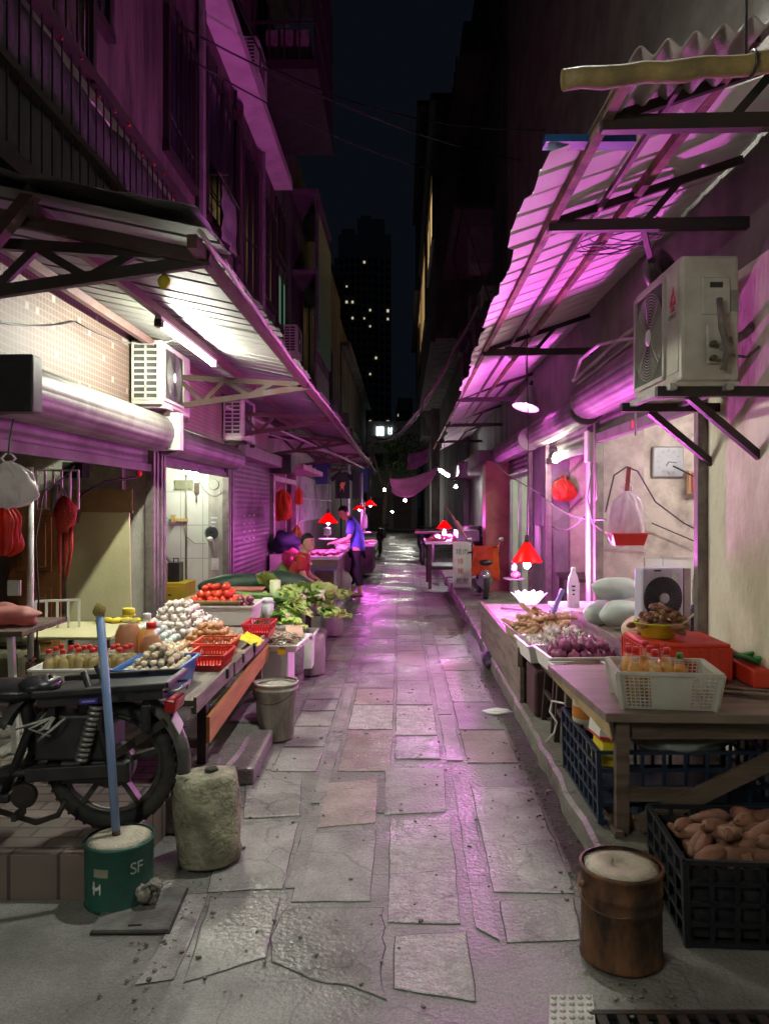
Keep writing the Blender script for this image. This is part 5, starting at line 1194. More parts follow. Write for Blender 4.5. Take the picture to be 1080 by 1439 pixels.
m = MB(); m.tube(wire((-2.75, yw - .03, 1.95), (-2.45, yw - .02, 1.78), .1) + [(-2.4, 10.2, 1.9)], .006, 5); m.lathe([(.07, 0), (.075, .01), (.07, .02)], (-2.55, yw - .01, 1.9), 16, rot=(R(90), 0, 0)); solo(m, 'cable_coil', M('grey coil', (.35, .34, .3), .5), 'small grey cable coil at the tiled shop ceiling corner', 'cable')

# ---------------------------------------------------------------- air conditioners
def ac_unit(label, loc, rotz, W, D, H, logo=False, group=None):
    T = thing('air_conditioner', label, 'air conditioner', (0, 0, 0), group)
    w, d = W / 2, D / 2
    m = MB(); m.bx(-w, w, -d, d, 0, H); body = m.build('casing', ac_m, T, bev=.018)
    m = MB(); fx0, fx1 = -w + .03, w * .42
    m.lattice((fx0, -d - .006, .05), (fx1, -d - .006, .05), (fx1, -d - .006, H - .05), (fx0, -d - .006, H - .05), 1, 1, .022); m.build('fan_frame', ac_m, body)
    c = V(((fx0 + fx1) / 2, -d - .012, H / 2)); R0 = min(fx1 - fx0, H - .1) / 2 - .012
    m = MB(); m.bx(fx0 + .012, fx1 - .012, -d - .002, -d - .001, .06, H - .06); m.build('fan_recess', M('recess', (.05, .05, .045), .6), body)
    m = MB()
    for k in range(1, 16):
        r = R0 * k / 15; m.tube([c + V((r * math.cos(a), 0, r * math.sin(a))) for a in [j * .2094 for j in range(30)]], .0028, 4, closed=True)
    for k in range(4): a = k * 1.5708 + .78; m.bar(c, c + V((R0 * math.cos(a), 0, R0 * math.sin(a))), .008, .006, up=(0, 1, 0))
    m.build('fan_grille', ac_dark if not logo else M('grille', (.36, .36, .3), .5), body)
    m = MB(); m.lathe([(.045, 0), (.045, .008), (.02, .014)], c + V((0, .004, 0)), 16, rot=(R(90), 0, 0)); m.build('fan_hub', white_plastic, body)
    m = MB(); m.bx(w * .47, w - .03, -d - .004, -d, .05, H - .05); m.build('front_panel', ac_m, body, bev=.003)
    # coil vents on the left end, service cover on the right end
    m = MB(); m.bx(-w - .002, -w, -d + .04, d - .03, .05, H - .04); m.build('coil', M('coil', (.06, .06, .055), .7), body)
    m = MB(); m.lattice((-w - .008, -d + .035, .05), (-w - .008, d - .025, .05), (-w - .008, d - .025, H - .035), (-w - .008, -d + .035, H - .035), 2, 9, .01, .016); m.build('vent_grid', ac_m, body)
    m = MB(); m.bx(w, w + .012, -d + .10, d - .05, H * .52, H * .82); m.build('service_cover', ac_m, body, bev=.006)
    m = MB(); m.bx(w + .012, w + .02, -d + .14, d - .09, H * .735, H * .775); m.build('cover_slot', M('recess', (.05, .05, .045)), body)
    m = MB(); m.bx(w, w + .004, d - .045, d - .005, H * .55, H * .72); m.build('rating_label', M('grey label', (.3, .3, .27), .5), body)
    m = MB(); m.bx(w, w + .03, -d + .12, d - .06, .08, .27); m.build('valve_cover', ac_m, body, bev=.006)
    for z in (.10, .17):
        m = MB(); m.lathe([(.014, 0), (.016, .03), (.01, .05)], (w + .03, -d + .14, z), 8, rot=(0, R(90), 0)); m.build('valve', M('brass', (.12, .1, .06), .4, m=.7), body)
    for s in (-1, 1):
        m = MB(); m.bx(s * w * .6 - .12, s * w * .6 + .12, -d - .01, d + .01, -.022, 0); m.build('foot', ac_m, T)
    if logo:
        red = M('logo red', (.6, .02, .02), .4); lx = w * .73
        m = MB(); y = -d - .0065
        def fl(pts): m.prism([(lx + px_ * .045, y, H * .70 + pz * .045) for px_, pz in pts], (0, .002, 0))
        fl([(-1, -.9), (-.35, -.9), (.0, .1), (-.15, .5), (-.5, .1)]); fl([(-.15, .62), (.15, .1), (.55, .2), (.1, 1.3)]); fl([(-.2, -.9), (.9, -.9), (.75, -.1), (.45, .1), (.5, -.45), (-.0, -.5)])
        m.build('logo', red, body)
        text('志高', .03, red, body, (lx, y, H * .60), (R(90), 0, 0), local=True)
        text('CHIGO', .034, M('logo grey', (.16, .17, .17), .5), body, (lx, y, H * .545), (R(90), 0, 0), local=True)
    T.location = loc; T.rotation_euler = (0, 0, rotz)
    return T
ac_unit('white air conditioner beside the lit tube lamp over the first left shop', (-2.25, 7.21, 2.5), R(90), .90, .28, .57)
ac_unit('dim white air conditioner further along the left wall', (-2.25, 10.65, 2.52), R(90), .86, .27, .56)
ac_unit('white air conditioner with red emblem on brackets high on the right wall', (1.52, 4.17, 2.225), R(-90), .74, .29, .62, True)
ac_unit('small air conditioner on the far left building under the green window', (-2.3, 16.2, 4.75), R(90), .8, .28, .6)
ac_unit('shadowed air conditioner high on the left wall beside the tall window', (-2.22, 11.4, 7.8), R(90), .8, .3, .55)
def ac_bracket(label, y0, y1, xw, xf, z, mat):
    T = thing('wall_bracket', label, 'bracket', (xw, (y0 + y1) / 2, z)); s = 1 if xf > xw else -1
    for y in (y0, y1):
        m = MB(); m.bar((xw, y, z - .02), (xf, y, z - .02), .035, .04); m.bar((xw + s * .02, y, z - .3), (xf - s * .12, y, z - .04), .03, .035); m.build('arm', mat, T)
    m = MB(); m.bar((xf - s * .05, y0, z + .006), (xf - s * .05, y1, z + .006), .03, .012); m.build('rail', mat, T)
ac_bracket('steel bracket carrying the first left air conditioner', 6.95, 7.5, -2.4, -2.1, 2.46, steel_dark)
ac_bracket('steel bracket carrying the second left air conditioner', 10.4, 10.95, -2.4, -2.1, 2.48, steel_dark)
RBk = thing('wall_bracket', 'long dark steel bracket carrying the right air conditioner', 'bracket', (1.7, 4.2, 2.2))
for y in (3.88, 4.5):
    m = MB(); m.bar((1.28, y, 2.18), (1.95, y, 2.18), .045, .05); m.build('arm', steel_dark, RBk)
    m = MB(); m.bar((1.45, y + .02, 2.16), (1.86, y + .12, 1.86), .035, .04); m.build('strut', steel_dark, RBk)
m = MB(); m.bar((1.34, 3.8, 2.196), (1.34, 4.6, 2.196), .035, .03); m.bar((1.62, 3.8, 2.196), (1.62, 4.6, 2.196), .035, .03); m.build('rail', M('galvanised', (.4, .4, .38), .5, m=.4), RBk)
# ---------------------------------------------------------------- right side stalls
pinktop = M('white counter top', (.78, .76, .76), .25, c2=(.6, .55, .55), amt=.4, sc=4, bump=.03)
CT = thing('counter', 'low white topped stall counter glowing pink under the red lamp', 'counter', (1.25, 7.3, .13))
m = MB(); m.bx(.9, 1.72, 6.5, 8.55, .47, .52); m.build('countertop', pinktop, CT, bev=.006)
m = MB(); m.bx(.86, .9, 5.75, 8.6, .40, .545); m.build('edge_rail', wood_g, CT, bev=.005)
m = MB(); m.bx(.88, .91, 5.75, 8.6, .13, .40); m.build('front_panel', wood_g, CT)
m = MB(); m.bx(.91, 1.7, 8.5, 8.56, .13, .47); m.build('end_panel', wood_g, CT)
m = MB(); m.bx(1.0, 1.6, 5.8, 6.5, .44, .475); m.build('side_board', wood_b, CT)
for x in (1.02, 1.58):
    m = MB(); m.bar((x, 5.85, .13), (x, 5.85, .44), .05); m.build('leg', wood_d, CT)
m = MB(); m.bx(.92, 1.18, 5.35, 5.72, .13, .46); solo(m, 'wooden_box', M('maroon box', (.07, .03, .03), .5, c2=(.04, .02, .02)), 'dark maroon box standing before the pink counter', 'box', bev=.02)
# things on the counter
bp = PY(807, 843, 6.75); bp.z = .545
bx_ = thing('water_bottle', 'tall pink lit plastic bottle, black writing, at the back of the counter', 'bottle', (1.5, 6.75, .7))
m = MB(); m.bx(1.36, 1.80, 6.5, 7.2, .69, .715); SHF = thing('back_shelf', 'low pink lit shelf board behind the counter', 'shelf', (1.58, 6.85, .52)); m.build('board', pinktop, SHF)
for y in (6.56, 7.14):
    for x in (1.4, 1.76): m = MB(); m.bar((x, y, .52), (x, y, .69), .03); m.build('leg', wood_g, SHF)
c = V((1.5, 6.75, .716))
m = MB(); m.lathe([(.05, 0), (.054, .01), (.052, .06), (.055, .08), (.052, .14), (.055, .16), (.053, .21), (.035, .28), (.02, .31), (.018, .33)], c, 18); m.build('bottle_body', M('milky bottle', (.75, .72, .76), .2, trl=.4, bump=.03), bx_)
m = MB(); m.lathe([(.021, .325), (.021, .35)], c, 12); m.build('cap', white_plastic, bx_)
for k in range(3): m = MB(); m.box(c + V((-.01, -.0545, .19 - k * .035)), (.03 - .006 * k, .003, .014)); m.build('mark', black_p, bx_)
q = PY(785, 850, 5.9)
m = MB(); m.bar(PY(776, 862, 5.9), PY(790, 828, 5.9), .055, .03); solo(m, 'blue_tube', M('blue packet', (.35, .35, .75), .4), 'pale blue packet stuck upright beside the pink counter', 'packet', bev=.006)
pan = PY(722, 815, 7.95)
SC = thing('hanging_scale', 'pink lit hanging scale pan hooked under the red lamp', 'scale', pan)
m = MB(); m.lathe([(.001, 0), (.08, .004), (.115, .016), (.117, .02), (.08, .009), (.001, .006)], pan, 24); m.build('pan', M('steel pan', (.6, .55, .58), .3, m=.7, c2=(.4, .36, .38)), SC)
m = MB(); m.blob(pan + V((.01, 0, .055)), (.05, .04, .035), nz=.5, seed=5); m.build('meat', M('meat', (.45, .10, .12), .4, c2=(.6, .4, .4), sc=15), SC)
m = MB(); m.tube([pan + V((.0, 0, .02)), pan + V((0, 0, .19))], .006, 5); m.lathe([(.028, .10), (.028, .16)], pan, 12); m.build('scale_body', white_plastic, SC)
m = MB(); m.bar((1.02, 7.95, .55), (1.45, 7.6, .545), .02, .02); m.bar((1.45, 7.6, .56), (1.52, 7.56, .565), .03, .03); solo(m, 'cleaver_tool', M('tool steel', (.3, .28, .3), .35, m=.6), 'long metal knife lying across the glowing counter', 'knife')
# trays of ginger, garlic and onions
def rootlump(n, s):
    def f(m):
        x = V((0, 0, 0)); a = random.uniform(0, 6.28)
        for k in range(n):
            m.blob(x, (.030 * s, .020 * s, .018 * s), (0, 0, a), nz=.35, n=9, m=6, seed=k * 3.1 + s); a += random.uniform(-.9, .9); x = x + V((.034 * s * math.cos(a), .034 * s * math.sin(a), random.uniform(-.01, .012)))
    return f
tanb = M('tan wicker', (.42, .34, .22), .7, c2=(.28, .2, .12), bump=.6, bs=120)
tray('ginger_tray', 'pale tray heaped with ginger, the one nearer the pink counter', 'tray', (1.15, 6.2, .50), .50, .55, .12, tanb, R(4), .02)
tray('ginger_tray', 'pale tray of white garlic between ginger and onions', 'tray', (1.15, 5.62, .50), .52, .42, .12, white_plastic, R(3), .02)
tray('onion_tray', 'white tray heaped with purple onions', 'tray', (1.18, 5.12, .525), .46, .40, .11, white_plastic, R(4), .02)
gin = one('ginger', 'ginger', M('ginger', (.58, .42, .22), .6, c2=(.4, .25, .12), sc=16, rnd=.15, bump=.3), rootlump(4, 1.0))
strew(gin, mound(1.15, 6.22, .60, .25, .32, .075, 3), 'tan ginger root in the heap beside the pink counter', 'ginger heaped in the tray', flat=2)
gar = one('garlic_bulb', 'garlic', M('garlic', (.72, .67, .6)), garlicf)
strew(gar, mound(1.17, 5.62, .60, .24, .2, .06, 3), 'white garlic bulb in the tray between ginger and onions', 'garlic bulbs in the right tray', flat=2)
on2 = one('onion', 'onion', M('purple onion', (.22, .045, .13), .28, c2=(.38, .14, .22), rnd=.25, sc=12), lambda m: m.lathe([(.004, -.034), (.025, -.028), (.041, 0), (.034, .022), (.012, .036), (.003, .055)], n=14))
strew(on2, mound(1.18, 5.10, .625, .20, .17, .075, 2), 'purple onion heaped in the white tray', 'purple onions in the white tray', flat=2)
tray('root_tray', 'white foam tray of brown cassava sticks on a dark stool', 'tray', (1.11, 4.66, .555), .30, .36, .06, styro, R(5), .012, .012, .014)
stk = one('root_stick', 'root', M('root stick', (.20, .15, .11), .75, c2=(.1, .075, .055), rnd=.2, bump=.4), lambda m: m.tube([(-.12, 0, 0), (-.05, .004, .002), (.05, -.003, .0), (.12, 0, 0)], [.014, .018, .019, .013], 8))
strew(stk, [V((1.10 + random.uniform(-.02, .02), 4.56 + .045 * (i % 5), .60 + .035 * (i // 5))) for i in range(10)], 'brown root stick lying in the foam tray', 'root sticks in the foam tray', flat=True)
for o in [o for o in bpy.data.objects if o.name.startswith('root_stick')]: o.rotation_euler = (0, 0, random.uniform(-.25, .35))
def stool(label, x, y, w, d, h):
    T = thing('stool', label, 'stool', (x, y, .13)); M_ = wood_d
    m = MB(); m.bx(x - w / 2, x + w / 2, y - d / 2, y + d / 2, h - .035, h); m.build('seat', M_, T, bev=.006)
    for sx in (-1, 1):
        for sy in (-1, 1):
            m = MB(); m.bar((x + sx * w * .46, y + sy * d * .46, .13), (x + sx * w * .40, y + sy * d * .40, h - .035), .035); m.build('leg', M_, T, bev=.003)
    m = MB(); m.bar((x - w * .44, y - d * .44, .27), (x + w * .44, y - d * .44, .27), .02, .03); m.bar((x - w * .44, y - d * .44, .33), (x - w * .44, y + d * .44, .33), .02, .03); m.build('stretcher', M_, T)
stool('dark brown stool under the tray of root sticks', 1.10, 4.66, .30, .32, .553)
stool('dark brown stool under the onion tray', 1.15, 5.14, .38, .36, .522)
m = MB(); m.tube([PY(862, 968, 4.15), PY(830, 985, 4.25), PY(800, 990, 4.35), PY(775, 985, 4.45), PY(772, 1000, 4.45), PY(782, 1015, 4.4), PY(778, 1030, 4.38), PY(766, 1043, 4.38)], .006, 6); solo(m, 'white_cable', white_plastic, 'white cable end dangling from the onion stool', 'cable')
CB = thing('back_counter', 'grey plank counter along the right shopfront behind the stools', 'counter', (1.6, 5.2, .13))
m = MB(); m.bx(1.42, 2.2, 4.62, 6.4, .69, .72); m.build('countertop', wood_g, CB, bev=.005)
m = MB(); m.bx(1.40, 1.43, 4.62, 6.4, .64, .735); m.build('edge_board', wood_g, CB)
for y in (4.68, 6.34):
    for x in (1.46, 2.1): m = MB(); m.bar((x, y, .13), (x, y, .69), .05); m.build('leg', wood_g, CB)
gsk = M('pale green melon', (.50, .60, .53), .45, c2=(.38, .5, .44), sc=3, bump=.08)
for k, (c, r_, rot, lab) in enumerate((((1.56, 5.62, 1.0), (.19, .10, .085), (0, 0, .1), 'pale green wax gourd, upper one of the pile'), ((1.60, 5.5, .83), (.20, .11, .10), (0, 0, -.1), 'pale green wax gourd under the upper one'), ((1.47, 5.72, .81), (.13, .10, .09), (0, 0, .3), 'white green wax gourd at the back left of the pile'))):
    lumpbag('wax_gourd', lab, c, r_, gsk, k * 2 + 1, 'gourd', rot, nz=.14)
lumpbag('squash', 'cream coloured squash before the fan', (1.56, 5.1, .80), (.13, .09, .075), M('cream squash', (.62, .5, .32), .5, c2=(.5, .4, .25)), 4, 'squash', (0, -.2, .5), nz=.1)
lumpbag('green_bag', 'small teal green plastic bag beside the onions', (1.47, 4.95, .755), (.06, .05, .03), M('teal bag', (.05, .4, .25), .4, trl=.3), 3)
# box fan
FA = thing('box_fan', 'pale lilac box fan, round grey grille, on the back counter', 'fan', (1.72, 4.95, .72))
fm = M('fan casing', (.55, .54, .68), .35, c2=(.45, .44, .55), bump=.02); rz = Matrix.Rotation(R(14), 3, 'Z'); fo = V((1.66, 4.98, .80))
def FP(x, y, z): return fo + rz @ V((x, y, z))
m = MB(); m.hexa([FP(x, y, z) for z in (0, .41) for x, y in ((-.15, -.055), (.15, -.055), (.15, .055), (-.15, .055))]); m.build('casing', fm, FA, bev=.02)
m = MB()
cF = FP(-.01, -.065, .215)
for k in range(1, 10): r = .135 * k / 9; m.tube([FP(-.01 + r * math.cos(a), -.068 - .012 * (1 - (r / .135) ** 2), .215 + r * math.sin(a)) for a in [j * .2244 for j in range(28)]], .0028, 4, closed=True)
for k in range(36):
    a = k * .1745; m.tube([FP(-.01 + .03 * math.cos(a), -.078, .215 + .03 * math.sin(a)), FP(-.01 + .135 * math.cos(a + .5), -.066, .215 + .135 * math.sin(a + .5))], .0022, 4)
m.build('grille', M('fan grey', (.10, .10, .115), .4), FA)
m = MB(); m.lathe([(.137, 0), (.137, .004)], FP(-.01, -.0575, .215), 28, rot=(R(90), 0, R(14))); m.build('fan_opening', M('fan dark', (.06, .06, .07), .5), FA)
m = MB(); m.lathe([(.034, 0), (.034, .006), (.02, .01)], FP(-.01, -.078, .215), 18, rot=(R(90), 0, R(14))); m.build('hub', M('fan hub', (.55, .53, .62), .35), FA)
m = MB(); m.hexa([FP(x, y, z) for z in (.325, .385) for x, y in ((.055, -.0585), (.11, -.0585), (.11, -.056), (.055, -.056))]); m.build('sticker', M('fan sticker', (.25, .5, .75), .4, c2=(.7, .7, .4), sc=40, amt=1), FA)
m = MB(); m.hexa([FP(x, y, z) for z in (.385, .395) for x, y in ((-.07, -.0585), (-.02, -.0585), (-.02, -.056), (-.07, -.056))]); m.build('badge', black_p, FA)
m = MB(); m.hexa([FP(x, y, z) for z in (.0, .4) for x, y in ((.153, -.05), (.20, -.05), (.20, .04), (.153, .04))]); solo(m, 'box', M('grey carton', (.32, .29, .27), .7), 'grey carton edge behind the box fan', 'carton')
# red crate with basin
RCc = thing('red_crate', 'red plastic crate turned upside down behind the oil bottles', 'crate', (1.47, 4.2, .692))
m = MB(); m.bx(1.27, 1.71, 4.0, 4.42, .86, .885)
m.build('crate_base', red_crate, RCc, bev=.01)
for (x0, x1, y0, y1, nm) in ((1.265, 1.715, 3.995, 4.005, 'f'), (1.265, 1.715, 4.415, 4.425, 'b'), (1.263, 1.273, 4.0, 4.42, 'l'), (1.707, 1.717, 4.0, 4.42, 'r')):
    m = MB(); m.bx(x0, x1, y0, y1, .694, .862)
    for k in range(9):
        if nm in 'fb': xx = x0 + .02 + k * .0515; m.bx(xx, xx + .012, y0 - .006, y1 + .006, .70, .86)
        else: yy = 4.01 + k * .05; m.bx(x0 - .006, x1 + .006, yy, yy + .012, .70, .86)
    m.build('side_wall', red_crate, RCc, bev=.002)
BA = thing('lime_basin', 'lime yellow basin of brown galangal root on the red crate', 'basin', (1.40, 4.22, .887))
m = MB(); n = 36; m.lathe([(.085, 0), (.09, .004), (.125, .075), (.14, .08), (.138, .086), (.12, .08), (.085, .01)], (1.40, 4.22, .887), n, capb=True, capt=True); m.build('basin_body', lime_p, BA)
gal = one('galangal', 'galangal root', M('galangal', (.28, .14, .08), .65, c2=(.16, .08, .05), sc=20, rnd=.25, bump=.4), rootlump(4, .85))
strew(gal, mound(1.40, 4.22, .955, .11, .11, .055, 3), 'brown galangal root heaped in the lime basin', 'galangal roots in the lime basin', flat=2)
# front table
FT = thing('wooden_table', 'dark brown table at the front right carrying the oil crate', 'table', (1.5, 4.0, .13))
c4 = [(.90, 3.40), (2.3, 3.34), (2.3, 4.5), (.84, 4.45)]
m = MB(); m.prism([(x, y, .645) for x, y in c4], (0, 0, .04)); m.build('tabletop', M('table top', (.20, .15, .12), .5, c2=(.12, .09, .07), amt=.7, sc=4, bump=.15, stretch=(.5, 3, 1)), FT, bev=.004)
m = MB(); m.bx(.98, 2.2, 3.47, 3.49, .55, .645); m.build('apron', wood_b, FT)
for x, y in ((.985, 3.46), (2.15, 3.46), (.95, 4.35), (2.15, 4.35)):
    m = MB(); m.bar((x, y, .12 if y > 3.5 else .13), (x, y, .645), .06, .05); m.build('leg', wood_b, FT, bev=.004)
m = MB(); m.bar((1.92, 3.43, .60), (1.05, 3.43, .10 + .08), .075, .025, up=(0, 1, 0)); m.build('brace', wood_b, FT)
m = MB(); m.bar((1.0, 3.45, .31), (1.3, 3.45, .31), .02, .06); m.bar((.96, 3.4, .14), (.985, 4.3, .14), .04, .04); m.build('stretcher', wood_b, FT)
m = MB(); m.prism([(.845, 4.44, .648), (.915, 3.42, .648), (.93, 3.42, .56), (.87, 4.44, .60)], (.004, 0, 0)); m.build('torn_edge', M('pale wood', (.45, .33, .16)), FT)
OCc = V((1.215, 3.60, .687))
def midpanel(m, i, P, a, b, A, B, h):
    if i == 0:
        m.hexa([P(-a * .38, -b - .002, .012), P(a * .45, -b - .002, .012), P(a * .45, -b + .004, .012), P(-a * .38, -b + .004, .012), P(-A * .38, -B - .002, h), P(A * .45, -B - .002, h), P(A * .45, -B + .004, h), P(-A * .38, -B + .004, h)])
    if i == 3:
        m.hexa([P(-a - .002, -b * .8, .012), P(-a + .004, -b * .8, .012), P(-a + .004, b * .8, .012), P(-a - .002, b * .8, .012), P(-A - .002, -B * .8, h), P(-A + .004, -B * .8, h), P(-A + .004, B * .8, h), P(-A - .002, B * .8, h)])
crate('oil_crate', 'white lattice plastic crate holding yellow oil bottles on the front table', 'crate', OCc, .40, .30, .165, M('crate white', (.66, .65, .58), .4, c2=(.45, .42, .34), amt=.4, trl=.25, bump=.02), R(-7), nh=10, t=.0045, fl=.025, solid_part=midpanel)
ob2 = bottle(.245, .036, oil, red_p); ob2['category'] = 'bottle'
Rz = Matrix.Rotation(R(-7), 3, 'Z')
spots = [OCc + Rz @ V((x, y, .012)) for x, y in ((-.14, .10), (-.15, .015), (-.135, -.075), (-.06, .085), (-.055, -.01), (.02, .06), (.015, -.03), (-.05, -.09))]
strew(ob2, spots, 'yellow oil bottle, red cap, in the white lattice crate', 'oil bottles in the lattice crate', (.97, 1.05), True)
gcap = bottle(.20, .034, oil, M('green cap', (.03, .28, .05), .35)); gcap.name = 'oil_bottle'; strew(gcap, [OCc + Rz @ V((.10, .09, .012))], 'green capped bottle at the back of the lattice crate', None, (1, 1), True); del gcap['group']
m = MB(); m.bar((1.5, 3.75, .70), (1.78, 3.62, .70), .03, .012); m.bar((1.52, 3.80, .71), (1.76, 3.70, .712), .03, .01); solo(m, 'bamboo_slip', wood_b, 'brown wooden slips lying beside the lattice crate', 'wood slips')
gp = one('packet', 'packet', M('green packet', (.03, .22, .05), .4, c2=(.05, .35, .08), sc=20), lambda m: m.blob((0, 0, 0), (.075, .03, .012), nz=.35, n=14, m=8, fr=3))
strew(gp, [V((1.83 + .06 * (i % 3), 4.0 + .07 * (i // 3), .80 + .02 * (i % 2))) for i in range(9)], 'green packet in the pile at the right edge', 'green packets piled at the right edge', flat=2)
m = MB(); m.bx(1.76, 2.1, 3.85, 4.3, .688, .78); solo(m, 'red_box', red_crate, 'red box beneath the green packets', 'box', bev=.01)
# under the table
NC = crate('navy_crate', 'dark navy plastic crate under the front table', 'crate', (1.35, 3.92, .14), .88, .76, .33, navy_crate, 0, nh=4, t=.014, fl=.01)
m = MB(); m.blob((1.35, 3.78, .50), (.30, .25, .08), nz=.35, n=22, m=14, seed=2); solo(m, 'clear_bag', M('clear bag', (.28, .30, .29), .15, trl=.2, bump=.5, bs=9), 'shiny clear plastic bag filling the navy crate', 'bag', sub=1)
m = MB(); m.box((.985, 3.68, .485), (.10, .14, .22), (0, .15, .1)); YB = solo(m, 'yellow_box', yellow_p, 'yellow and white box standing at the near end of the navy crate', 'box', bev=.006)
m = MB(); m.box((.97, 3.66, .56), (.112, .15, .08), (0, .15, .1)); m.build('white_flap', white_plastic, YB)
m = MB(); m.box((.965, 3.655, .515), (.113, .152, .014), (0, .15, .1)); m.build('red_band', red_p, YB)
m = MB(); m.lathe([(.075, 0), (.08, .01), (.08, .16), (.078, .165)], (.97, 4.02, .475), 20); TR = solo(m, 'tape_tub', M('cream tub', (.62, .55, .42), .5), 'cream and orange round tub at the far end of the navy crate', 'tub')
m = MB(); m.lathe([(.0815, .03), (.0815, .09)], (.97, 4.02, .475), 20, capb=False, capt=False); m.build('orange_band', M('orange band', (.55, .2, .03), .5), TR)
m = MB(); m.bx(1.0, 1.16, 3.50, 3.56, .13, .17); solo(m, 'wood_offcut', M('offcut', (.35, .26, .15), .7), 'short pale wood offcut under the table leg', 'wood block')
# crate of sweet potatoes
PC = crate('potato_crate', 'black slatted crate heaped with sweet potatoes on the road', 'crate', (1.36, 3.02, .004), .62, .50, .31, M('black crate', (.010, .012, .016), .4, c2=(.02, .02, .025), bump=.04), R(-4), nh=4, t=.016, fl=.012)
m = MB(); m.openbox((1.36, 3.02, .03), .585, .465, .255, .003, .01, 0, R(-4)); m.build('liner', black_p, PC)
def potf(L, r, sd):
    def f(m):
        m.blob((0, 0, 0), (L, r, r * .92), nz=.22, n=14, m=12, fr=1.6, seed=sd, taper=.22)
        m.tube([(L * .9, 0, 0), (L * 1.12, .004, .003)], [r * .25, .003], 6); m.tube([(-L * .9, 0, 0), (-L * 1.1, .003, -.004)], [r * .22, .003], 6)
    return f
pm = M('sweet potato', (.22, .105, .068), .7, c2=(.13, .058, .038), sc=9, rnd=.14, bump=.25, bs=40)
protos = []
for k, (L, r) in enumerate(((.105, .031), (.125, .036), (.09, .029))):
    p = one('sweet_potato', 'sweet potato', pm, potf(L, r, k * 3 + 1)); p['label'] = 'tan sweet potato heaped in the black crate'; p['group'] = 'sweet potatoes in the black crate'; protos.append(p)
k = 0
for L_, (fx, fy, z) in enumerate(((.235, .17, .25), (.225, .165, .295), (.18, .13, .34))):
    for i in range((5, 5, 3)[L_]):
        for j in range((5, 5, 4)[L_]):
            p = V((1.36 - fx + (i + .5) * 2 * fx / (5, 5, 3)[L_] + random.uniform(-.02, .02), 3.02 - fy + (j + .5) * 2 * fy / (5, 5, 4)[L_] + random.uniform(-.02, .02), z + random.uniform(-.008, .015)))
            rot = (random.uniform(-.3, .3), random.uniform(-.4, .4), random.choice([1.2, -.4, .3, 2.0]) + random.uniform(-.5, .5))
            if k < 3: protos[k].location = p; protos[k].rotation_euler = rot
            else: copy_tree(protos[k % 3], p, rot, scale=random.uniform(.85, 1.15))
            k += 1
# litter in the gutter
lumpbag('plastic_bag', 'crumpled white plastic bag lying in the right gutter', PZ(700, 1000, .03), (.11, .05, .02), white_bag, 9, nz=.6)
lumpbag('plastic_bag', 'dark purple plastic bag against the right kerb', PZ(684, 925, .08), (.06, .22, .06), M('dark bag', (.05, .03, .08), .3, bump=.5, bs=12), 5, nz=.5)
# ---------------------------------------------------------------- in the right shops
CK = thing('wall_clock', 'square grey white wall clock on the mottled partition', 'clock', (2.49, 7.25, 1.9))
cc = V((2.495, 7.25, 2.02)); h_ = .145
m = MB(); m.bx(cc.x - h_, cc.x + h_, cc.y - .035, cc.y + .015, cc.z - h_, cc.z + h_); m.build('case', M('clock case', (.3, .3, .3), .35), CK, bev=.012)
m = MB(); m.bx(cc.x - h_ + .012, cc.x + h_ - .012, cc.y - .04, cc.y - .036, cc.z - h_ + .012, cc.z + h_ - .012); m.build('dial', M('clock dial', (.27, .29, .31), .3, c2=(.2, .21, .22)), CK)
m = MB(); m.bar(cc + V((0, -.044, 0)), cc + V((.075, -.044, -.008)), .008, .002, up=(0, 1, 0)); m.bar(cc + V((0, -.045, 0)), cc + V((-.025, -.045, -.04)), .01, .002, up=(0, 1, 0)); m.build('hand', black_p, CK)
m = MB()
for k in range(12): a = k * .5236; m.box(cc + V((.105 * math.sin(a), -.042, .105 * math.cos(a))), (.008, .003, .02), (0, a, 0))
m.build('hour_mark', M('mark grey', (.2, .2, .22), .5), CK)
m = MB(); m.tube([PY(945, 655, 7.1), PY(975, 670, 7.0), PY(985, 690, 6.9)], .008, 5); m.tube([PY(850, 720, 6.3), PY(862, 668, 6.3), PY(880, 656, 6.3), PY(895, 662, 6.4), PY(920, 705, 6.6), PY(960, 735, 6.8), PY(985, 748, 6.9)], .007, 5)
m.tube([PY(915, 735, 7.15), PY(950, 750, 7.15), PY(985, 765, 7.15)], .006, 5)
solo(m, 'cable', black_p, 'black cable looping from the pink bag across the clock wall', 'cable')
hangbag('plastic_bag', 'pink lit clear bag with red trays hanging by the post', PY(880, 690, 6.0), .27, .42, M('clear pink bag', (.72, .66, .68), .25, trl=.4, bump=.4, bs=10), 2)
m = MB(); c = PY(881, 757, 5.95)
m.openbox(c - V((0, 0, .05)), .22, .12, .09, .006, .025, .01); solo(m, 'red_tray', red_p, 'bright red tray in the bottom of the hanging clear bag', 'tray')
m = MB(); m.bar(PY(883, 656, 6.0), PY(880, 690, 6.0), .03, .02); solo(m, 'hook_strap', M('maroon strap', (.2, .03, .03), .6), 'maroon strap from which the clear bag hangs', 'strap')
hangbag('plastic_bag', 'small red carrier bag hung on the cream wall by the bulb', PY(791, 672, 9.6), .25, .28, red_bag, 7, d=.4)
m = MB(); m.bar(PY(976, 775, 7.1), PY(976, 690, 7.1), .02); m.bar(PY(976, 692, 7.1), PY(975, 664, 7.1), .05, .03); solo(m, 'red_broom', M('broom red', (.45, .08, .05), .6), 'red and orange brush standing upright below the clock', 'brush')
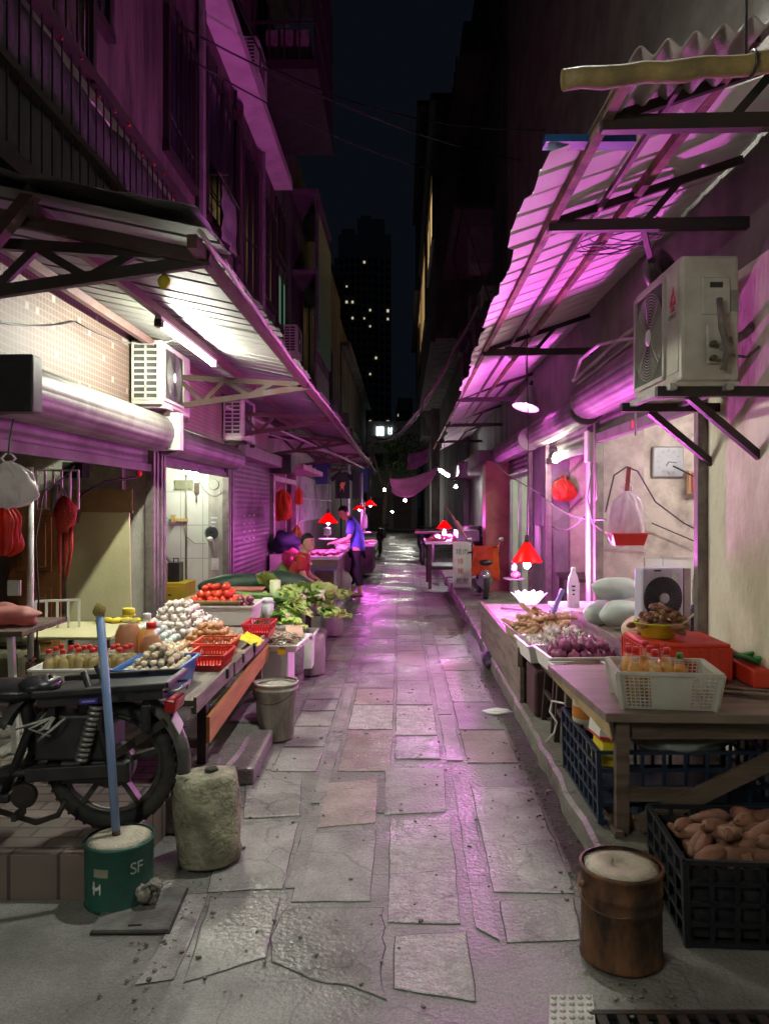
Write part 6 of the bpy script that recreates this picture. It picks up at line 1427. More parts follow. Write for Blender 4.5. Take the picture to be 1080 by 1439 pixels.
m = MB(); m.box(PY(975, 680, 7.15) , (.12, .06, .18)); m.box(PY(975, 664, 7.15), (.14, .08, .03)); solo(m, 'tool_holder', M('tan tool', (.5, .32, .18), .6), 'tan box with orange lid on the wall right of the clock', 'box')
hangbag('cloth_bag', 'off white cloth bundle hanging at the shutter post', PY(984, 795, 4.78), .10, .26, M('cloth', (.5, .47, .42), .8, bump=.5, bs=25), 11, d=.7)
m = MB(); m.tube([PY(984, 800, 4.7), PY(990, 830, 4.7), PY(985, 855, 4.75), PY(960, 875, 4.8), PY(945, 882, 4.85)], .007, 5); solo(m, 'white_cable', white_plastic, 'white cable curling from the cloth bundle to the fan', 'cable')
lumpbag('navy_bag', 'navy blue bag on the counter behind the fan', (2.0, 5.1, .86), (.12, .1, .13), M('navy cloth', (.02, .025, .06), .7, bump=.3), 4, 'bag', nz=.15)
m = MB(); m.bx(1.9, 2.4, 8.6, 9.5, .75, .79)
for x in (1.95, 2.34):
    for y in (8.65, 9.44): m.bar((x, y, .13), (x, y, .75), .05)
solo(m, 'shop_table', wood_d, 'dark table inside the shop with the cream wall', 'table')
m = MB(); m.lathe([(.02, 0), (.02, .004)], (1.775, 10.2, 1.7), 12, rot=(0, R(-90), 0)); 
m = MB(); m.bx(1.815, 1.838, 9.85, 10.0, 1.35, 1.75); m.bx(1.81, 1.838, 10.2, 10.5, .9, 1.35); solo(m, 'notice', M('notice', (.42, .4, .4), .6), 'pale notices stuck on the grey pillar', 'notice')
m = MB(); m.box((1.95, 10.95, 1.45), (.18, .04, .25)); m.box((1.95, 10.928, 1.45), (.12, .006, .16)); solo(m, 'picture_frame', white_plastic, 'small pale framed notice at the pale green shop door', 'notice')
m = MB(); m.blob((2.0, 10.9, 1.15), (.16, .08, .35), nz=.3, n=16, m=10, seed=3); solo(m, 'hanging_coat', M('pink coat', (.5, .4, .42), .8, bump=.4), 'pale coat hanging beside the pale green shop door', 'coat')

m = MB(); m.bx(1.5, 1.86, 4.9, 5.08, .722, .798); solo(m, 'carton', cardboard, 'flat brown carton beneath the box fan', 'carton', bev=.004)
# ---------------------------------------------------------------- people
def skinned(name, verts, edges, radii, mat, parent, sub=2, root=0, off=V((0, 0, 0))):
    me = bpy.data.meshes.new(name)
    me.from_pydata([tuple(V(p) - off) for p in verts], edges, [])
    o = bpy.data.objects.new(name, me); COL.objects.link(o)
    me.materials.append(mat)
    sk = o.modifiers.new('skin', 'SKIN'); sk.use_smooth_shade = True
    for i, r in enumerate(radii):
        d = me.skin_vertices[0].data[i]; d.radius = r if isinstance(r, tuple) else (r, r); d.use_root = (i == root)
    ss = o.modifiers.new('sub', 'SUBSURF'); ss.levels = ss.render_levels = sub
    o.parent = parent
    return o
class SK:
    def __init__(s): s.v = []; s.e = []; s.r = []
    def p(s, co, r, fr=None):
        s.v.append(V(co)); s.r.append(r)
        if fr is not None: s.e.append((fr, len(s.v) - 1))
        return len(s.v) - 1
    def chain(s, fr, pts):
        for co, r in pts: fr = s.p(co, r, fr)
        return fr
def head(T, c, fwd, r, off, hairmat=hair_m, up=V((0, 0, 1))):
    """head with face, looking along fwd; c is the centre of the skull"""
    f = V(fwd).normalized(); s = f.cross(up).normalized(); u = s.cross(f)
    Q = lambda x, y, z: c + s * x * r + f * y * r + u * z * r
    m = MB(); vs = []
    prof = [(-1.25, .42, .40, .28), (-1.12, .55, .62, .22), (-.8, .68, .78, .12), (-.4, .76, .88, .02), (0, .80, .95, -.03), (.4, .80, .98, -.06), (.75, .68, .84, -.08), (1.0, .44, .54, -.08), (1.1, .12, .15, -.08)]
    n = 18
    for z, rx, ry, dy in prof:
        for k in range(n):
            a = k * 6.2832 / n; x = rx * math.cos(a); y = ry * math.sin(a) + dy
            if z < .3 and math.sin(a) > .97: y += .03
            vs.append(Q(x, y, z))
    m.add(vs, [(i * n + k, i * n + (k + 1) % n, (i + 1) * n + (k + 1) % n, (i + 1) * n + k) for i in range(len(prof) - 1) for k in range(n)] + [tuple(range(n))[::-1], tuple(range((len(prof) - 1) * n, len(prof) * n))], True)
    m.tube([Q(0, .86, .12), Q(0, 1.02, -.2), Q(0, 1.06, -.32), Q(0, .86, -.42)], [.06 * r, .12 * r, .15 * r, .09 * r], 8)
    for sg in (-1, 1):
        m.blob(Q(sg * .82, -.05, -.1), (.10 * r, .10 * r, .24 * r), n=8, m=6, nz=0)
        m.blob(Q(sg * .30, .80, .10), (.16 * r, .1 * r, .07 * r), n=8, m=6, nz=0)
    for sg in (-1, 1): m.tube([Q(sg * .12, .87, -.66), Q(0, .92, -.66)], [.04 * r, .06 * r], 6)
    hd = m.build('head', skin, T)
    m = MB()
    for sg in (-1, 1): m.blob(Q(sg * .30, .88, .10), (.07 * r, .05 * r, .05 * r), n=8, m=5, nz=0); m.tube([Q(sg * .14, .92, .26), Q(sg * .30, .93, .31), Q(sg * .48, .84, .27)], [.03 * r, .045 * r, .02 * r], 5)
    m.build('eye', hair_m, hd)
    m = MB(); m.tube([Q(-.26, .80, -.64), Q(0, .94, -.655), Q(.26, .80, -.64)], [.02 * r, .035 * r, .02 * r], 5); m.build('mouth', M('lips', (.36, .14, .11), .5), hd)
    m = MB(); vs = []
    hp = [(-.35, .62, .60, -.40), (.0, .86, .80, -.26), (.35, .88, .92, -.16), (.62, .82, .98, -.10), (.95, .60, .72, -.1), (1.17, .3, .36, -.1), (1.22, .05, .06, -.1)]
    for z, rx, ry, dy in hp:
        for k in range(n):
            a = k * 6.2832 / n; y = ry * math.sin(a)
            if z < .5 and math.sin(a) > .15: y = ry * .15
            q = 1 + .06 * noise.noise(V((math.cos(a) * 5, math.sin(a) * 5, z * 5)))
            vs.append(Q(rx * math.cos(a) * q, y * q + dy, z))
    m.add(vs, [(i * n + k, i * n + (k + 1) % n, (i + 1) * n + (k + 1) % n, (i + 1) * n + k) for i in range(len(hp) - 1) for k in range(n)] + [tuple(range(n))[::-1], tuple(range((len(hp) - 1) * n, len(hp) * n))], True)
    m.build('hair', hairmat, T)
def hand(s, wrist, fr, d, nrm, r=.011, curl=.5, thumb=1):
    """palm and five fingers grown onto skeleton s from joint fr"""
    d = V(d).normalized(); n_ = V(nrm).normalized(); sd = d.cross(n_).normalized()
    pm_ = s.p(wrist + d * .045, (.036, .020), fr); kn = s.p(wrist + d * .085, (.040, .017), pm_)
    for k, (off, L) in enumerate(((-.030, .075), (-.010, .085), (.010, .080), (.030, .062))):
        b = wrist + d * .085 + sd * off
        a = s.p(b + d * L * .45 - n_ * L * .12 * curl, .0095, kn); s.p(b + d * L * (1 - .35 * curl) - n_ * L * .6 * curl, .0075, a)
    t = s.p(wrist + d * .045 - sd * .042 * thumb - n_ * .01, .012, pm_); s.p(wrist + d * .085 - sd * .06 * thumb - n_ * .025, .009, t)
# standing man in blue
def standing():
    base = V((-.83, 13.75, 0)); T = thing('person', 'standing man, loose blue shirt, dark cropped trousers, reaching over the meat counter', 'person', base)
    B = lambda x, y, z: base + V((x, y, z))
    s = SK()
    pel = s.p(B(.02, 0, .88), (.14, .105))
    sp1_ = s.p(B(.015, 0, 1.05), (.145, .105), pel); ch = s.p(B(-.03, 0, 1.23), (.16, .11), sp1_); nk0 = s.p(B(-.10, 0, 1.36), (.075, .065), ch); nk = s.p(B(-.15, 0, 1.415), .05, nk0); s.p(B(-.185, 0, 1.46), .05, nk)
    for sg in (-1, 1):
        y = sg * .095; fx = .03 if sg < 0 else -.14
        an = s.chain(pel, [(B(.02, y, .78), .085), (B(.02 + fx * .3, y * 1.1, .46), .058), (B(.04 + fx, y * 1.15, .28), .055), (B(.05 + fx, y * 1.15, .08), .036)])
        ft = s.p(B(.02 + fx, y * 1.15, .035), (.04, .03), an); s.p(B(-.12 + fx, y * 1.2, .03), (.042, .02), ft)
        sh = s.chain(nk0, [(B(-.07, sg * .17, 1.31), .06)])
        el = s.chain(sh, [(B(-.10 - .02 * sg, sg * .21, 1.12), .046), (B(-.12, sg * .215, 1.04), .042)])
        wr = s.chain(el, [(B(-.27, sg * .16, .99), .036), (B(-.36, sg * .10, .965), .027)])
        hand(s, B(-.36, sg * .10, .965), wr, (-1, -.25 * sg, -.15), (0, 0, 1), curl=.7, thumb=sg)
    skinned('body', s.v, s.e, s.r, skin, T, off=base)
    s = SK(); blue = M('blue shirt', (.05, .09, .42), .75, c2=(.035, .06, .3), sc=5, bump=.8, bs=11)
    pel = s.p(B(.045, 0, .75), (.185, .15)); a = s.p(B(.035, 0, .95), (.18, .145), pel); ch = s.p(B(-.005, 0, 1.2), (.185, .14), a); sh = s.p(B(-.07, 0, 1.345), (.13, .095), ch); s.p(B(-.11, 0, 1.385), .07, sh)
    for sg in (-1, 1): s.chain(sh, [(B(-.07, sg * .17, 1.31), .082), (B(-.095, sg * .21, 1.17), .075), (B(-.105, sg * .215, 1.10), .07)])
    skinned('shirt', s.v, s.e, s.r, blue, T, off=base)
    s = SK(); pel = s.p(B(.03, 0, .87), (.155, .125))
    for sg in (-1, 1):
        fx = .03 if sg < 0 else -.14; s.chain(pel, [(B(.02, sg * .09, .74), .105), (B(.02 + fx * .3, sg * .105, .46), .088), (B(.04 + fx, sg * .11, .25), .08), (B(.05 + fx, sg * .11, .19), .078)])
    skinned('trousers', s.v, s.e, s.r, M('dark trousers', (.012, .012, .02), .8, bump=.7, bs=11), T, off=base)
    for sg in (-1, 1):
        fx = .03 if sg < 0 else -.14; m = MB(); m.lathe([(.11, 0), (.115, .012), (.11, .024)], B(-.04 + fx, sg * .112, .004), 18, sx=1.25, sy=.46); m.tube([B(-.06 + fx, sg * .112 - .05, .02), B(-.06 + fx, sg * .112, .07), B(-.06 + fx, sg * .112 + .05, .02)], .012, 6); m.build('sandal', M('sandal', (.12, .07, .04), .7), T)
    head(T, B(-.215, -.01, 1.50), (-.85, -.1, -.5), .098, base)
standing()
def seated():
    base = V((-1.48, 10.6, .12)); T = thing('person', 'seated man in a red T-shirt and dark shorts, forearm resting on his knee', 'person', base)
    B = lambda x, y, z: base + V((x, y, z))
    s = SK()
    pel = s.p(B(0, 0, .36), (.145, .12)); a = s.p(B(.03, 0, .52), (.14, .11), pel); ch = s.p(B(.10, 0, .70), (.165, .115), a); nk0 = s.p(B(.14, 0, .83), (.075, .065), ch); nk = s.p(B(.16, -.01, .885), .052, nk0); s.p(B(.175, -.02, .93), .05, nk)
    for sg in (-1, 1):
        k = s.chain(pel, [(B(.14, sg * .11, .37), .088), (B(.36, sg * .17, .37), .062)])
        an = s.chain(k, [(B(.37, sg * .17, .2), .056), (B(.34, sg * .17, .05), .036)]); ft = s.p(B(.37, sg * .17, .02), (.038, .03), an); s.p(B(.50, sg * .19, .015), (.04, .02), ft)
        sh = s.chain(nk0, [(B(.12, sg * .18, .785), .062)])
        el = s.chain(sh, [(B(.13, sg * .245, .62), .047), (B(.16, sg * .25, .52), .043)])
        wr = s.chain(el, [(B(.27, sg * .22, .46), .037), (B(.36, sg * .17, .40 if sg > 0 else .36), .028)])
        hand(s, B(.36, sg * .17, .40 if sg > 0 else .36), wr, (.7, -.3 * sg, -.7), (.7, 0, .7), curl=.6, thumb=-sg)
    skinned('body', s.v, s.e, s.r, skin, T, off=base)
    s = SK(); pel = s.p(B(.0, 0, .37), (.175, .155)); a = s.p(B(.03, 0, .52), (.175, .15), pel); ch = s.p(B(.095, 0, .70), (.195, .15), a); sh = s.p(B(.135, 0, .81), (.13, .1), ch); s.p(B(.15, 0, .85), .07, sh)
    for sg in (-1, 1): s.chain(sh, [(B(.12, sg * .18, .785), .083), (B(.125, sg * .235, .66), .078), (B(.135, sg * .248, .60), .073)])
    skinned('shirt', s.v, s.e, s.r, M('red shirt', (.46, .025, .03), .75, c2=(.34, .018, .022), sc=5, bump=.7, bs=11), T, off=base)
    m = MB(); m.box(B(.235, -.10, .70), (.012, .04, .035), (0, R(-15), R(-25))); m.build('chest_mark', M('white print', (.7, .68, .68), .6), T)
    s = SK(); pel = s.p(B(-.01, 0, .335), (.165, .145))
    for sg in (-1, 1): s.chain(pel, [(B(.13, sg * .115, .37), .112), (B(.28, sg * .155, .375), .095), (B(.35, sg * .17, .365), .088)])
    skinned('shorts', s.v, s.e, s.r, M('navy shorts', (.014, .016, .03), .8, bump=.7, bs=11), T, off=base)
    for sg in (-1, 1):
        m = MB(); m.lathe([(.11, 0), (.115, .012), (.11, .022)], B(.43, sg * .18, .0), 18, sx=1.2, sy=.42); m.build('sandal', black_p, T)
    head(T, B(.185, -.025, .995), (.83, -.55, -.05), .10, base)
    st = thing('stool', 'low stool beneath the man in red', 'stool', base)
    m = MB(); m.box(B(-.02, 0, .205), (.3, .3, .03)); m.build('seat', wood_b, st)
    for x in (-.13, .1):
        for y in (-.12, .12): m = MB(); m.bar(B(x, y, 0), B(x, y, .19), .03); m.build('leg', wood_b, st)
seated()
# ---------------------------------------------------------------- farther stalls
meat_m = M('meat', (.45, .10, .12), .4, c2=(.6, .4, .4), sc=15)
def meat(m): m.blob((0, 0, 0), (.075, .045, .028), nz=.5, n=12, m=8, fr=2)
MC = thing('meat_counter', 'tan sided meat counter, pink lit goods on top, by the two men', 'counter', (-1.25, 12.9, .12))
m = MB(); m.bx(-1.62, -1.02, 12.4, 13.9, .74, .79); m.build('countertop', pinktop, MC, bev=.006)
m = MB(); m.bx(-1.55, -1.04, 12.44, 13.86, .12, .74); m.build('base_cabinet', M('tan cabinet', (.26, .22, .14), .6, c2=(.16, .13, .09)), MC)
mp = one('meat_piece', 'meat', meat_m, meat)
strew(mp, mound(-1.30, 13.0, .82, .24, .42, .12, 1), 'pink lit piece of meat on the tan sided counter', 'meat pieces on the left counter', flat=2)
LB2 = thing('low_table', 'small blue topped table beside the man in red', 'table', (-1.15, 11.9, .12))
m = MB(); m.bx(-1.45, -1.0, 11.75, 12.25, .62, .645); m.build('tabletop', M('blue top', (.16, .2, .4), .35), LB2)
for x in (-1.42, -1.03):
    for y in (11.78, 12.22): m = MB(); m.bar((x, y, .12), (x, y, .62), .035); m.build('leg', M('grey leg', (.4, .4, .4), .5), LB2)
q = PY(460, 759, 12.6); HS = thing('hanging_scale', 'white hanging scale under the red lamp by the man in red', 'scale', q)
m = MB(); m.lathe([(.001, 0), (.11, .004), (.16, .02), (.162, .024), (.001, .006)], q, 20); m.build('pan', white_plastic, HS)
m = MB(); m.lathe([(.055, .08), (.06, .1), (.055, .2)], q, 14); m.tube([q + V((0, 0, .02)), q + V((0, 0, .3))], .01, 6); m.build('scale_body', white_plastic, HS)
M2 = thing('meat_counter', 'second pink lit counter behind the man in blue', 'counter', (-.95, 17.6, .12))
m = MB(); m.bx(-1.5, -.62, 17.0, 18.8, .72, .77); m.build('countertop', pinktop, M2)
m = MB(); m.bx(-1.45, -.66, 17.05, 18.75, .12, .72); m.build('base_cabinet', wood_d, M2)
mp = copy_tree(mp, (-.8, 17.4, .80), None, 'pink lit lump of meat on the second counter', 'meat on the second counter')
for i in range(7): copy_tree(mp, (-1.3 + .1 * i, 17.3 + .25 * (i % 4), .80), (0, 0, i), scale=1.3)
PS2 = PY(508, 735, 18.2)
m = MB(); m.tube([(PS2.x, PS2.y, .12), (PS2.x, PS2.y, 2.4)], .03, 8); solo(m, 'steel_pole', alum, 'thin pole carrying the far red lamp pair', 'pole')
m = MB(); m.tube([(-1.47, 21, .1), (-1.47, 21, 2.75)], .06, 10); solo(m, 'steel_pole', alum, 'grey awning pole beside the hanging T-shirts', 'pole')
q = PY(512, 742, 17.2); m = MB(); m.lathe([(.06, 0), (.07, .12), (.05, .3)], q, 12); m.lathe([(.001, -.12), (.15, -.11), (.16, -.09)], q, 16); m.tube([q + V((0, 0, -.1)), q + V((0, 0, .6))], .012, 6); solo(m, 'hanging_scale', white_plastic, 'pink lit scale hanging beside the second counter', 'scale')
lumpbag('white_bag', 'white plastic bag on the ground by the man in blue', (-1.0, 13.4, .30), (.13, .1, .18), white_bag, 3, 'bag')
lumpbag('pink_bag', 'pink lit plastic bag on the counter edge by the man in blue', (-1.05, 13.55, .86), (.12, .2, .07), white_bag, 6, 'bag', nz=.5)
# right far stall
R2 = thing('meat_stall', 'pink topped meat stall board at the far right', 'stall', (.85, 14.6, .13))
m = MB(); m.bx(.42, 1.25, 13.9, 15.4, .92, .97); m.build('countertop', pinktop, R2)
m = MB(); m.bx(.5, 1.2, 14.0, 15.3, .45, .49); m.build('shelf', wood_d, R2)
for x in (.5, 1.18):
    for y in (14.0, 15.3): m = MB(); m.bar((x, y, .1), (x, y, .92), .06); m.build('leg', wood_d, R2)
mp2 = copy_tree(mp, (.6, 14.1, 1.0), (0, 0, 0), 'pink lit piece of meat on the far right stall', 'meat on the far right stall', scale=1.3)
for i in range(12): copy_tree(mp2, (.52 + .055 * i, 14.05 + .32 * (i % 4), 1.0 + .03 * (i % 2)), (0, 0, i * 1.7), scale=1.3)
SB = thing('sign_board', 'white board with red and green characters leaning at the far right stall', 'sign', (1.02, 13.5, .2))
sx0, sx1 = PY(636, 0, 13.5).x, PY(662, 0, 13.5).x
m = MB(); m.bx(sx0, sx1, 13.5, 13.53, .18, .97); m.build('board', M('sign white', (.6, .64, .55), .6, c2=(.48, .5, .44)), SB, bev=.006)
tg, trd = M('sign green', (.10, .20, .10), .6), M('sign red', (.5, .05, .03), .6)
cx = (sx0 + sx1) / 2
for row, (s_, mt_) in enumerate((('猪肉', tg), ('排', trd), ('猪', trd), ('批发', tg))): text(s_, .115, mt_, SB, (cx - (.03 if len(s_) == 1 else 0), 13.497, .80 - row * .17), (R(90), 0, 0))
SCO = thing('scooter', 'grey scooter with black headlight hood under the red bag', 'scooter', (1.3, 12.4, .13))
sm_ = M('scooter paint', (.22, .21, .25), .3, coat=.5, bump=.02)
m = MB(); m.blob((1.32, 12.2, .47), (.11, .10, .20), nz=.1, n=16, m=10); m.bx(1.24, 1.40, 12.3, 12.9, .32, .38); m.blob((1.32, 13.0, .6), (.12, .35, .16), nz=.1, n=16, m=10); m.build('body', sm_, SCO)
m = MB(); m.blob((1.32, 12.10, .50), (.07, .04, .075), nz=0, n=14, m=8); m.build('headlamp', M('chrome lamp', (.6, .6, .62), .15, m=.8), SCO)
m = MB(); m.blob((1.32, 12.14, .72), (.115, .09, .05), nz=.1, n=14, m=8); m.build('hood', black_p, SCO)
for y in (12.22, 13.15): m = MB(); m.tube([(1.32, y + .17 * math.cos(k * .35), .34 + .17 * math.sin(k * .35)) for k in range(18)], .045, 8, closed=True); m.build('wheel', rubber, SCO)
m = MB(); m.tube([(1.05, 12.35, .86), (1.3, 12.25, .90), (1.58, 12.35, .86)], .016, 6); m.build('handlebar', black_p, SCO)
for s_ in (-1, 1): m = MB(); m.tube([(1.32 + s_ * .2, 12.3, .9), (1.32 + s_ * .24, 12.28, 1.05)], .008, 5); m.blob((1.32 + s_ * .25, 12.27, 1.08), (.05, .015, .04), nz=0, n=10, m=6); m.build('mirror', M('chrome', (.5, .5, .5)), SCO)
m = MB()
m.grid(lambda u, v: V((1.32 + (u - .5) * (.40 + .06 * v) + .02 * noise.noise(V((u * 6, v * 6, 0))), 12.12 + .16 * math.cos((u - .5) * 2.6) * -.6 + .12 + .03 * noise.noise(V((u * 5, v * 5, 4))) - .05 * (1 - v), .98 - .50 * v + .05 * math.sin(u * 5) * v)), 14, 12)
m.grid(lambda u, v: V((1.32 + (u - .5) * .40, 12.05 + .45 * v, .98 + .02 * noise.noise(V((u * 6, v * 6, 0))) - .10 * v * v)), 12, 8)
solo(m, 'plastic_bag', orange_p, 'big orange red plastic sheet draped over the scooter', 'plastic sheet', solid=.003)
m = MB(); m.bar(PY(626, 712, 13.9), PY(655, 756, 13.2), .03); m.bar(PY(640, 733, 13.6), PY(648, 745, 13.4), .07, .05); solo(m, 'broom', M('pale red stick', (.55, .3, .28), .5), 'broom leaning diagonally by the red pier', 'broom')
m = MB(); m.bx(1.0, 1.4, 13.95, 15.0, .97, 1.16); solo(m, 'display_box', M('grey box glass', (.28, .26, .36), .3), 'lilac grey box on the back of the far right stall', 'box')
m = MB()
for k in range(9): m.box((1.42 + .04 * (k % 3), 15.6 + .2 * (k // 3), .5 + .2 * (k % 4)), (.3, .3, .2), (0, 0, k))
solo(m, 'goods_pile', M('grey goods', (.2, .2, .18), .7, sc=12), 'grey stacked goods behind the far right stall', 'goods pile', bev=.02)
for k, (x, y, w, lab) in enumerate(((.75, 18.6, .5, 'dark umbrella table at the far right'), )):
    T = thing('round_table', lab, 'table', (x, y, .1)); m = MB(); m.lathe([(.45, .95), (.46, .97), (.45, 1.0)], (x, y, 0), 20); m.build('tabletop', M('maroon top', (.12, .04, .06), .6), T)
    m = MB(); m.tube([(x, y, .1), (x, y, .95)], .03, 8); m.build('leg', alum, T)
# motorbikes and clutter far down the alley
for k, (x, y) in enumerate(((.55, 21.5), (.8, 24), (-.75, 26))):
    T = thing('motorbike', ('dark motorbike parked far down the right side', 'second dark motorbike behind the far right one', 'dark motorbike parked far down the left side')[k], 'motorbike', (x, y, 0))
    m = MB(); m.blob((x, y, .6), (.14, .55, .2), nz=.2, n=14, m=8, seed=k); m.blob((x, y + .3, .8), (.13, .35, .07), nz=.1); m.build('body', black_p, T)
    for d in (-.55, .55): m = MB(); m.tube([(x, y + d + .24 * math.cos(j * .35), .28 + .24 * math.sin(j * .35)) for j in range(18)], .045, 6, closed=True); m.build('wheel', rubber, T)
    m = MB(); m.tube([(x - .3, y - .4, 1.0), (x, y - .5, .95), (x + .3, y - .4, 1.0)], .02, 6); m.build('handlebar', steel_dark, T)
# hanging cloths
def sheet(name, label, cat, pts, mat, sag=.1, nu=14, nv=8, rip=.03, **k):
    a, b, c, d = [V(p) for p in pts]; m = MB()
    def f(u, v):
        p = a.lerp(b, u).lerp(d.lerp(c, u), v); p = p - V((0, 0, sag * 4 * u * (1 - u) * (.35 + .65 * v)))
        return p + V((rip * noise.noise(V((u * 4, v * 4, 1))), rip * 2 * noise.noise(V((u * 5, v * 3, 7))), 0))
    m.grid(f, nu, nv); return solo(m, name, mat, label, cat, solid=.003, **k)
pkc = M('pink cloth', (.85, .55, .72), .7, c2=(.7, .42, .58), sc=4, trl=.4, bump=.2, bs=12)
sheet('pink_cloth', 'pink sheet sagging across the alley below the right awning end', 'cloth', [PY(547, 672, 17), PY(616, 655, 15), PY(611, 668, 15), PY(551, 692, 17)], pkc, .25)
sheet('pink_cloth', 'smaller lilac cloth at the end edge of the right awning', 'cloth', [PY(573, 637, 15.5), PY(604, 628, 14), PY(600, 648, 14), PY(572, 660, 15.5)], M('lilac cloth', (.42, .3, .42), .7, trl=.2), .05)
sheet('hanging_bag', 'lilac bag hanging below the right awning near the bulbs', 'bag', [PY(645, 648, 15), PY(657, 648, 15), PY(656, 672, 15), PY(644, 671, 15)], M('lilac cloth', (.42, .3, .42)), 0, rip=.04)
def tee(label, px, py, Y, w, h, mat, fig=None):
    p = PY(px, py, Y); T = thing('hanging_shirt', label, 'shirt', p - V((0, 0, h)))
    o = [(-.18, 0), (-.08, .02), (0, -.04), (.08, .02), (.18, 0), (.5, -.22), (.42, -.38), (.3, -.3), (.3, -1), (-.3, -1), (-.3, -.3), (-.42, -.38), (-.5, -.22)]
    m = MB(); m.prism([(p.x + x * w, p.y + .02 * math.sin(x * 9), p.z + z * h) for x, z in o], (0, .03, 0)); m.build('cloth', mat, T, bev=.008)
    m = MB(); m.tube([p + V((-.2 * w, .01, -.03)), p + V((0, .01, .06)), p + V((.2 * w, .01, -.03))], .01, 5); m.tube([p + V((0, .01, .06)), p + V((0, .01, .2))], .008, 5); m.build('hanger', steel_dark, T)
    if fig:
        m = MB(); f = [(-.1, -.75), (-.06, -.55), (-.12, -.5), (-.02, -.38), (.06, -.42), (.12, -.36), (.10, -.5), (.05, -.55), (.07, -.75), (.02, -.62), (-.04, -.62)]
        m.prism([(p.x + x * w, p.y - .018, p.z + z * h) for x, z in f], (0, .004, 0)); m.build('print', M('orange print', (.6, .25, .06), .6), T)
bk = M('black cloth', (.012, .012, .015), .85, bump=.3); nv = M('navy shirt', (.02, .03, .10), .85, bump=.3)
tee('black T-shirt with an orange figure hanging under the left awning', 481, 663, 19.5, .62, .68, bk, True)
tee('navy shirt hanging left of the black T-shirt', 452, 646, 19, .5, .6, nv)
tee('dark blue shirt hanging right of the black T-shirt', 508, 655, 22, .6, .75, nv)
tee('navy shorts cloth hanging farthest right on the line', 501, 660, 21, .4, .8, bk)
# first floor and shop four items on the left
hangbag('orange_bag', 'orange bag hung in the left shop doorway past the closed shutter', PY(396, 688, 15.5), .42, .62, orange_p, 2, d=.4)
hangbag('yellow_bag', 'yellow bag hanging in the doorway beside the orange bag', PY(417, 738, 16), .2, .45, M('mustard bag', (.5, .33, .05), .5, trl=.3), 4, d=.4)
hangbag('orange_bag', 'small orange packet hanging on the pink door frame', PY(420, 685, 16), .16, .35, orange_p, 5, d=.4)
lumpbag('clothes_heap', 'navy blue heap of clothes in the doorway behind the man in red', (-2.1, 13.9, .95), (.28, .3, .2), M('navy cloth', (.02, .025, .06)), 3, 'clothes', nz=.4)
m = MB(); m.bx(-2.35, -1.9, 13.6, 14.2, .12, .75); solo(m, 'cabinet', M('pale cabinet', (.4, .34, .32), .6), 'pale cabinet below the navy clothes heap', 'cabinet', bev=.01)
lumpbag('pink_bag', 'bright pink red plastic bag behind the man in red', (-1.85, 12.9, .72), (.17, .2, .16), M('hot pink bag', (.7, .12, .25), .4, trl=.3, bump=.3), 5, 'bag', nz=.4)
m = MB(); m.bx(-2.1, -1.7, 12.6, 13.2, .12, .56); solo(m, 'crate', wood_d, 'dark crate under the pink red bag', 'crate')
# cables
wm = black_p
m = MB(); m.tube(wire((-2.3, 8, 6.6), (1.9, 12, 7.0), .2), .012, 5); m.tube(wire((-2.3, 8.2, 6.4), (1.9, 14, 7.6), .35), .01, 5); m.tube(wire((-2.3, 12, 8.6), (1.9, 10, 6.5), .3), .01, 5); solo(m, 'power_line', wm, 'thin black cables crossing the alley high between the houses', 'cable')
m = MB()
for k in range(4): m.tube([p + V((.06 * noise.noise(V((i * .8, k * 3, 0))), 0, .10 * noise.noise(V((i * .9, k * 5, 2))))) for i, p in enumerate(wire(PY(672, 430, 12 + k * .2), PY(520 + 4 * k, 612, 34), .9, 24))], .035 - .006 * k, 6)
solo(m, 'cable_bundle', M('bundle grey', (.30, .24, .28), .7, c2=(.14, .1, .12), sc=7), 'thick sagging bundle of cables running down the right side of the alley', 'cable bundle')
m = MB(); m.tube(wire((-2.38, 3.2, 2.72), (-2.38, 5.6, 2.95), .16), .006, 5); m.tube(wire((-2.38, 5.6, 2.95), (-1.8, 6.2, 2.96), .1), .006, 5); solo(m, 'wall_cable', wm, 'black cable sagging over the mosaic wall at left', 'cable')
m = MB(); m.tube([PY(690, 645, 13), PY(720, 672, 11.4), PY(760, 695, 10)] + wire(PY(760, 695, 10), PY(850, 730, 6.8), .10, 6), .010, 6); m.tube(wire(PY(775, 740, 9.6), PY(838, 700, 7.1), .15, 8) + [PY(838, 650, 7.1)], .008, 5); m.tube([PY(832, 650, 7.1), PY(825, 700, 7.1), PY(832, 735, 7.1), PY(845, 745, 7.1)], .008, 5)
solo(m, 'cable', M('grey pink cable', (.25, .2, .22), .5), 'cables drooping along the right shopfronts past the red bag', 'cable')
m = MB()
for k in range(10):
    c = PY(868, 328, 4.7); a0 = random.uniform(0, 6); m.tube([c + V((.21 * (1 + .25 * math.sin(k)) * math.cos(a) + .02 * math.sin(3 * a + k), .18 * math.sin(a), .05 * math.sin(a + k) + .02 * k - .08)) for a in [a0 + j * .4 for j in range(14)]], .004, 4)
solo(m, 'cable_coil', M('coil cable', (.16, .13, .14), .5), 'loose coil of thin cable tied under the right awning', 'cable coil')
m = MB(); c = PY(925, 392, 4.75)
for k in range(3): m.tube([c + V((.02 * k, .22 * math.cos(a), .10 * math.sin(a) + .02 * k)) + V((.14 * math.cos(a), 0, 0)) for a in [j * .25 for j in range(25)]], .028, 8)
solo(m, 'hose_coil', M('hose', (.07, .06, .065), .45, c2=(.2, .15, .16), sc=8), 'coiled dark hose resting behind the right air conditioner', 'hose')
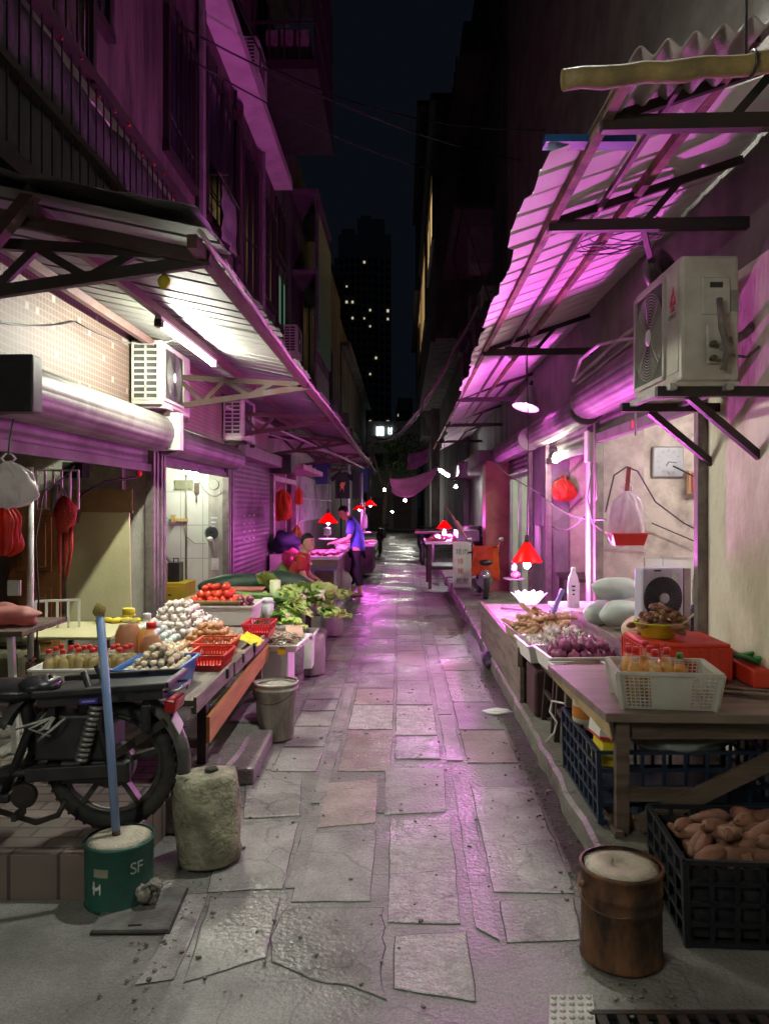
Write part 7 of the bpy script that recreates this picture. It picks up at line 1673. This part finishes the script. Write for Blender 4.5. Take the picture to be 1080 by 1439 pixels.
m = MB(); m.tube([PY(1010, 420, 3.75), PY(1013, 460, 3.7), PY(1022, 490, 3.72), PY(1015, 520, 3.75)], .016, 8); m.tube([PY(1015, 488, 3.74), PY(1045, 470, 4.0), PY(1075, 440, 4.2), PY(1100, 430, 4.3)], .022, 8); m.tube([PY(1018, 498, 3.74), PY(1050, 502, 3.9), PY(1085, 470, 4.1)], .008, 6); m.tube([PY(1016, 480, 3.74), PY(1060, 462, 4.1), PY(1090, 455, 4.2)], .014, 6)
solo(m, 'ac_pipe', M('pipe wrap', (.13, .11, .10), .7, c2=(.3, .28, .26), sc=12), 'wrapped pipes running from the right air conditioner into the wall', 'pipe')
m = MB(); m.tube([PY(1090, 330, 4.15), PY(1010, 380, 4.7), PY(880, 470, 6), PY(805, 535, 7)], .02, 8); m.tube([PY(1100, 345, 4.15), PY(1020, 392, 4.7), PY(890, 478, 6), PY(812, 540, 7)], .014, 8); solo(m, 'conduit', M('pale conduit', (.55, .52, .5), .5), 'pale conduit pipes running along the right wall below the awning', 'pipe')
m = MB(); m.tube([PY(808, 530, 6.9), PY(815, 505, 6.5), PY(840, 485, 6.1), PY(870, 478, 5.8), PY(896, 476, 5.6)], .014, 8); m.tube([PY(895, 480, 4.9), PY(893, 560, 4.9), PY(892, 612, 4.9)], .006, 5); m.tube([PY(1066, 545, 4.2), PY(1066, 605, 4.2)], .005, 5); m.blob(PY(1066, 607, 4.2), .014, n=8, m=6); solo(m, 'loose_cable', M('pale cable', (.5, .44, .46), .5), 'pale cable arching over the big right shutter drum', 'cable')
m = MB(); m.tube(wire((1.85, 9, 4.2), (1.7, 20, 3.6), .2), .02, 6); m.tube([(1.7, 16, 3.6), (1.0, 15, 6.5), (1.6, 18, 9.5), (1.7, 18, 13)], .02, 5); m.tube([(1.8, 13, 4), (.9, 13, 7), (1.75, 15, 11)], .012, 5); solo(m, 'hanging_wire', wm, 'dark wires strung down the right tenement', 'cable')
# wall brackets and pipes in the left awning shadow
m = MB(); m.tube([(-2.3, 10, 2.9), (-1.3, 15, 2.62), (-1.0, 20, 2.6)], .02, 6); m.tube([(-2.3, 12, 2.8), (-1.2, 17, 2.66)], .015, 6); solo(m, 'conduit', M('pinkish conduit', (.4, .33, .34), .5), 'conduit pipes slanting under the left awning', 'pipe')
m = MB(); m.bx(-2.37, -2.0, 13.9, 14.3, 2.2, 2.55); solo(m, 'black_box', black_p, 'black box beside the closed roller shutter end', 'box', bev=.01)
m = MB(); m.bx(-2.45, -1.9, 14.8, 18.4, 2.32, 2.42); solo(m, 'shop_sign', M('pink sign', (.45, .28, .32), .6), 'blank pinkish board above the doorway with the orange bag', 'board')
# dark tree at the far end
TRt = thing('tree', 'dark leafy tree hanging over the far end of the alley', 'tree', (-.2, 40, 0))
m = MB(); m.tube([(-1.0, 40, 0), (-.9, 40, 2.2), (-.5, 40, 3.6), (.2, 39.6, 4.6)], [.16, .13, .1, .04], 8); m.tube([(-.9, 40, 2.2), (-1.3, 39.5, 3.6), (-1.5, 39, 4.4)], [.1, .06, .03], 7); m.build('trunk', M('bark', (.08, .06, .045), .9, bump=.5), TRt)
m = MB(); rr = random.Random(3)
for k in range(1500):
    c = V((rr.gauss(-.1, .7), 39.6 + rr.gauss(0, .7), 4.15 + rr.gauss(0, .55)))
    if noise.noise(c * 1.3) < -.15: continue
    a = V((rr.uniform(-1, 1), rr.uniform(-1, 1), rr.uniform(-1, 1))).normalized() * .11; b = a.orthogonal().normalized() * .05
    m.add([c - a, c + b, c + a, c - b], [(0, 1, 2, 3)])
m.build('crown', M('night leaf', (.04, .075, .025), .6, trl=.2), TRt)

ac_unit('dark air conditioner high on the right tenement', (1.72, 15.5, 5.4), R(-90), .8, .3, .55)
m = MB(); m.tube([(-2.36, 10.9, 3.3), (-2.36, 10.9, 7.5)], .025, 6); m.tube([(-2.36, 8.9, 4.9), (-2.36, 10.2, 4.75), (-2.36, 12.4, 4.7), (-2.36, 14.2, 4.9)], .012, 5); m.tube(wire((-2.36, 7.7, 5.6), (-2.36, 14.2, 6.2), .3), .01, 5); m.tube(wire((-2.05, 4.8, 7.5), (-2.05, 12.3, 8.4), .2), .012, 5)
solo(m, 'wall_cable', wm, 'thin pipes and slack cables fixed to the rose facade at left', 'cable')
sheet('hanging_cloth', 'pale cloth drying on a rod before the tall left window', 'cloth', [(-2.2, 9.4, 5.6), (-2.2, 10.2, 5.6), (-2.2, 10.2, 4.9), (-2.2, 9.4, 4.9)], M('grey laundry', (.2, .17, .19), .8), 0, rip=.05)
m = MB(); m.tube([(-2.38, 9.3, 5.62), (-2.1, 9.3, 5.62)], .012, 6); m.tube([(-2.2, 9.2, 5.62), (-2.2, 10.4, 5.62)], .012, 6); solo(m, 'drying_rod', steel_dark, 'thin drying rod fixed before the tall left window', 'rod')
# ---------------------------------------------------------------- lamps
emt = EM('tube light', (.98, 1, .82), E_TUBE); emb = EM('bulb light', (1, .94, .80), E_BULB); emp = EM('pink bulb light', PINKC, E_PINK); emr = EM('room tube', (.9, 1, .78), E_ROOM)
FL = thing('tube_lamp', 'lit white fluorescent tube under the left awning', 'tube lamp', (-1.65, 5.95, 2.86))
m = MB(); m.tube([(-1.65, 5.27, 2.84), (-1.65, 6.69, 2.84)], .014, 8); m.build('tube', emt, FL)
m = MB(); m.bx(-1.672, -1.628, 5.2, 6.76, 2.866, 2.892); m.build('batten', white_plastic, FL)
m = MB(); m.bx(-1.675, -1.625, 5.19, 5.26, 2.822, 2.868); m.build('socket', steel_dark, FL)
m = MB(); m.bx(-1.67, -1.63, 6.70, 6.76, 2.825, 2.868); m.build('socket', white_plastic, FL)
shade_red = M('red lamp shade', (.75, .03, .02), .3, c2=(.6, .02, .02), trl=.45, bump=0)
shade_grey = M('grey lamp shade', (.45, .42, .45), .35, c2=(.3, .28, .3), m=.3, bump=0)
inner_w = white_plastic
def cone_lamp(label, loc, r, h, mat, em, ztop, br=.032, drop=.01, group=None, tilt=None):
    x, y, z = loc
    t = thing('pendant_lamp', label, 'lamp', loc, group)
    m = MB(); m.lathe([(r, 0), (r * .99, .012), (r * .3, h * .86), (r * .2, h)], loc, 22, capb=False, capt=True); m.build('lamp_shade', mat, t, solid=.003)
    m = MB(); m.lathe([(r * .16, h - .03), (r * .16, h + .05), (r * .08, h + .07)], loc, 10); m.build('socket', black_p, t)
    m = MB(); m.tube([(x, y, z + h + .06), (x + .01, y, (z + ztop) / 2), (x, y, ztop)], .005, 5); m.build('cord', black_p, t)
    m = MB(); m.lathe([(.012, br * 2.2), (br * .6, br * 1.4), (br, .3 * br), (br * .8, -br * .6), (br * .2, -br)], (x, y, z + drop), 10); m.build('bulb', em, t)
    if tilt:
        for c in kids(t):
            if not c.name.startswith('cord'): c.rotation_euler = tilt
    return t
cone_lamp('grey cone pendant lamp glowing pink, hanging under the right awning', PY(738, 573, 8.3), .145, .25, shade_grey, EM('pink pendant light', PINKC, E_PINK * .55), 3.25, br=.03, drop=.07, tilt=(R(-9), R(14), 0))
cone_lamp('large red cone lamp hanging low over the glowing white counter', PY(740, 790, 7.3), .145, .19, shade_red, EM('pink counter light', PINKC, E_PINK * 2.4), 3.3, drop=-.03)
cone_lamp('small red lamp over the pink meat table by the white sign board', PY(624, 743, 14.6), .15, .16, shade_red, EM('pink stall light', PINKC, E_PINK * 5), 3.0, drop=-.09)
cone_lamp('red lamp over the meat counter beside the man in red', PY(461, 735, 13.0), .17, .17, shade_red, EM('pink far light', PINKC, E_PINK * 2.0), 2.75)
cone_lamp('flat red lamp, left one of the pair behind the man in blue', PY(505, 716, 17.5), .16, .1, shade_red, EM('pink far light', PINKC, E_PINK * 2.0), 2.7)
cone_lamp('red lamp on the pole, right one of the pair behind the man in blue', PY(520, 711, 18.5), .16, .15, shade_red, EM('pink far light', PINKC, E_PINK * 2.0), 2.7)
# flower bowl on the counter, made to glow by added bulb and petals
lp = PY(743, 851, 7.3)
LO = thing('lotus_lamp', 'white and pink petalled flower bowl with added glow on the counter below the red lamp', 'lamp', lp)
petal = M('petal plastic', (.8, .66, .75), .4, trl=.5, bump=0)
m = MB()
for ring, (rr, hh, nn, tilt) in enumerate(((.115, .11, 11, .055), (.09, .125, 9, .03))):
    for k in range(nn):
        a = (k + ring * .5) * 2 * math.pi / nn
        def pf(u, v, a=a, rr=rr, hh=hh, tilt=tilt, nn=nn):
            w = math.sin(math.pi * min(1, v * .93 + .07)) ** .6 * (math.pi / nn) * 1.25
            q = rr * (.55 + .5 * math.sqrt(v)) + tilt * v * v; b = a + (u - .5) * 2 * w
            return V((lp.x + q * math.cos(b), lp.y + q * math.sin(b), lp.z + .015 + hh * v))
        m.grid(pf, 4, 5)
m.build('petal_bowl', EM('lotus petal', (1, .42, .86), 2.6), LO, solid=.0015)
m = MB(); m.lathe([(.06, 0), (.075, .01), (.05, .03)], lp, 16); m.build('base', petal, LO)
m = MB(); m.blob(lp + V((0, 0, .085)), .042, nz=0, n=8, m=6); m.build('bulb', EM('lotus light', PINKC, 7500), LO)  # bulb added inside the bowl to throw pink light upward
# bare bulb in the right shop
bp_ = PY(780, 646, 9.0)
BB = thing('light_bulb', 'bare lit bulb hanging in the shop doorway beside the red bag', 'bulb', bp_)
m = MB(); m.lathe([(.014, .075), (.03, .035), (.036, 0), (.028, -.025), (.008, -.037)], bp_, 10); m.build('bulb', emb, BB)
m = MB(); m.lathe([(.018, .07), (.02, .13), (.008, .15)], bp_, 10); m.tube([bp_ + V((0, 0, .14)), bp_ + V((.02, .02, .42))], .005, 5); m.build('socket', black_p, BB)
# tubes inside the shops
q = PY(268, 664, 9.9)
TL = thing('tube_lamp', 'short lit tube lamp on the white tiled shop wall', 'tube lamp', q)
m = MB(); m.tube([q + V((-.02, -.22, 0)), q + V((.02, .25, 0))], .022, 8); m.build('tube', emr, TL)
m = MB(); m.box(q + V((0, 0, .045)), (.05, .56, .03)); m.build('batten', white_plastic, TL)
q = V((2.7, 11.6, 2.5))
TL = thing('tube_lamp', 'bright greenish tube lamp inside the pale green shop', 'tube lamp', q)
m = MB(); m.tube([q + V((0, -.5, 0)), q + V((0, .5, 0))], .02, 8); m.build('tube', EM('green tube', (.85, 1, .72), E_ROOM * 1.3), TL)
m = MB(); m.box(q + V((0, 0, .045)), (.06, 1.1, .04)); m.build('batten', white_plastic, TL)
def far_bulb(px, py, Y, s, label, r=.035):
    p = PY(px, py, Y); t = thing('light_bulb', label, 'bulb', p)
    m = MB(); m.blob(p, r, nz=0, n=8, m=6); m.build('bulb', EM('far bulb %d' % s, (1, .97, .86), s), t)
    m = MB(); m.lathe([(.03, .04), (.03, .14)], p, 8); m.tube([p + V((0, 0, .12)), p + V((.05, 0, 1.0))], .008, 4); m.build('socket', black_p, t)
far_bulb(640, 684, 18, 420, 'round white bulb beside the tilted tube lamp at the far right stalls')
far_bulb(540, 688, 34, 200, 'far bulb left of the hanging pink cloth', .06)
far_bulb(569, 703, 36, 380, 'bright bulb below the hanging pink cloth', .07)
far_bulb(551, 719, 44, 120, 'faint lowest bulb at the end of the alley', .06)
q = PY(624, 665, 19)
TL = thing('tube_lamp', 'tilted white tube lamp above the far right stalls', 'tube lamp', q)
m = MB(); m.tube([q + V((-.12, -.2, .06)), q + V((.12, .3, -.06))], .03, 8); m.build('tube', EM('far tube', (.95, 1, .98), 150), TL)
m = MB(); m.bar(q + V((-.15, -.22, .11)), q + V((.15, .32, -.02)), .06, .03); m.build('batten', white_plastic, TL)
# the same tube lamp at the next shop behind the viewer
q = V((-1.5, .0, 2.84))
TL = thing('tube_lamp', 'lit tube lamp under the awning of the next shop behind the viewer', 'tube lamp', q)
m = MB(); m.tube([q + V((0, -.8, 0)), q + V((0, .7, 0))], .014, 8); m.build('tube', EM('next tube light', (.98, 1, .86), 270), TL)
m = MB(); m.box(q + V((0, 0, .04)), (.045, 1.6, .03)); m.tube([q + V((0, -.4, .05)), q + V((0, -.4, 1))], .006, 4); m.tube([q + V((0, .4, .05)), q + V((0, .4, 1))], .006, 4); m.build('batten', white_plastic, TL)
q = V((2.75, 5.7, 2.3))
TL = thing('tube_lamp', 'white tube lamp on the ceiling of the shop with the clock', 'tube lamp', q)
m = MB(); m.tube([q + V((-.3, 0, 0)), q + V((.3, 0, 0))], .014, 8); m.build('tube', EM('shop tube', (1, .98, .88), 290), TL)
m = MB(); m.box(q + V((0, 0, .035)), (.64, .04, .03)); m.tube([q + V((0, 0, .04)), q + V((0, 0, .33))], .006, 4); m.build('batten', white_plastic, TL)
# shaded street lamp slung over the alley
q = V((.56, 3.95, 5.5))
SL = thing('street_lamp', 'shaded street lamp slung over the alley above the front table', 'street lamp', q)
m = MB(); m.lathe([(.26, -.38), (.255, -.37), (.14, -.05), (.06, .02), (.05, .08)], q, 24, capb=False); m.build('lamp_shade', steel_dark, SL, solid=.004)
m = MB(); m.blob(q + V((0, 0, -.09)), .055, nz=0, n=10, m=6); m.build('bulb', EM('street light', (.97, 1, .93), 3200), SL)
m = MB(); m.tube([q + V((0, 0, .06)), q + V((0, 0, .3))], .02, 6); m.tube(wire((-2.38, 3.4, 5.9), (1.87, 3.6, 6.1), .2), .01, 5); m.build('cable', black_p, SL)
# ---------------------------------------------------------------- every repeated piece of a building as a part of its own
def explode(o):
    me = o.data; n = len(me.vertices); par = list(range(n))
    def find(i):
        while par[i] != i: par[i] = par[par[i]]; i = par[i]
        return i
    for p in me.polygons:
        a = find(p.vertices[0])
        for v in p.vertices[1:]: par[find(v)] = a
    groups = {}
    for p in me.polygons: groups.setdefault(find(p.vertices[0]), []).append(tuple(p.vertices))
    if len(groups) < 2: return
    for i, fs in enumerate(groups.values()):
        ids = sorted({v for f in fs for v in f}); mp = {v: k for k, v in enumerate(ids)}
        m2 = bpy.data.meshes.new(me.name); m2.from_pydata([tuple(me.vertices[v].co) for v in ids], [], [tuple(mp[v] for v in f) for f in fs])
        m2.materials.append(me.materials[0])
        if i == 0: o.data = m2
        else: c = o.copy(); c.data = m2; COL.objects.link(c); c.parent = o.parent
for o in [o for o in bpy.data.objects if o.type == 'MESH' and o.parent and o.parent.get('category') == 'building' and o.name.split('.')[0] in ('ledge', 'shutter_guide', 'wall', 'pilaster', 'drain_pipe', 'wall_box', 'canopy', 'lit_window', 'door', 'interior_wall', 'window', 'door_frame', 'lintel_wall', 'rear_wall', 'back_wall')]:
    if o.parent.name.startswith('building') or o.name.split('.')[0] != 'window': explode(o)
